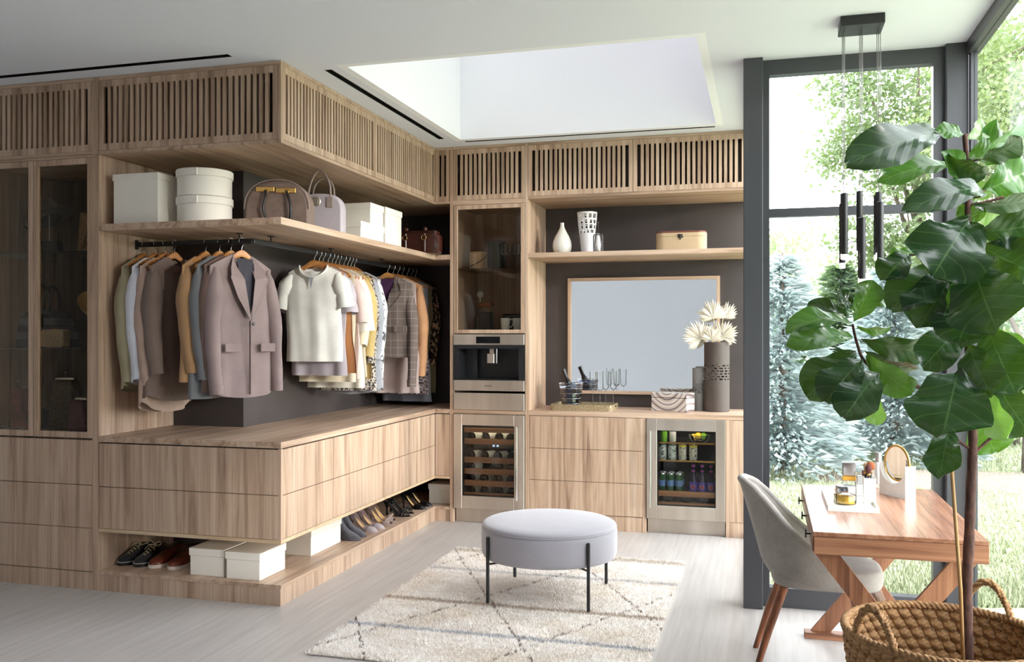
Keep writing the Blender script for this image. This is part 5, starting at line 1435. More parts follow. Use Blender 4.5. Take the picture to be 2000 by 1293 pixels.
# heeled shoes: toe to +x
fabric('suede_grey', (96, 94, 100), .9, 120, .25, .3, 60); plain('leather_mauve', (190, 176, 178), .45); plain('insole_tan', (216, 176, 122), .5); plain('leather_greige', (176, 156, 148), .45); plain('patent_black', (20, 20, 22), .15)
def heel_z(s, H): return H * (1 - sm(s / .66))
def pump(name, label, loc, rz, mat, insole, H=.085, block=.011, kind='pump', group=None):
    o = thing(name, label, 'shoe', loc, rz, group)
    L = .235 - .02 * (H / .085 - 1)
    def hw(s): return interp([(0, .020), (.06, .026), (.3, .023), (.5, .030), (.70, .038), (.85, .030), (.95, .016), (1, .004)], s)
    # sole
    vs = []; fs = []; n = 28
    for i in range(n):
        s = i / (n - 1); x = -L * .5 + L * s; z = heel_z(s, H); w = hw(s)
        vs += [(x, -w, z), (x, w, z), (x, w, z + .005), (x, -w, z + .005)]
    for i in range(n - 1):
        for k in range(4): fs.append((i * 4 + k, i * 4 + (k + 1) % 4, i * 4 + 4 + (k + 1) % 4, i * 4 + 4 + k))
    fs += [(0, 1, 2, 3), ((n - 1) * 4 + 3, (n - 1) * 4 + 2, (n - 1) * 4 + 1, (n - 1) * 4)]
    MB().add(vs, fs).part('sole', mat, o, world=False)
    vs = []; fs = []
    for i in range(n):
        s = .02 + .80 * i / (n - 1); x = -L * .5 + L * s; z = heel_z(s, H) + .0055; w = hw(s) * .93
        vs += [(x, -w, z), (x, w, z)]
    MB().add(vs, [(2 * i, 2 * i + 1, 2 * i + 3, 2 * i + 2) for i in range(n - 1)]).part('insole', insole, o, world=False)
    # heel
    hx = -L * .5 + .022
    MB().lathe([(block * .85, 0), (block, .004), (block * (1.0 if block > .012 else .8), H * .5), (.022, H * .93), (.024, H + .002)], (hx, 0, 0), 14, sx=1.0, sy=.95 if block < .012 else 1.0).part('heel', mat, o, smooth=True, world=False, sharp=50)
    if kind == 'pump':
        def toe(u, v):
            s = lerp(.56, 1.0, v); a = PI * u; w = hw(s) * 1.05; h = interp([(.56, .030), (.7, .040), (.85, .032), (1, .010)], s)
            return (-L * .5 + L * s, w * math.cos(a), heel_z(s, H) + h * math.sin(a) ** .8)
        MB().grid(toe, 13, 14).part('toe_box', mat, o, smooth=True, world=False)
        def back(u, v):
            # u around: from left waist round the heel to right waist
            t = -1 + 2 * u; s = .60 * abs(t) ** 1.4; sg = 1 if t > 0 else -1; w = hw(s) * 1.06 * min(1, abs(t) * 4 + .02) * sg
            h = interp([(0, .058), (.15, .050), (.35, .022), (.6, .020)], s)
            return (-L * .5 + L * s - .004 * (1 - min(1, abs(t) * 4)), w, heel_z(s, H) + h * v)
        MB().grid(back, 33, 4).part('counter', mat, o, smooth=True, world=False)
    elif kind == 'bow':
        def band(u, v):
            s = lerp(.66, .90, v); a = PI * u; w = hw(s) * 1.06; h = .036 - .012 * v
            return (-L * .5 + L * s, w * math.cos(a), heel_z(s, H) + h * math.sin(a) ** .8)
        MB().grid(band, 13, 8).part('toe_band', mat, o, smooth=True, world=False)
        mb = MB()
        for sg in (-1, 1):
            mb.tube(spline([(L * .27, 0, .040), (L * .29, sg * .018, .054), (L * .27, sg * .036, .044), (L * .25, sg * .018, .034), (L * .27, 0, .040)], 4), .005, 6, flat=.5)
        mb.part('bow', mat, o, smooth=True, world=False)
        def back(u, v):
            t = -1 + 2 * u; s = .42 * abs(t) ** 1.4; sg = 1 if t > 0 else -1; w = hw(s) * 1.06 * min(1, abs(t) * 4 + .02) * sg
            h = interp([(0, .055), (.15, .046), (.42, .004)], s)
            return (-L * .5 + L * s - .004 * (1 - min(1, abs(t) * 4)), w, heel_z(s, H) + h * v)
        MB().grid(back, 25, 4).part('counter', mat, o, smooth=True, world=False)
    elif kind == 'strappy':
        mb = MB()
        for s, h, wd in ((.62, .034, .006), (.74, .032, .008), (.86, .026, .006)):
            w = hw(s) * 1.06
            mb.tube([(-L * .5 + L * s, w * math.cos(a), heel_z(s, H) + h * math.sin(a)) for a in [PI * i / 10 for i in range(11)]], wd, 6, flat=.35)
        for sg in (-1, 1): mb.tube(spline([(-L * .5 + .01, sg * .022, H + .01), (-L * .5 + .03, sg * .024, H + .055), (-L * .12, sg * .024, H * .62), (L * .12, sg * .03, .03)], 5), .005, 6, flat=.4)
        mb.part('straps', mat, o, smooth=True, world=False)
        mb = MB()
        for sg in (-1, 1):
            mb.tube(spline([(L * .24, 0, .040), (L * .27, sg * .016, .056), (L * .25, sg * .034, .044), (L * .23, sg * .016, .036), (L * .24, 0, .040)], 4), .005, 6, flat=.5)
        mb.part('bow', mat, o, smooth=True, world=False)
    else:                                            # ankle boot
        def boot(u, v):
            s = v; a = PI * u; w = hw(s) * 1.12; h = interp([(0, .15), (.08, .155), (.32, .150), (.42, .10), (.55, .072), (.75, .050), (.9, .034), (1, .012)], s)
            base = heel_z(s, H) * .98; hh = max(.01, h + .0 - base * .15)
            if s < .34: w = max(w, .031 + .010 * (1 - s))
            return (-L * .5 + L * s, w * (abs(math.cos(a)) ** .7) * (1 if math.cos(a) > 0 else -1), base + hh * abs(math.sin(a)) ** .55)
        MB().grid(boot, 17, 26).part('boot_upper', mat, o, smooth=True, world=False)
        MB().lathe([(.030, H * .92 + .140), (.033, H * .92 + .150)], (-L * .5 + .045, 0, 0), 16).part('boot_collar', 'shoe_lining', o, smooth=True, world=False)
    return o
def toe_loc(px, py, L=.235, ang=0):
    p = at_z(px, py, P0); return (p.x - L * .5 * math.cos(ang), p.y - L * .5 * math.sin(ang), P0)
A = R(-6)
for k, (px, py) in enumerate(((703, 1056), (714, 1049))):
    pump('ankle_boot', 'grey suede pointed ankle boot ' + ('beside the ivory shoe box' if k == 0 else 'beside the mauve pumps'), toe_loc(px, py, .235, A), A, 'suede_grey', 'shoe_lining', .055, .020, 'boot')
for k, (px, py) in enumerate(((738, 1039), (752, 1033))):
    pump('mauve_pump', 'pale mauve pointed pump with tan insole ' + ('beside the grey boots' if k == 0 else 'beside the bow sandals'), toe_loc(px, py, .235, A), A, 'leather_mauve', 'insole_tan', .095, .009, 'pump')
for k, (px, py) in enumerate(((769, 1025), (775, 1019))):
    pump('bow_sandal', 'greige block-heel sandal with a bow ' + ('beside the mauve pumps' if k == 0 else 'beside the black strappy sandals'), toe_loc(px, py, .235, A), A, 'leather_greige', 'insole_tan', .095, .019, 'bow')
for k, (px, py) in enumerate(((801, 1009), (808, 1003))):
    pump('strappy_sandal', 'black patent strappy heeled sandal ' + ('beside the greige bow sandals' if k == 0 else 'beside the black pointed pumps'), toe_loc(px, py, .225, A), A, 'patent_black', 'shoe_lining', .10, .009, 'strappy')
for k, (px, py) in enumerate(((833, 995), (845, 989))):
    pump('black_pump', 'black pointed leather pump ' + ('beside the black strappy sandals' if k == 0 else 'nearest the inner platform corner'), toe_loc(px, py, .235, A), A, 'patent_black', 'insole_tan', .105, .008, 'pump')
# ---- things behind the smoked glass doors
DZ = [.915, 1.463, 2.056]
fabric('felt_grey', (112, 108, 108), .9, 200, .1, .4); plain('straw', (206, 176, 122), .8, bmp=.3, bscale=400); lines_mat('wicker', (176, 146, 108), (120, 92, 62), 130, .5, width=.1, rough=.8); plain('enamel_navy', (22, 26, 44), .12)
def gy(px, py, Y): return at_y(px, py, Y)
p = gy(92, 470, 4.98)
o = thing('hat_stand', 'glossy navy drum stand with a slim white post holding a grey hat', 'stand', (p.x, 5.0, DZ[2]))
MB().lathe([(.080, 0), (.085, .004), (.083, .095), (.078, .10), (.001, .10)], n=32, cap=False).part('drum', 'enamel_navy', o, smooth=True, world=False, sharp=40)
MB().lathe([(.004, .10), (.004, .28)], n=8).part('post', 'white_gloss', o, smooth=True, world=False)
o = thing('felt_hat', 'wide grey felt hat tilted on the navy drum stand', 'hat', (p.x, 5.0, DZ[2] + .255), 0)
def hat(o, mat, r_b=.17, r_c=.085, h=.11, mt=Matrix.Identity(4), band=None, curl=.02, crease=True):
    MB().lathe([(r_c, .006), (r_c * 1.1, 0), (r_b * .7, -.002), (r_b * .93, curl * .5), (r_b, curl), (r_b * .99, curl - .004), (r_b * .9, curl * .3 - .002), (r_b * .7, -.006), (r_c, -.004)], n=40, cap=False, sy=.86).xf(mt).part('brim', mat, o, smooth=True, world=False)
    mb = MB().lathe([(r_c * 1.05, -.002), (r_c * .98, h * .4), (r_c * .90, h * .8), (r_c * .78, h * .97), (r_c * .5, h * (.90 if crease else 1.02)), (.001, h * (.84 if crease else 1.04))], n=36, cap=False, sy=.86)
    mb.xf(mt).part('crown', mat, o, smooth=True, world=False)
    if band: MB().lathe([(r_c * 1.06, .0), (r_c * 1.05, .022)], n=36, cap=False, sy=.86).xf(mt).part('hat_band', band, o, smooth=True, world=False)
hat(o, 'felt_grey', .17, .09, .12, Matrix.Rotation(R(-26), 4, 'Y'), 'black_satin', .01, False)
p = gy(158, 470, 4.86)
o = thing('wicker_bag', 'tan woven clutch with rope handles leaning behind glass', 'handbag', (p.x + .005, 4.98, DZ[2]), R(-10))
bag_solid(MB(), [(-.12, 0), (-.085, .29), (.12, .25), (.13, 0)], .09, .3).part('bag_body', 'wicker', o, smooth=True, world=False, sharp=50)
mb = MB()
for dx in (-.01, .02):
    mb.tube(spline([(.09 + dx, -.055, .27), (.03 + dx, -.06, .18), (-.03 + dx, -.06, .06), (-.01 + dx, -.06, .03), (.04 + dx, -.06, .08), (.09 + dx, -.06, .20)], 6), .008, 7)
mb.part('rope_handle', 'wicker', o, smooth=True, world=False)
p = gy(100, 660, 5.05)
m, nt, nd, lk, b = base_mat('stripe_navy')
v = coords(nd, lk, (1, 1, 1), obj=True); sp = nd.new('ShaderNodeSeparateXYZ'); lk.new(v, sp.inputs[0])
a_ = nd.new('ShaderNodeMath'); a_.operation = 'MULTIPLY'; a_.inputs[1].default_value = 1 / .095; lk.new(sp.outputs[2], a_.inputs[0])
f_ = nd.new('ShaderNodeMath'); f_.operation = 'FRACT'; lk.new(a_.outputs[0], f_.inputs[0])
g_ = nd.new('ShaderNodeMath'); g_.operation = 'GREATER_THAN'; g_.inputs[1].default_value = .52; lk.new(f_.outputs[0], g_.inputs[0])
lk.new(mix(nd, lk, g_.outputs[0], srgb(38, 42, 62), srgb(116, 116, 128)), b.inputs['Base Color']); b.inputs['Roughness'].default_value = .8
o = thing('striped_handbag', 'navy and grey striped dome handbag with black looped handles', 'handbag', (gy(92, 660, 5.06).x, 5.06, DZ[1]), R(6))
P = [(-.19, 0), (-.17, .06), (-.135, .19), (-.09, .235), (0, .245), (.09, .235), (.135, .19), (.17, .06), (.19, 0)]
bag_solid(MB(), P, .20, .5).part('bag_body', 'stripe_navy', o, smooth=True, world=False, sharp=60)
for y in (-.05, .05): MB().tube(spline([(-.055, y, .225), (-.06, y, .30), (-.04, y, .375), (0, y, .405), (.04, y, .375), (.06, y, .30), (.055, y, .225)], 6), .009, 8).part('handle', 'leather_black', o, smooth=True, world=False)
MB().box(.015, .055, -.118, -.108, .13, .22, .004).part('luggage_tag', 'leather_black', o, world=False)
MB().ball((-.178, -.085, .022), .026, 10, 8).part('corner_patch', 'insole_tan', o, smooth=True, world=False)
lines_mat('ostrich', (206, 188, 160), (150, 126, 98), 75, .10, kind='voronoi', width=.06, rough=.5)
lines_mat('ostrich', (212, 194, 166), (176, 152, 120), 70, .62, rough=.5, width=.05)
o = thing('ostrich_clutch', 'small cream dimpled box clutch before the striped handbag', 'clutch', (gy(108, 660, 4.86).x, 4.86, DZ[1]), R(4))
bag_solid(MB(), rrect(-.085, .085, 0, .112, .018, 4), .07, .35).part('clutch_body', 'ostrich', o, smooth=True, world=False, sharp=50)
MB().box(-.02, .02, -.01, .01, .111, .118, .002).part('clasp', 'gold', o, world=False)
o = thing('straw_hat', 'pale straw fedora hung against the wall of the display cabinet', 'hat', (-3.985, 4.80, 1.70), 0)
hat(o, 'straw', .165, .085, .13, Matrix.Rotation(R(28), 4, 'X') @ Matrix.Rotation(R(32), 4, 'Y') , None, .03)
MB().tube([(.096, .0, -.03), (.02, 0, .0)], .004, 6).part('wall_hook', 'chrome', o, smooth=True, world=False)
fabric('bag_rust', (150, 74, 46), .8, 60, .5, .1, 18); lines_mat('brocade', (92, 78, 46), (54, 44, 28), 70, .5, width=.08); lines_mat('bag_plum', (116, 70, 84), (60, 36, 46), 30, .5, (3, 1, 1), width=.1, rough=.3); plain('silk_pale', (150, 140, 120), .6); fabric('beaded_black', (30, 28, 30), .4, 300, .3)
def pouch(name, label, x, y, w, h, mat, frame, rz=0, ball=True, flare=1.15, group=None):
    o = thing(name, label, 'pouch', (x, y, DZ[0]), rz)
    P = [(-w / 2 * flare, 0), (-w / 2 * flare, h * .25), (-w / 2, h * .7), (-w / 2 * .8, h), (w / 2 * .8, h), (w / 2, h * .7), (w / 2 * flare, h * .25), (w / 2 * flare, 0)]
    bag_solid(MB(), P, .09, .6).part('bag_body', mat, o, smooth=True, world=False, sharp=70)
    MB().box(-w * .42, w * .42, -.012, .012, h - .004, h + .016, .004).part('clasp_frame', frame, o, world=False)
    if ball: MB().lathe([(.003, h + .014), (.003, h + .04)], n=8).ball((0, 0, h + .048), .010, 10, 8).part('ball_clasp', 'chrome', o, smooth=True, world=False)
    return o
pouch('clasp_pouch', 'rust orange patterned frame pouch with ball clasp behind smoked glass', gy(34, 830, 4.95).x, 4.95, .15, .27, 'bag_rust', 'chrome')
pouch('clasp_pouch', 'dark gold brocade frame pouch with ball clasp behind smoked glass', gy(128, 830, 5.02).x, 5.02, .17, .33, 'brocade', 'chrome', R(6))
pouch('clasp_pouch', 'small plum ribbed frame pouch with long bar clasp behind smoked glass', gy(160, 835, 4.83).x, 4.83, .13, .215, 'bag_plum', 'chrome', R(-12), False)
o = thing('silk_scarf', 'pale silk scarf draped over a dark pouch behind smoked glass', 'scarf', (gy(83, 830, 5.10).x, 5.10, DZ[0]))
MB().grid(lambda u, v: (.05 * (u - .5) * (1 + .6 * v) + .03 * v, .035 * math.cos(PI * u * 2) - .02, .26 - .20 * v + .02 * math.sin(9 * u)), 14, 10, wrap=False).part('draped_cloth', 'silk_pale', o, smooth=True, world=False)
bag_solid(MB(), dome(.15, .14, .05), .10, .5).part('dark_pouch', 'beaded_black', o, smooth=True, world=False, sharp=60)
o = thing('bead_necklace', 'silver bead necklace lying on the cabinet floor by the rust pouch', 'necklace', (gy(20, 846, 4.78).x, 4.78, DZ[0]))
mb = MB(); rnd = random.Random(3)
for i in range(46):
    a = i * .52; r_ = .035 + .05 * (i % 9) / 9; mb.ball((r_ * math.cos(a) * 1.5, r_ * math.sin(a) * .6, .008 + .012 * (i % 3)), .008, 6, 5)
mb.part('beads', 'chrome', o, smooth=True, world=False)
tag(MB().box(-.03, .03, -.02, .02, 0, .012, .002).part('card_stack', 'white_gloss'), 'small white card case lying under the straw hat', 'case').location = (-3.96, 4.80, DZ[1])
# ================================================================== rug and stool
def at_d(px, py, d):
    r = ray(px, py); return Vector((r[0] * d, r[1] * d, EYE + r[2] * d))
def rug_mat():
    m, nt, nd, lk, b = base_mat('rug_wool')
    pos = nd.new('ShaderNodeNewGeometry').outputs['Position']
    sp = nd.new('ShaderNodeSeparateXYZ'); lk.new(pos, sp.inputs[0])
    v1 = coords(nd, lk, (5, 70, 1)); n1 = tex_noise(nd, lk, v1, 1, 4, .65)
    v2 = coords(nd, lk, (2, 2, 1)); n2 = tex_noise(nd, lk, v2, 1, 3, .6)
    v3 = coords(nd, lk, (9, 9, 1)); n3 = tex_noise(nd, lk, v3, 1, 3, .6)
    r1 = ramp(nd, [(.26, srgb(210, 194, 178)), (.42, srgb(240, 232, 223)), (.60, srgb(253, 250, 246))])
    lk.new(n1.outputs['Fac'], r1.inputs[0])
    r2 = ramp(nd, [(.30, (.88, .83, .76, 1)), (.55, (1, 1, 1, 1))]); lk.new(n2.outputs['Fac'], r2.inputs[0])
    col = mix(nd, lk, .8, r1.outputs[0], r2.outputs[0], 'MULTIPLY')
    def math2(op, a, b_, clamp=False):
        q = nd.new('ShaderNodeMath'); q.operation = op; q.use_clamp = clamp
        for s, v_ in ((q.inputs[0], a), (q.inputs[1], b_)):
            if hasattr(v_, 'is_output'): lk.new(v_, s)
            else: s.default_value = v_
        return q.outputs[0]
    X, Y = sp.outputs[0], sp.outputs[1]
    wob = math2('MULTIPLY', math2('SUBTRACT', n3.outputs['Fac'], .5), .05)
    Yw = math2('ADD', Y, wob)
    def band(y, w, soft=.5):
        d = math2('ABSOLUTE', math2('SUBTRACT', Yw, y), 0.0)
        return math2('SUBTRACT', 1.0, math2('DIVIDE', d, w), True)
    for y, w, c, k in ((5.62, .026, (158, 158, 164), .6), (4.92, .035, (176, 154, 132), .75), (4.42, .028, (156, 162, 174), .65), (6.14, .06, (176, 160, 138), .6), (5.66, .03, (236, 232, 224), .6)):
        f = math2('MULTIPLY', math2('MULTIPLY', band(y, w), 2.0, True), k)
        col = mix(nd, lk, f, col, srgb(*c))
    # zigzag diamond lines, dashed
    vz = coords(nd, lk, (26, 26, 1)); nz = tex_noise(nd, lk, vz, 1, 2, .5)
    dash = math2('GREATER_THAN', nz.outputs['Fac'], .47)
    for ax, ay, off in ((1.15, .62, .15), (-1.15, .62, .55)):
        t_ = math2('ADD', math2('ADD', math2('MULTIPLY', X, ax), math2('MULTIPLY', Y, ay)), off)
        t_ = math2('ADD', t_, math2('MULTIPLY', wob, 1.6))
        fr_ = math2('FRACT', t_, 0.0)
        d = math2('ABSOLUTE', math2('SUBTRACT', fr_, .5), 0.0)
        ln = math2('MULTIPLY', math2('LESS_THAN', d, .0085), dash)
        col = mix(nd, lk, math2('MULTIPLY', ln, .8), col, srgb(112, 88, 74))
    lk.new(col, b.inputs['Base Color']); b.inputs['Roughness'].default_value = .95; b.inputs['Specular IOR Level'].default_value = .1
    b.inputs['Sheen Weight'].default_value = .2
rug_mat()
RX0, RX1, RY0, RY1 = -2.135, -.515, 3.94, 6.21
t = thing('shag_rug', 'cream shag rug with faint diamond lines and striped bands on the floor', 'rug', ((RX0 + RX1) / 2, (RY0 + RY1) / 2, 0))
MB().box(RX0 + .01, RX1 - .01, RY0 + .01, RY1 - .01, 0.0005, .010, .003).part('rug_base', 'rug_wool', t)
rnd = random.Random(5); vs = []; fs = []
NT = 90000
for i in range(NT):
    x = rnd.uniform(RX0, RX1); y = rnd.uniform(RY0, RY1)
    h = rnd.uniform(.010, .021); a = rnd.uniform(0, 2 * PI); w = .0032; l = .010
    dx, dy = math.cos(a) * w, math.sin(a) * w
    b_ = rnd.uniform(0, 2 * PI); k = len(vs)
    vs += [(x - dx, y - dy, .008), (x + dx, y + dy, .008), (x + l * math.cos(b_), y + l * math.sin(b_), .006 + h)]
    fs.append((k, k + 1, k + 2))
mb = MB(); mb.v = vs; mb.f = fs
o = mb.part('pile', 'rug_wool', t); o['kind'] = 'stuff'
fabric('velvet_grey', (166, 163, 170), .75, 400, .06, .6, 4)
SX, SY = -1.228, 5.232
t = thing('round_stool', 'round pale grey velvet stool on four thin black legs', 'stool', (SX, SY, .012))
MB().lathe([(.001, .243), (.36, .243), (.388, .250), (.398, .270), (.400, .33), (.400, .395), (.396, .412), (.392, .417)], (SX, SY, 0), 64, cap=False).part('seat_drum', 'velvet_grey', t, smooth=True)
MB().lathe([(.392, .417), (.396, .424), (.393, .434), (.375, .444), (.32, .451), (.20, .456), (.001, .458)], (SX, SY, 0), 64, cap=False).part('seat_top', 'velvet_grey', t, smooth=True)
MB().tube([(SX + .3955 * math.cos(a), SY + .3955 * math.sin(a), .419) for a in [2 * PI * i / 72 for i in range(72)]], .0035, 6, closed=True).part('piping', 'velvet_grey', t, smooth=True)
for lx, ly in ((-1, -1), (1, -1), (-1, 1), (1, 1)):
    x, y = SX + .290 * lx, SY + .290 * ly
    q = .009
    MB().box(x - q, x + q, y - q, y + q, .012, .392, .004).part('leg', 'black_metal', t)
    MB().tube([(x - .008 * lx, y - .008 * ly, .236), (x - .09 * lx, y - .09 * ly, .236)], .006, 6).part('seat_bracket', 'black_metal', t)

# ================================================================== desk
DXa, DXb, DYa, DYb, DT = .182, .812, 3.776, 4.975, .76
t = thing('writing_desk', 'brown oak writing desk with crossed trestle legs by the garden windows', 'desk', ((DXa + DXb) / 2, (DYa + DYb) / 2, 0))
MB().box(DXa, DXb, DYa, DYb, .742, DT, .002).part('desk_top', 'desk_wood_y', t)
MB().box(DXa + .004, DXb, DYa, DYb, .672, .741, .001).part('apron', 'desk_wood', t)
n = 3
for k in range(n):
    a, b2 = lerp(DYa + .01, DYb - .01, k / n) + .003, lerp(DYa + .01, DYb - .01, (k + 1) / n) - .003
    d = MB().box(DXa - .001, DXa + .004, a, b2, .680, .737, .001).part('drawer', 'desk_wood_y', t)
    ym = (a + b2) / 2
    MB().box(DXa - .022, DXa - .016, ym - .012, ym + .012, .692, .728, .003).box(DXa - .017, DXa, ym - .004, ym + .004, .706, .714).part('pull', 'black_metal', d)
def beam(mb, p0, p1, w, dpt):
    """flat beam in the XZ plane, w wide, dpt deep along y"""
    A, B = Vector(p0), Vector(p1); t_ = (B - A).normalized(); nrm = Vector((-t_.z, 0, t_.x)) * (w / 2)
    y0, y1 = A.y - dpt / 2, A.y + dpt / 2
    pts = [A + nrm, B + nrm, B - nrm, A - nrm]
    # level cuts at floor and under the top
    o_ = []
    for P_, zc in ((pts[0], A.z), (pts[1], B.z), (pts[2], B.z), (pts[3], A.z)):
        s = (zc - P_.z) / t_.z; Q = P_ + t_ * s; o_.append((Q.x, Q.z))
    return mb.prism(o_, y0, y1, 1)
for yy in (DYa + .12, DYb - .10):
    MB().box(DXa + .03, DXb - .03, yy - .035, yy + .035, .652, .671, .001).part('top_rail', 'desk_wood', t)
    MB().box(DXa + .01, DXb - .01, yy - .035, yy + .035, 0, .030, .002).part('foot_bar', 'desk_wood', t)
    beam(MB(), (DXa + .06, yy - .012, .651), (DXb - .09, yy - .012, .031), .075, .022).part('cross_leg', 'desk_wood_z', t)
    beam(MB(), (DXb - .06, yy + .012, .651), (DXa + .09, yy + .012, .031), .075, .022).part('cross_leg', 'desk_wood_z', t)
MB().box((DXa + DXb) / 2 - .02, (DXa + DXb) / 2 + .02, DYa + .156, DYb - .136, .30, .36, .002).part('stretcher', 'desk_wood_y', t)

# ================================================================== chair
fabric('linen_grey', (158, 152, 146), .9, 160, .10, .2, 14)
CX, CY, CR = .235, 4.445, R(0)
t = thing('upholstered_chair', 'grey linen wraparound chair on tapered walnut legs pulled up to the desk', 'chair', (CX, CY, 0), CR)
def rim(phi):
    a = abs(phi)
    return interp([(0, .862), (18, .858), (34, .835), (48, .775), (62, .685), (78, .605), (95, .545), (112, .505)], a)
def shell(inner):
    def fn(u, v):
        phi = lerp(-112, 112, u); p = R(phi)
        zt = rim(phi); zb = .40
        z = lerp(zb, zt, v)
        k = (z - .45) / .42
        ry = lerp(.245, .225, max(0, k)); rx = .245
        th = (.038 if inner else 0) * (1 - .35 * max(0, k))
        low = .055 * max(0, (.50 - z) / .10) ** 1.6
        x = -(rx - th - low) * math.cos(p) - .115 * max(0, k) ** 1.1 * max(0, math.cos(p)) ** .6
        y = (ry - th - low) * math.sin(p)
        if abs(phi) > 90: x = (rx * .0) + (abs(phi) - 90) / 22 * .10
        return (x, y, z + (0.0))
    return fn
n1, n2 = 45, 14
mb = MB(); mb.grid(shell(False), n1, n2); k0 = len(mb.v); mb.grid(shell(True), n1, n2)
top = n1 * (n2 - 1)
for i in range(n1 - 1): mb.f.append((top + i, top + i + 1, k0 + top + i + 1, k0 + top + i))
for j in range(n2 - 1):
    for e in (0, n1 - 1): mb.f.append((j * n1 + e, (j + 1) * n1 + e, k0 + (j + 1) * n1 + e, k0 + j * n1 + e))
mb.part('backrest', 'linen_grey', t, smooth=True, world=False)
P = [shell(False)(i / 44, 1.0) for i in range(45)]; Q = [shell(True)(i / 44, 1.0) for i in range(45)]
MB().tube([((a[0] + b_[0]) / 2, (a[1] + b_[1]) / 2, a[2] - .002) for a, b_ in zip(P, Q)], .0175, 8).part('rim_welt', 'linen_grey', t, smooth=True, world=False)
# seat cushion
def seat_pt(u, v):
    a = 2 * PI * u
    prof = [(0, .405, .90), (.15, .400, .96), (.3, .425, 1.0), (.55, .462, 1.0), (.7, .482, .97), (.82, .490, .88), (1, .494, 0.0)]
    z = interp([(p[0], p[1]) for p in prof], v); k = interp([(p[0], p[2]) for p in prof], v)
    c, s = math.cos(a), math.sin(a); e = 2 / 3.2
    return (.035 + .245 * k * (abs(c) ** e) * (1 if c > 0 else -1), .205 * k * (abs(s) ** e) * (1 if s > 0 else -1), z)
MB().grid(seat_pt, 44, 16, wrap=True).part('seat', 'linen_grey', t, smooth=True, world=False)
for sx, sy in ((-1, -1), (-1, 1), (1, -1), (1, 1)):
    MB().tube([(sx * .15, sy * .13, .402), (sx * .19 - .03 * (sx < 0), sy * .165, .20), (sx * .225 - .055 * (sx < 0), sy * .19, 0)], [.021, .018, .013], 14).part('leg', 'walnut_z', t, smooth=True, world=False, sharp=50)

# ================================================================== vanity set on the desk
def dz(px, py, z=DT): return at_z(px, py, z)
plain('marble_white', (232, 230, 226), .25, var=.06, vscale=18); plain('cream_liquid', (238, 222, 150), .3); plain('silver_cap', (196, 196, 198), .18, 1.0); plain('bristle', (150, 84, 48), .9); plain('bristle_dark', (96, 52, 50), .9); plain('perfume_amber', (222, 160, 60), .2)
c = [dz(1617, 998), dz(1716, 1001), dz(1605, 963)]
tx0, tx1 = c[0].x, c[1].x; ty0 = c[0].y; ty1 = c[2].y
t = thing('vanity_tray', 'small white lacquer tray of cosmetics on the desk', 'tray', ((tx0 + tx1) / 2, (ty0 + ty1) / 2, DT))
VT = DT + .007
MB().box(tx0, tx1, ty0, ty1, DT, DT + .007).part('tray_base', 'white_gloss', t)
q = .006
for a in ((tx0, tx1, ty0, ty0 + q), (tx0, tx1, ty1 - q, ty1), (tx0, tx0 + q, ty0 + q, ty1 - q), (tx1 - q, tx1, ty0 + q, ty1 - q)):
    MB().box(*a, DT + .007, DT + .022, .001).part('tray_wall', 'white_gloss', t)
def cos_loc(px, py): return dz(px, py, VT)
p = cos_loc(1652, 984)
o = thing('cream_jar', 'round glass jar of pale yellow cream with silver lid on the white tray', 'jar', p)
MB().lathe([(.040, 0), (.046, .004), (.047, .040), (.042, .046)], n=32).part('jar_body', 'amber_glass', o, smooth=True, world=False, sharp=50)
MB().lathe([(.038, .004), (.040, .036)], n=28).part('cream', 'cream_liquid', o, smooth=True, world=False, sharp=50)
MB().lathe([(.043, .047), (.044, .049), (.044, .080), (.042, .083), (.001, .083)], n=32, cap=False).part('lid', 'silver_cap', o, smooth=True, world=False, sharp=40)
p = cos_loc(1658, 962)
o = thing('perfume_bottle', 'tall silver capped perfume bottle with amber band at the back of the tray', 'perfume', p)
MB().box(-.030, .030, -.022, .022, 0, .060, .003).part('bottle_body', 'drink_glass', o, world=False)
MB().box(-.030, .030, -.022, .022, .061, .082, .002).part('amber_band', 'perfume_amber', o, world=False)
MB().box(-.031, .031, -.023, .023, .083, .150, .004).part('cap', 'silver_cap', o, world=False)
p = cos_loc(1680, 968)
o = thing('white_bottle', 'small white and silver perfume cube between jar and brush pot', 'perfume', p)
MB().box(-.018, .018, -.016, .016, 0, .055, .003).part('bottle_body', 'white_gloss', o, world=False)
MB().box(-.016, .016, -.014, .014, .056, .096, .003).part('cap', 'silver_cap', o, world=False)
p = cos_loc(1634, 979)
o = thing('gold_vial', 'tiny gold capped vial beside the cream jar', 'perfume', p)
MB().lathe([(.012, 0), (.013, .003), (.013, .034)], n=16).part('vial_body', 'amber_glass', o, smooth=True, world=False, sharp=50)
MB().lathe([(.006, .034), (.006, .052), (.009, .053), (.009, .058)], n=12).part('cap', 'gold', o, smooth=True, world=False, sharp=50)
p = cos_loc(1698, 983)
BPH = .118
o = thing('brush_pot', 'square white pot holding makeup brushes on the tray', 'pot', p)
a = .026; w = .003
mb = MB().box(-a, a, -a, -a + w, 0, BPH).box(-a, a, a - w, a, 0, BPH).box(-a, -a + w, -a + w, a - w, 0, BPH).box(a - w, a, -a + w, a - w, 0, BPH).box(-a + w, a - w, -a + w, a - w, 0, .004)
mb.part('pot_wall', 'white_gloss', o, world=False)
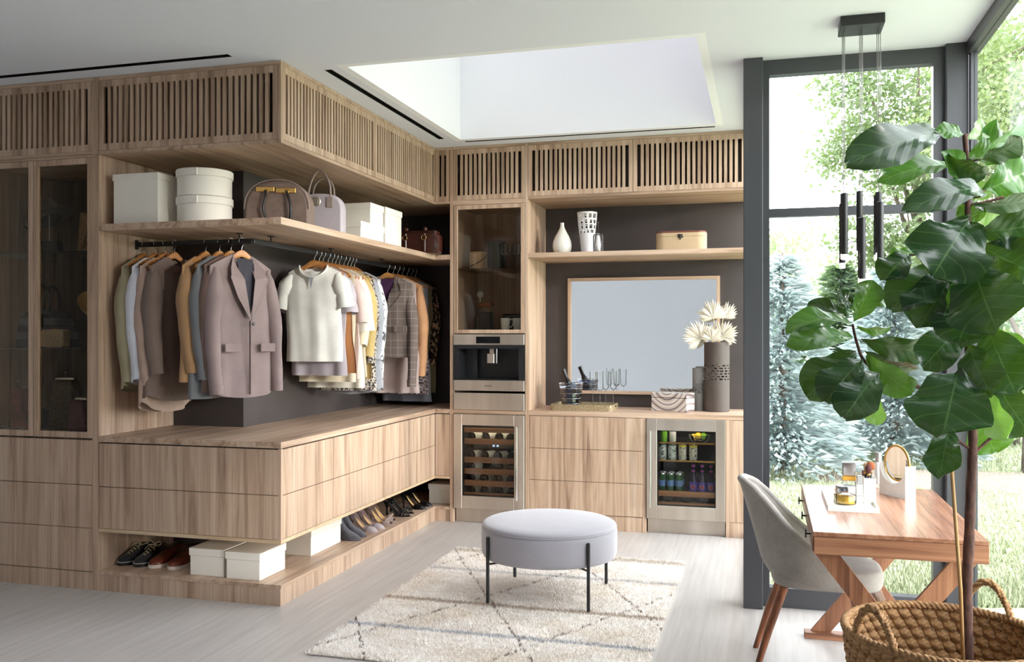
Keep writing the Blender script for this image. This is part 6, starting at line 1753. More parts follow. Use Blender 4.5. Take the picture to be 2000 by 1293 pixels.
for k, (dx, dy, hh, rr, mt_, lab) in enumerate(((.006, .006, .052, .0205, 'bristle', 'large domed brown makeup brush in the white pot'), (-.004, -.010, .018, .015, 'bristle_dark', 'small plum tipped makeup brush in the white pot'), (-.014, .010, .040, .011, 'leather_pale', 'slim tan makeup brush in the white pot'))):
    b_ = thing('makeup_brush', lab, 'brush', (p.x + dx, p.y + dy, VT + .005))
    zt = BPH - .004 + hh * .35
    MB().lathe([(.004, 0), (.005, zt * .5), (.006, zt)], n=10).part('handle', 'black_satin', b_, smooth=True, world=False)
    MB().lathe([(.0065, zt), (.0085, zt + .006), (.009, zt + .012)], n=12).part('ferrule', 'gold', b_, smooth=True, world=False)
    MB().lathe([(.008, zt + .012), (rr * .85, zt + .022), (rr, zt + .032), (rr * .85, zt + .045), (rr * .4, zt + .052), (.001, zt + .053)], n=16, cap=False).part('bristles', mt_, b_, smooth=True, world=False)
# two slim boxes behind the pot
p = dz(1690, 956)
tag(MB().box(-.013, .013, -.010, .010, 0, .118, .001).part('lipstick_box', 'leather_mahogany'), 'slim dark brown upright cosmetic box behind the brush pot', 'box').location = cos_loc(1689, 966)
p = dz(1716, 945)
o = thing('pillar_bottle', 'slim pale bottle with a flat cap standing beyond the marble mirror', 'bottle', p)
MB().lathe([(.016, 0), (.018, .003), (.018, .115)], n=20).part('bottle_body', 'can_white', o, smooth=True, world=False, sharp=50)
MB().lathe([(.017, .116), (.017, .165), (.001, .166)], n=20, cap=False).part('cap', 'silver_cap', o, smooth=True, world=False, sharp=50)
# marble mirror
pr, pl = dz(1773, 977), dz(1713, 962)
mid = (pl + pr) / 2; dv = (pr - pl); ang = math.atan2(dv.y, dv.x); W = dv.length
o = thing('marble_mirror', 'round gold rimmed mirror set in a notched white marble block on the desk', 'mirror', mid, ang)
MW = .185; hb = .155; rr = .088; cz = .155
P = [(-MW / 2, 0), (MW / 2, 0), (MW / 2, hb)]
for i in range(15):
    a = PI * i / 14; P.append(((rr + .004) * math.cos(-a), cz + (rr + .004) * math.sin(-a)) if True else 0)
P.append((-MW / 2, hb))
k = len(P)
y0, y1 = -.0, .058
mb = MB()
# block as columns so the notch stays convex per piece
N = 24
for i in range(N):
    xa, xb = lerp(-MW / 2, MW / 2, i / N), lerp(-MW / 2, MW / 2, (i + 1) / N)
    def zt(x): return hb if abs(x) > rr + .004 else min(hb, cz - math.sqrt(max(0, (rr + .004) ** 2 - x * x)))
    za, zb = zt(xa), zt(xb)
    if abs(za - zb) > .09: za = zb = min(za, zb) if abs(xa + xb) / 2 < rr else hb
    mb.add([(xa, y0, 0), (xb, y0, 0), (xb, y0, zb), (xa, y0, za), (xa, y1, 0), (xb, y1, 0), (xb, y1, zb), (xa, y1, za)], [(0, 1, 2, 3), (5, 4, 7, 6), (3, 2, 6, 7), (0, 4, 5, 1)] + ([(0, 3, 7, 4)] if i == 0 else []) + ([(1, 5, 6, 2)] if i == N - 1 else []))
mb.part('marble_block', 'marble_white', o, world=False)
md = MB().lathe([(.001, -.003), (rr - .006, -.003), (rr - .006, .003), (.001, .003)], n=40, cap=False).xf(Matrix.Translation((0, .029, cz + .004)) @ Matrix.Rotation(R(90), 4, 'X'))
md.part('mirror_disc', 'mirror_glass', o, smooth=True, world=False, sharp=40)
MB().tube([((rr - .004) * math.cos(a), .029, cz + .004 + (rr - .004) * math.sin(a)) for a in [2 * PI * i / 56 for i in range(56)]], .0065, 8, closed=True, flat=1.0).part('gold_rim', 'gold', o, smooth=True, world=False)

# ================================================================== pendant cluster
ca = at_z(1642, 51, 3.045); cb2 = at_z(1729, 44, 3.045)
px0, px1 = ca.x, cb2.x; py1 = at_z(1635, 74, 3.045).y; py0 = ca.y
t = thing('pendant_light', 'black ceiling pendant with nine slim tubes hanging on fine cables', 'pendant', ((px0 + px1) / 2, (py0 + py1) / 2, 3.045))
MB().box(px0, px1, py0, py1, 3.046, CEIL - .001, .003).part('canopy', 'black_metal', t)
bot = {(0, 0): 497, (0, 1): 496, (0, 2): 514, (1, 0): 545, (1, 1): 430 + 113, (1, 2): 490, (2, 0): 515, (2, 1): 494, (2, 2): 498}
plain('cable_steel', (150, 148, 148), .3, .6)
thin_glass('acrylic', (.96, .96, .96), .10)
for (i, j), yb_ in bot.items():
    x = lerp(px0 + .02, px1 - .02, i / 2); y = lerp(py0 + .02, py1 - .02, j / 2)
    d = -SA * x + CA * y
    zb_ = EYE + (HOR - yb_) * d / F_PX; zt_ = zb_ + .300
    tb = MB().lathe([(.0150, zb_), (.0155, zb_ + .002), (.0155, zt_ - .002), (.013, zt_)], (x, y, 0), 20).part('tube', 'black_metal', t, smooth=True, sharp=40)
    MB().lathe([(.0135, zb_ - .026), (.0140, zb_ - .024), (.0140, zb_)], (x, y, 0), 20).part('light_tip', 'lamp_tip', tb, smooth=True, sharp=40)
    MB().tube([(x, y, zt_), (x + .001 * (i - 1), y, 2.85), (x, y, 3.046)], .0017, 6).part('cable', 'cable_steel', t, smooth=True)
# ================================================================== fiddle-leaf fig in a basket
def leaf_mat(name, c1, c2, vein, trans):
    m, nt, nd, lk, b = base_mat(name)
    uv = nd.new('ShaderNodeTexCoord').outputs['UV']
    sp = nd.new('ShaderNodeSeparateXYZ'); lk.new(uv, sp.inputs[0])
    def mth(op, a, b_=0.0, clamp=False):
        q = nd.new('ShaderNodeMath'); q.operation = op; q.use_clamp = clamp
        for s, v_ in ((q.inputs[0], a), (q.inputs[1], b_)):
            if hasattr(v_, 'is_output'): lk.new(v_, s)
            else: s.default_value = v_
        return q.outputs[0]
    av = mth('ABSOLUTE', mth('SUBTRACT', sp.outputs[1], .5))
    rib = mth('LESS_THAN', av, .012)
    side = mth('FRACT', mth('MULTIPLY', mth('SUBTRACT', sp.outputs[0], mth('MULTIPLY', av, .42)), 6.5))
    sl = mth('LESS_THAN', mth('ABSOLUTE', mth('SUBTRACT', side, .5)), .035)
    v = coords(nd, lk, (14, 14, 14)); n = tex_noise(nd, lk, v, 1, 4)
    r = ramp(nd, [(.3, srgb(*c1)), (.7, srgb(*c2))]); lk.new(n.outputs['Fac'], r.inputs[0])
    col = mix(nd, lk, mth('MULTIPLY', mth('MAXIMUM', rib, mth('MULTIPLY', sl, .75)), .55), r.outputs[0], srgb(*vein))
    lk.new(col, b.inputs['Base Color']); b.inputs['Roughness'].default_value = .26; b.inputs['Specular IOR Level'].default_value = .6
    bm = mth('ADD', mth('MULTIPLY', mth('ABSOLUTE', mth('SUBTRACT', side, .5)), -1.0), mth('MULTIPLY', rib, -.8))
    bump(nd, lk, b, bm, .45, .004)
    tr = nd.new('ShaderNodeBsdfTranslucent'); tr.inputs[0].default_value = srgb(120, 170, 50)
    mx = nd.new('ShaderNodeMixShader'); mx.inputs[0].default_value = trans
    lk.new(b.outputs[0], mx.inputs[1]); lk.new(tr.outputs[0], mx.inputs[2]); lk.new(mx.outputs[0], nd['Material Output'].inputs[0])
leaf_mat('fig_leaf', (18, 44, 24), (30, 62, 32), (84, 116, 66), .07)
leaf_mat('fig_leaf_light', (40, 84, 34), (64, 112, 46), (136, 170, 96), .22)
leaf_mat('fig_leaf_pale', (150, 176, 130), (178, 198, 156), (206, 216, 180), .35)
lines_mat('bark', (92, 60, 48), (60, 38, 32), 60, .5, (1, 1, .35), width=.12, rough=.85)
plain('bamboo', (168, 130, 82), .65, var=.1, vscale=20)
BZ = .53
BC = at_z(1846, 1237, BZ); BR = .318
TP = at_d(1890, 1290, 3.13)
plant = thing('fiddle_leaf_fig', 'tall potted fiddle-leaf fig with large glossy green leaves by the windows', 'plant', (TP.x, TP.y, .23))
OFF = Vector(plant['_o'])
D0 = 3.13
trunk_px = [(1891, 1330, 0), (1889, 1240, 0), (1888, 1150, 0), (1893, 1050, 0), (1896, 960, 0), (1900, 880, 0), (1899, 820, 0), (1897, 740, -.01), (1890, 660, 0), (1893, 560, 0), (1891, 470, 0), (1890, 400, 0), (1889, 330, 0), (1884, 262, 0)]
TPTS = [at_d(x, y, D0 + d) for x, y, d in trunk_px]
TPTS[0].z = .23
MB().tube(spline(TPTS, 5), [lerp(.0200, .0080, i / (13 * 5)) * (1 + .06 * math.sin(i * 1.9)) for i in range(13 * 5 + 1)], 12).part('trunk', 'bark', plant, smooth=True)
br = [at_d(x, y, D0 - .02) for x, y in ((1897, 800), (1845, 778), (1792, 755), (1728, 730), (1689, 706), (1674, 671), (1665, 633))]
MB().tube(spline(br, 5), [lerp(.0085, .0045, i / 30) for i in range(31)], 8).part('branch', 'bark', plant, smooth=True)
for P in (((1900, 880), (1870, 860), (1850, 840)), ((1903, 885), (1930, 860), (1960, 835)), ((1893, 400), (1925, 395), (1960, 385))):
    MB().tube(spline([at_d(x, y, D0) for x, y in P], 5), .0055, 7).part('branch', 'bark', plant, smooth=True)
stake = [at_d(1885, 1330, D0 - .03), at_d(1876, 1150, D0 - .03), at_d(1858, 905, D0 - .05)]; stake[0].z = .23
tag(MB().tube(stake, [.0065, .0065, .006], 8).part('plant_stake', 'bamboo', None, smooth=True), 'thin tan bamboo stake standing beside the fig trunk', 'stake')
CAMDIR = Vector((-SA, CA, 0))
def leaf(bx, by, tx, ty, wpx, roll=0.0, dd=0.0, tipd=0.0, mat='fig_leaf', droop=.10, fold=.25, wav=.012, seed=0, d0=0.0, twist=0.0):
    """leaf from base pixel to tip pixel; wpx full width in pixels before roll; dd/tipd depth offsets in metres"""
    B = at_d(bx, by, D0 + dd); T = at_d(tx, ty, D0 + dd + tipd)
    ax = T - B; L = ax.length; ax.normalize()
    view = (B + T) / 2 - Vector((0, 0, EYE)); view.normalize()
    side = ax.cross(view).normalized()
    side = Matrix.Rotation(R(roll), 3, ax) @ side
    nrm = side.cross(ax).normalized()
    if nrm.dot(view) > 0: nrm = -nrm
    W = wpx / F_PX * D0 / 2
    rnd = random.Random(seed * 17 + 3); ph = rnd.uniform(0, 6)
    NL, NW = 15, 9
    prof = [(0, .03), (.04, .13), (.12, .34), (.25, .60), (.38, .70), (.52, .86), (.66, 1.0), (.78, .98), (.88, .80), (.95, .52), (1, .12)]
    vs = []; uvs = []
    for i in range(NL):
        s = i / (NL - 1); w = W * interp(prof, s)
        sd = Matrix.Rotation(R(twist * s), 3, ax) @ side; nn = Matrix.Rotation(R(twist * s), 3, ax) @ nrm
        c = B + ax * (L * s) + nn * (droop * L * (math.sin(PI * s)))
        for j in range(NW):
            q = -1 + 2 * j / (NW - 1)
            p = c + sd * (w * q) + nn * (fold * w * abs(q) ** 1.3 + wav * math.sin(s * 13 + ph + q * 2) * abs(q) * (W / .06))
            vs.append(p); uvs.append((s, .5 + .5 * q))
    fs = [(i * NW + j, i * NW + j + 1, (i + 1) * NW + j + 1, (i + 1) * NW + j) for i in range(NL - 1) for j in range(NW - 1)]
    mb = MB().add([tuple(v) for v in vs], fs)
    o = mb.part('leaf', mat, plant, smooth=True)
    ul = o.data.uv_layers.new(name='UVMap')
    for lp in o.data.loops: ul.data[lp.index].uv = uvs[lp.vertex_index]
    return o
def petiole(x0, y0, x1, y1, dd=0.0):
    MB().tube([at_d(x0, y0, D0), at_d((x0 + x1) / 2, (y0 + y1) / 2 + 3, D0 + dd / 2), at_d(x1, y1, D0 + dd)], .0032, 6).part('petiole', 'bark', plant, smooth=True)
LV = [
 # bx, by, tx, ty, width, roll, dd, tipd, mat, droop, fold, twist
 (1838, 262, 1652, 322, 88, 22, -.02, -.18, 'fig_leaf', .10, .15, 0),
 (1882, 262, 1828, 256, 34, 30, -.02, -.03, 'fig_leaf_light', .10, .2, 0),
 (1862, 322, 1714, 356, 62, 40, 0, -.10, 'fig_leaf_light', .08, .3, 0),
 (1903, 312, 2002, 224, 52, 52, .05, .10, 'fig_leaf_light', .06, .35, 0),
 (1892, 272, 1926, 246, 44, 10, .10, .05, 'fig_leaf_pale', .05, .2, 0),
 (1895, 310, 1962, 268, 96, 15, .12, .05, 'fig_leaf_light', .05, .2, 0),
 (1910, 312, 1996, 268, 60, 48, -.05, -.06, 'fig_leaf', .10, .3, 0),
 (1925, 372, 2014, 330, 132, 12, .06, .02, 'fig_leaf_light', .05, .12, 0),
 (1884, 372, 1838, 298, 50, 30, -.03, -.08, 'fig_leaf_light', .12, .4, 20),
 (1846, 302, 1926, 342, 62, 35, -.10, -.02, 'fig_leaf', .14, .35, 0),
 (1895, 352, 1934, 382, 54, 15, .09, .04, 'fig_leaf_pale', .05, .2, 0),
 (1926, 380, 1765, 413, 66, 30, -.06, -.16, 'fig_leaf', .16, .2, 0),
 (1902, 402, 2030, 378, 60, 40, -.02, .04, 'fig_leaf', .10, .25, 0),
 (1872, 398, 1912, 432, 60, 20, .03, .0, 'fig_leaf_light', .08, .3, 0),
 (1900, 398, 1950, 425, 50, 15, .10, .02, 'fig_leaf_pale', .05, .2, 0),
 (1893, 428, 1822, 540, 150, 5, -.12, -.12, 'fig_leaf', .08, .10, 0),
 (1905, 452, 2040, 432, 92, 25, -.05, -.05, 'fig_leaf', .10, .22, 0),
 (1915, 480, 2030, 540, 130, 10, -.02, -.08, 'fig_leaf', .08, .15, 0),
 (1776, 498, 1724, 548, 66, 20, .02, -.04, 'fig_leaf', .10, .22, 0),
 (1784, 492, 1742, 508, 40, 30, .06, -.02, 'fig_leaf_light', .08, .22, 0),
 (1868, 512, 1738, 606, 96, 25, .0, -.06, 'fig_leaf', .08, .22, 0),
 (1868, 532, 1796, 640, 118, 12, -.05, -.06, 'fig_leaf', .08, .15, 0),
 (1866, 536, 1836, 640, 44, 55, -.07, -.06, 'fig_leaf_light', .06, .3, 0),
 (1902, 520, 1948, 646, 142, 8, -.16, -.14, 'fig_leaf', .10, .10, 0),
 (1925, 500, 1985, 580, 90, 30, -.10, -.10, 'fig_leaf', .08, .2, 0),
 (1904, 580, 1872, 674, 104, 10, -.10, -.10, 'fig_leaf', .08, .12, 0),
 (1880, 640, 1802, 720, 82, 15, .0, -.08, 'fig_leaf', .08, .2, 0),
 (1928, 640, 1984, 768, 124, 8, -.06, -.08, 'fig_leaf', .06, .10, 0),
 (1890, 672, 1938, 774, 84, 18, -.12, -.10, 'fig_leaf', .06, .16, 0),
 (1950, 640, 1990, 700, 80, 20, .04, .02, 'fig_leaf_light', .06, .2, 0),
 (1872, 722, 1842, 850, 150, 4, -.14, -.12, 'fig_leaf', .06, .08, 0),
 (1925, 762, 1968, 858, 60, 30, -.06, -.10, 'fig_leaf_pale', .06, .25, 0),
 (1948, 752, 2012, 850, 100, 12, -.02, -.06, 'fig_leaf', .06, .15, 0),
 (1856, 836, 1836, 934, 66, 14, -.08, -.12, 'fig_leaf', .08, .2, 0),
 (1908, 800, 1944, 884, 86, 10, .05, .02, 'fig_leaf_light', .06, .16, 0),
 # side branch
 (1667, 628, 1704, 547, 58, 20, -.02, -.03, 'fig_leaf_light', .06, .4, 0),
 (1664, 600, 1636, 580, 40, 45, -.04, -.03, 'fig_leaf', .10, .3, 0),
 (1655, 618, 1577, 594, 36, 40, .02, .02, 'fig_leaf', .10, .3, 0),
 (1661, 632, 1534, 646, 56, 45, -.03, -.08, 'fig_leaf_light', .14, .3, 0),
 (1664, 660, 1536, 672, 54, 25, -.05, -.10, 'fig_leaf_light', .12, .2, 0),
 (1672, 688, 1576, 776, 92, 20, .03, -.02, 'fig_leaf', .10, .2, 0),
 (1684, 702, 1612, 786, 84, 14, -.05, -.06, 'fig_leaf', .08, .18, 0),
 (1716, 728, 1648, 818, 84, 12, -.09, -.10, 'fig_leaf', .08, .16, 0),
 (1698, 746, 1716, 830, 44, 20, .02, .0, 'fig_leaf_pale', .06, .25, 0),
 (1682, 662, 1814, 684, 66, 25, .03, .06, 'fig_leaf', .10, .2, 0),
 (1686, 684, 1794, 720, 40, 45, .04, .03, 'fig_leaf', .10, .25, 0),
 (1692, 694, 1784, 766, 66, 25, -.03, -.03, 'fig_leaf_light', .12, .25, 0),
 (1674, 638, 1738, 640, 30, 50, .04, .04, 'fig_leaf_light', .10, .3, 0),
 (1690, 592, 1736, 574, 38, 30, .05, .03, 'fig_leaf_light', .08, .3, 0),
]
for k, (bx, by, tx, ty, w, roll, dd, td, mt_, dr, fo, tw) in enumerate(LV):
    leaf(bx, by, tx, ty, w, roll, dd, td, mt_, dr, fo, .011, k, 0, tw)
for a in ((1890, 262, 1884, 262, 0), (1891, 430, 1893, 428, -.12), (1894, 530, 1868, 532, -.05), (1894, 515, 1902, 520, -.16), (1894, 385, 1926, 380, -.06), (1889, 315, 1846, 302, -.10), (1896, 700, 1872, 722, -.14), (1894, 650, 1928, 640, -.06), (1893, 640, 1880, 640, 0), (1896, 560, 1904, 580, -.1), (1895, 655, 1890, 672, -.12), (1890, 310, 1862, 322, 0), (1890, 310, 1910, 312, -.05), (1898, 790, 1925, 762, -.06), (1890, 490, 1776, 498, .02), (1892, 450, 1915, 480, -.02), (1893, 365, 1925, 372, .06)):
    petiole(*a)
# ---- basket
lines_mat('seagrass', (176, 136, 90), (122, 86, 50), 55, .5, (1, 1, 2.2), width=.16, rough=.75)
bk_ = thing('woven_basket', 'large round woven seagrass basket with two looped rope handles', 'basket', (BC.x, BC.y, 0))
def brad(z): return lerp(.245, BR, sm(z / BZ) * .6 + .4 * z / BZ)
NB, NR = 44, 15
RH = .036
st = MB()
# one plump twisted stitch, shared by every copy
def stitch(u, v):
    a = 2 * PI * u; s = v
    r_ = .0145 * (math.sin(PI * min(.985, max(.015, s))) ** .7)
    return (r_ * 1.75 * math.cos(a) + .026 * (s - .5), r_ * .62 * math.sin(a) + .006 * math.sin(s * 6.3), (s - .5) * .066)
me = st.grid(stitch, 7, 7, wrap=True).mesh('woven_strand', 'seagrass', True)
cnt = 0
low = MB()
for r_ in range(NR):
    z = BZ - .022 - RH * r_
    if z < .02: continue
    for i in range(NB):
        a = 2 * PI * (i + .5 * (r_ % 2)) / NB; rr = brad(z)
        x, y = rr * math.cos(a), rr * math.sin(a)
        if r_ < 6:
            o = inst(me, 'woven_strand', bk_, (x, y, z)); o.rotation_euler = (0, 0, a + PI / 2); cnt += 1
        else:
            k = len(low.v); low.grid(stitch, 7, 7, wrap=True); low.xf(Matrix.Translation((x, y, z)) @ Matrix.Rotation(a + PI / 2, 4, 'Z'), k)
o = low.part('lower_weave', 'seagrass', bk_, smooth=True, world=False); o['kind'] = 'stuff'
MB().lathe([(.001, .004), (.24, .004), (.25, .02)], n=40, cap=False).part('basket_base', 'seagrass', bk_, smooth=True, world=False)
def rope(path, r_, turns, n=3, closed=False):
    mb = MB(); P = [Vector(p) for p in path]; L = len(P)
    for s in range(n):
        Q = []
        for i in range(L):
            t_ = (P[(i + 1) % L] - P[i - 1]) if closed else (P[min(i + 1, L - 1)] - P[max(0, i - 1)])
            t_.normalize(); u = Vector((0, 0, 1)) - t_ * t_.z
            if u.length < .05: u = Vector((1, 0, 0)) - t_ * t_.x
            u.normalize(); w = t_.cross(u); a = 2 * PI * (turns * i / L + s / n)
            Q.append(P[i] + (u * math.cos(a) + w * math.sin(a)) * r_ * .55)
        mb.tube(Q, r_ * .62, 6, closed=closed)
    return mb
circ_p = [(BR * math.cos(a), BR * math.sin(a), BZ + .004) for a in [2 * PI * i / 180 for i in range(180)]]
rope(circ_p, .0145, 36, 3, True).part('rim_rope', 'seagrass', bk_, smooth=True, world=False)
for px, py in ((1755, 1252), (1932, 1200)):
    h = at_z(px, py, BZ); a0 = math.atan2(h.y - BC.y, h.x - BC.x)
    P = []
    for i in range(31):
        s = i / 30; a = a0 + lerp(-.27, .27, s)
        P.append((BR * math.cos(a), BR * math.sin(a), BZ + .004 + .115 * math.sin(PI * s) ** .75))
    rope(P, .0135, 12, 3).part('handle', 'seagrass', bk_, smooth=True, world=False)
plain('soil', (70, 54, 42), .95, var=.3, vscale=60, bmp=.6, bscale=90)
tag(MB().lathe([(.17, .03), (.19, .20), (.205, .24), (.198, .245), (.185, .23), (.001, .235)], (BC.x, BC.y, 0), 36, cap=True).part('nursery_pot', 'soil', None, smooth=True), 'dark soil filled pot sitting inside the woven basket', 'pot')
# ================================================================== garden
def foliage_mat(name, c1, c2, trans=.25, tcol=(150, 180, 90)):
    m, nt, nd, lk, b = base_mat(name)
    v = coords(nd, lk, (1.3, 1.3, 1.3)); n = tex_noise(nd, lk, v, 1, 4, .7)
    r = ramp(nd, [(.3, srgb(*c1)), (.7, srgb(*c2))]); lk.new(n.outputs['Fac'], r.inputs[0])
    lk.new(r.outputs[0], b.inputs['Base Color']); b.inputs['Roughness'].default_value = .6
    tr = nd.new('ShaderNodeBsdfTranslucent'); tr.inputs[0].default_value = srgb(*tcol)
    mx = nd.new('ShaderNodeMixShader'); mx.inputs[0].default_value = trans
    lk.new(b.outputs[0], mx.inputs[1]); lk.new(tr.outputs[0], mx.inputs[2]); lk.new(mx.outputs[0], nd['Material Output'].inputs[0])
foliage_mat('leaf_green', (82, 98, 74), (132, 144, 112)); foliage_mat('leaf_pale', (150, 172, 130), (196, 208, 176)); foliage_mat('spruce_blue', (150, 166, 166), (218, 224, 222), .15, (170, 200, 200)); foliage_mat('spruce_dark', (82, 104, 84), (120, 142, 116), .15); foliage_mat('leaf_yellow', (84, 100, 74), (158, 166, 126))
plain('tree_bark', (104, 92, 82), .9, var=.2, vscale=8)
m, nt, nd, lk, b = base_mat('lawn')
v = coords(nd, lk, (1, 1, 1)); n = tex_noise(nd, lk, v, 45, 5, .8); n2 = tex_noise(nd, lk, v, 1.2, 3)
r_ = ramp(nd, [(.3, srgb(142, 147, 122)), (.55, srgb(178, 182, 154)), (.7, srgb(206, 208, 186))]); lk.new(n.outputs['Fac'], r_.inputs[0])
r2 = ramp(nd, [(.3, (.85, .9, .8, 1)), (.7, (1, 1, 1, 1))]); lk.new(n2.outputs['Fac'], r2.inputs[0])
lk.new(mix(nd, lk, 1, r_.outputs[0], r2.outputs[0], 'MULTIPLY'), b.inputs['Base Color']); b.inputs['Roughness'].default_value = .9
GZ = -.14
lw = MB()
lw.box(XR + .14, 70, -30, YW + .3, GZ - .2, GZ).box(-60, 70, YBW + .5, 90, GZ - .2, GZ).box(.0, 70, YW + .3, YBW + .5, GZ - .2, GZ)
g = lw.part('ground', 'lawn'); struct(g)
rnd = random.Random(11); mb = MB()
for i in range(26000):
    d = 5.6 + 9 * rnd.random() ** 1.6; px = rnd.uniform(1480, 2120); q = at_d(px, 700, d)
    if q.y < YW + .35 and q.x < XR + .2: continue
    if q.x < .05: continue
    a = rnd.uniform(0, 2 * PI); w = .004 + .0006 * d; h = rnd.uniform(.03, .075); k = len(mb.v)
    mb.v += [(q.x - w * math.cos(a), q.y - w * math.sin(a), GZ), (q.x + w * math.cos(a), q.y + w * math.sin(a), GZ), (q.x + rnd.uniform(-.03, .03), q.y + rnd.uniform(-.03, .03), GZ + h)]
    mb.f.append((k, k + 1, k + 2))
o = mb.part('lawn_grass', 'lawn'); tag(o, 'sunlit green lawn outside the garden windows', 'grass'); o['kind'] = 'stuff'
# mulch bed
plain('mulch', (142, 128, 116), .95, var=.35, vscale=30, bmp=.8, bscale=40)
c = at_z(1960, 944, GZ)
mb = MB(); rnd = random.Random(2)
mb.lathe([(1.5, 0), (1.3, .03), (.6, .05), (.001, .06)], (c.x, c.y, GZ), 40, sx=1.5, sy=.55, cap=False)
tag(mb.part('mulch_bed', 'mulch', None, smooth=True), 'brown mulch bed in the lawn beyond the corner column', 'flower bed')
def leaf_cloud(mb, pts, size, rnd, aspect=.6):
    for c in pts:
        u = Vector((rnd.gauss(0, 1), rnd.gauss(0, 1), rnd.gauss(0, 1))).normalized(); v = u.orthogonal().normalized()
        v = Matrix.Rotation(rnd.uniform(0, 6.28), 3, u) @ v
        s = size * rnd.uniform(.6, 1.3); w = u.cross(v) * (s * aspect * .5); k = len(mb.v); v = v * s
        mb.v += [tuple(c - v * .5), tuple(c + w), tuple(c + v * .5), tuple(c - w)]
        mb.f.append((k, k + 1, k + 2, k + 3))
def broad_tree(name, label, base, height, blobs, nleaf, size, mat, seed, trunk_r=.09, group=None):
    rnd = random.Random(seed)
    o = thing(name, label, 'tree', base, 0, group)
    tr = MB()
    top = max(b_[2] for b_ in blobs)
    tr.tube([(0, 0, 0), (.05, .03, top * .35), (-.04, .02, top * .7), (0, 0, top)], [trunk_r, trunk_r * .75, trunk_r * .5, trunk_r * .2], 10)
    for bx, by, bz, br_ in blobs:
        z0 = max(.3, bz * .55); tr.tube([(0, 0, z0), (bx * .5, by * .5, (z0 + bz) / 2 + .1), (bx, by, bz)], [trunk_r * .45, trunk_r * .28, trunk_r * .1], 6)
        for k in range(4):
            e = Vector((rnd.gauss(0, 1), rnd.gauss(0, 1), rnd.gauss(0, .8))).normalized() * br_ * .8
            tr.tube([(bx, by, bz), (bx + e.x * .5, by + e.y * .5, bz + e.z * .5 + .05), (bx + e.x, by + e.y, bz + e.z)], [trunk_r * .12, trunk_r * .09, .006], 5)
    tr.part('trunk', 'tree_bark', o, smooth=True, world=False)
    tot = sum(b_[3] ** 2 for b_ in blobs); mb = MB()
    for bx, by, bz, br_ in blobs:
        pts = []
        nclump = 14
        cl = [Vector((rnd.gauss(0, 1), rnd.gauss(0, 1), rnd.gauss(0, .9))).normalized() * br_ * rnd.uniform(.45, 1.0) for _ in range(nclump)]
        for i in range(int(nleaf * br_ ** 2 / tot)):
            c = cl[rnd.randrange(nclump)]; p = Vector((bx, by, bz)) + c + Vector((rnd.gauss(0, 1), rnd.gauss(0, 1), rnd.gauss(0, .8) - .3)) * br_ * .22
            if p.z > .1: pts.append(p)
        leaf_cloud(mb, pts, size, rnd)
    mb.part('foliage', mat, o, world=False)
    return o
def spruce(name, label, base, H, Rb, nb, mat, seed, group=None):
    rnd = random.Random(seed); o = thing(name, label, 'tree', base, 0, group)
    MB().tube([(0, 0, 0), (0, 0, H)], [.07, .01], 8).part('trunk', 'tree_bark', o, smooth=True, world=False)
    mb = MB()
    for i in range(nb):
        h = H * (.03 + .95 * (i + rnd.random()) / nb); L = Rb * (1 - h / H) ** .8 * rnd.uniform(.75, 1.1) + .08; a = rnd.uniform(0, 2 * PI)
        for s in range(int(9 + 34 * L)):
            t_ = rnd.random() ** .85; r_ = L * t_
            z = h + .10 * L * math.sin(t_ * 2.2) - .22 * L * t_ * t_ + rnd.gauss(0, .025)
            sp_ = rnd.gauss(0, .10 * L + .02)
            p = Vector((r_ * math.cos(a) - sp_ * math.sin(a), r_ * math.sin(a) + sp_ * math.cos(a), z))
            d = Vector((math.cos(a + sp_ * 3), math.sin(a + sp_ * 3), rnd.uniform(-.25, .35))).normalized()
            sd = d.cross(Vector((0, 0, 1))).normalized(); ln = rnd.uniform(.09, .17); k = len(mb.v); w = .022
            up = Vector((0, 0, w * 1.2))
            mb.v += [tuple(p - d * ln * .3), tuple(p + sd * w), tuple(p + d * ln), tuple(p - sd * w), tuple(p + up), tuple(p - up * .6)]
            mb.f += [(k, k + 1, k + 2, k + 3), (k, k + 4, k + 2, k + 5)]
    mb.part('foliage', mat, o, world=False)
    return o
def gp(px, d): 
    q = at_d(px, 657, d); return (q.x, q.y, GZ)
spruce('blue_spruce', 'frosty blue spruce on the lawn seen beside the dark post', gp(1528, 11.2), 2.7, 1.0, 250, 'spruce_blue', 1)
spruce('blue_spruce', 'broad frosty blue spruce on the lawn behind the marble mirror', gp(1745, 12.2), 2.75, 1.15, 270, 'spruce_blue', 2)
spruce('green_spruce', 'dull green spruce standing back between the two blue spruces', gp(1640, 15.0), 2.9, 1.3, 240, 'spruce_dark', 3)
spruce('green_spruce', 'dull green spruce far behind the fig trunk', gp(1900, 16.5), 2.6, 1.6, 220, 'spruce_dark', 4)
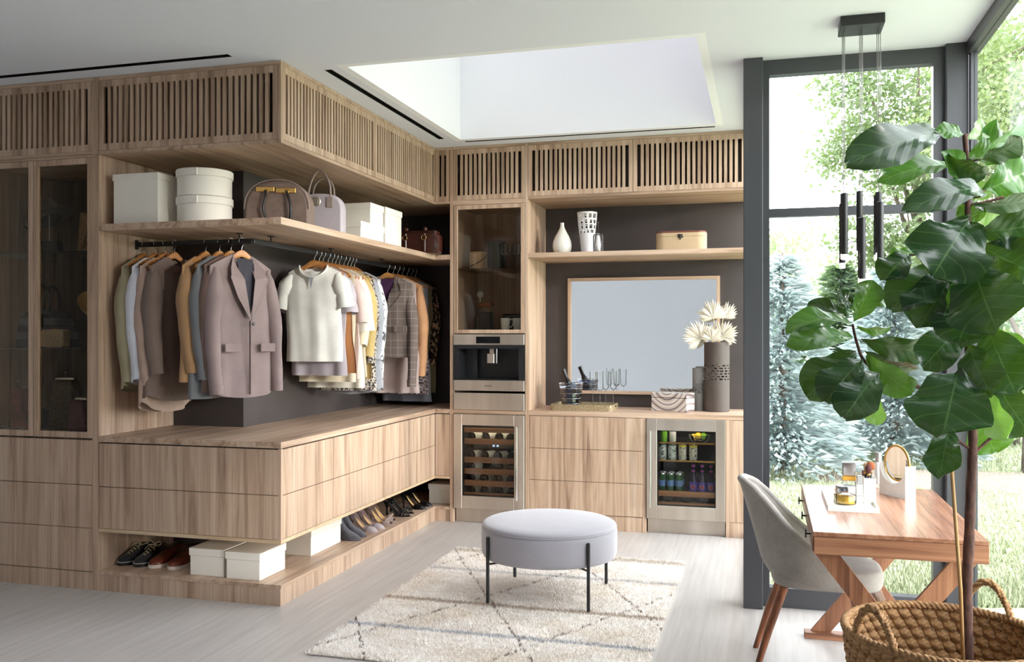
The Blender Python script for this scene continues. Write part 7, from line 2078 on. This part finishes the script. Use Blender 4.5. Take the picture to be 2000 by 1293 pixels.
broad_tree('shade_tree', 'tall leafy green tree filling the upper garden window', gp(1795, 13.5), 6, [(.2, 0, 5.6, 1.25), (-.7, .2, 4.9, .75), (.9, .1, 4.3, 1.05), (-.2, -.2, 3.6, .85), (.2, .2, 2.9, .8), (-.9, 0, 5.9, .6), (1.6, .2, 5.4, 1.1), (-.75, .1, 3.1, .5), (.9, 0, 2.9, .8)], 24000, .085, 'leaf_green', 5)
broad_tree('shade_tree', 'leafy green tree seen through the side glass wall', gp(2010, 11.0), 6, [(0, 0, 5.2, 1.2), (-.5, .3, 4.0, .95), (.7, 0, 3.9, 1.1), (.2, .1, 3.0, .9), (-.6, 0, 2.6, .6), (.9, .2, 2.4, .8)], 22000, .075, 'leaf_yellow', 6)
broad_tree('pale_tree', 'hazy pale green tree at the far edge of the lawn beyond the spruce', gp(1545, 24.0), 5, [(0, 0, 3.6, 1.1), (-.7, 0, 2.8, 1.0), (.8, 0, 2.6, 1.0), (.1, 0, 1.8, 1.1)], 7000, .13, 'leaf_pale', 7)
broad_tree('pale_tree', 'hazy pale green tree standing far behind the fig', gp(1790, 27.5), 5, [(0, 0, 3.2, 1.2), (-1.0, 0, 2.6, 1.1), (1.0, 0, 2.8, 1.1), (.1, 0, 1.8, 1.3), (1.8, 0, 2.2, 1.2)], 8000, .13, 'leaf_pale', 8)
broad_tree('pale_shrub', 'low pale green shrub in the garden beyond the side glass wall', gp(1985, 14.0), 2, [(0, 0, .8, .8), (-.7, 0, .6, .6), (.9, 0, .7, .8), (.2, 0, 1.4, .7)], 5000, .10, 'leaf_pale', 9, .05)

for k, (px, d, w_) in enumerate(((1520, 19.0, 1.5), (1690, 19.5, 1.5), (1850, 20.0, 1.6), (2010, 20.0, 1.6))):
    broad_tree('hedge_shrub', ['dense dull green shrub at the lawn edge beyond the post', 'dense dull green shrub at the lawn edge between the spruces', 'dense dull green shrub at the lawn edge behind the column', 'dense dull green shrub at the lawn edge beyond the side glass'][k], gp(px, d), 2, [(-.6 * w_, 0, .8, .8), (0, 0, .9, .95), (.6 * w_, 0, .8, .8), (-.2, 0, 1.5, .7), (.5, 0, 1.4, .6)], 6000, .13, 'spruce_dark', 30 + k, .06, 'shrubs along the lawn edge')
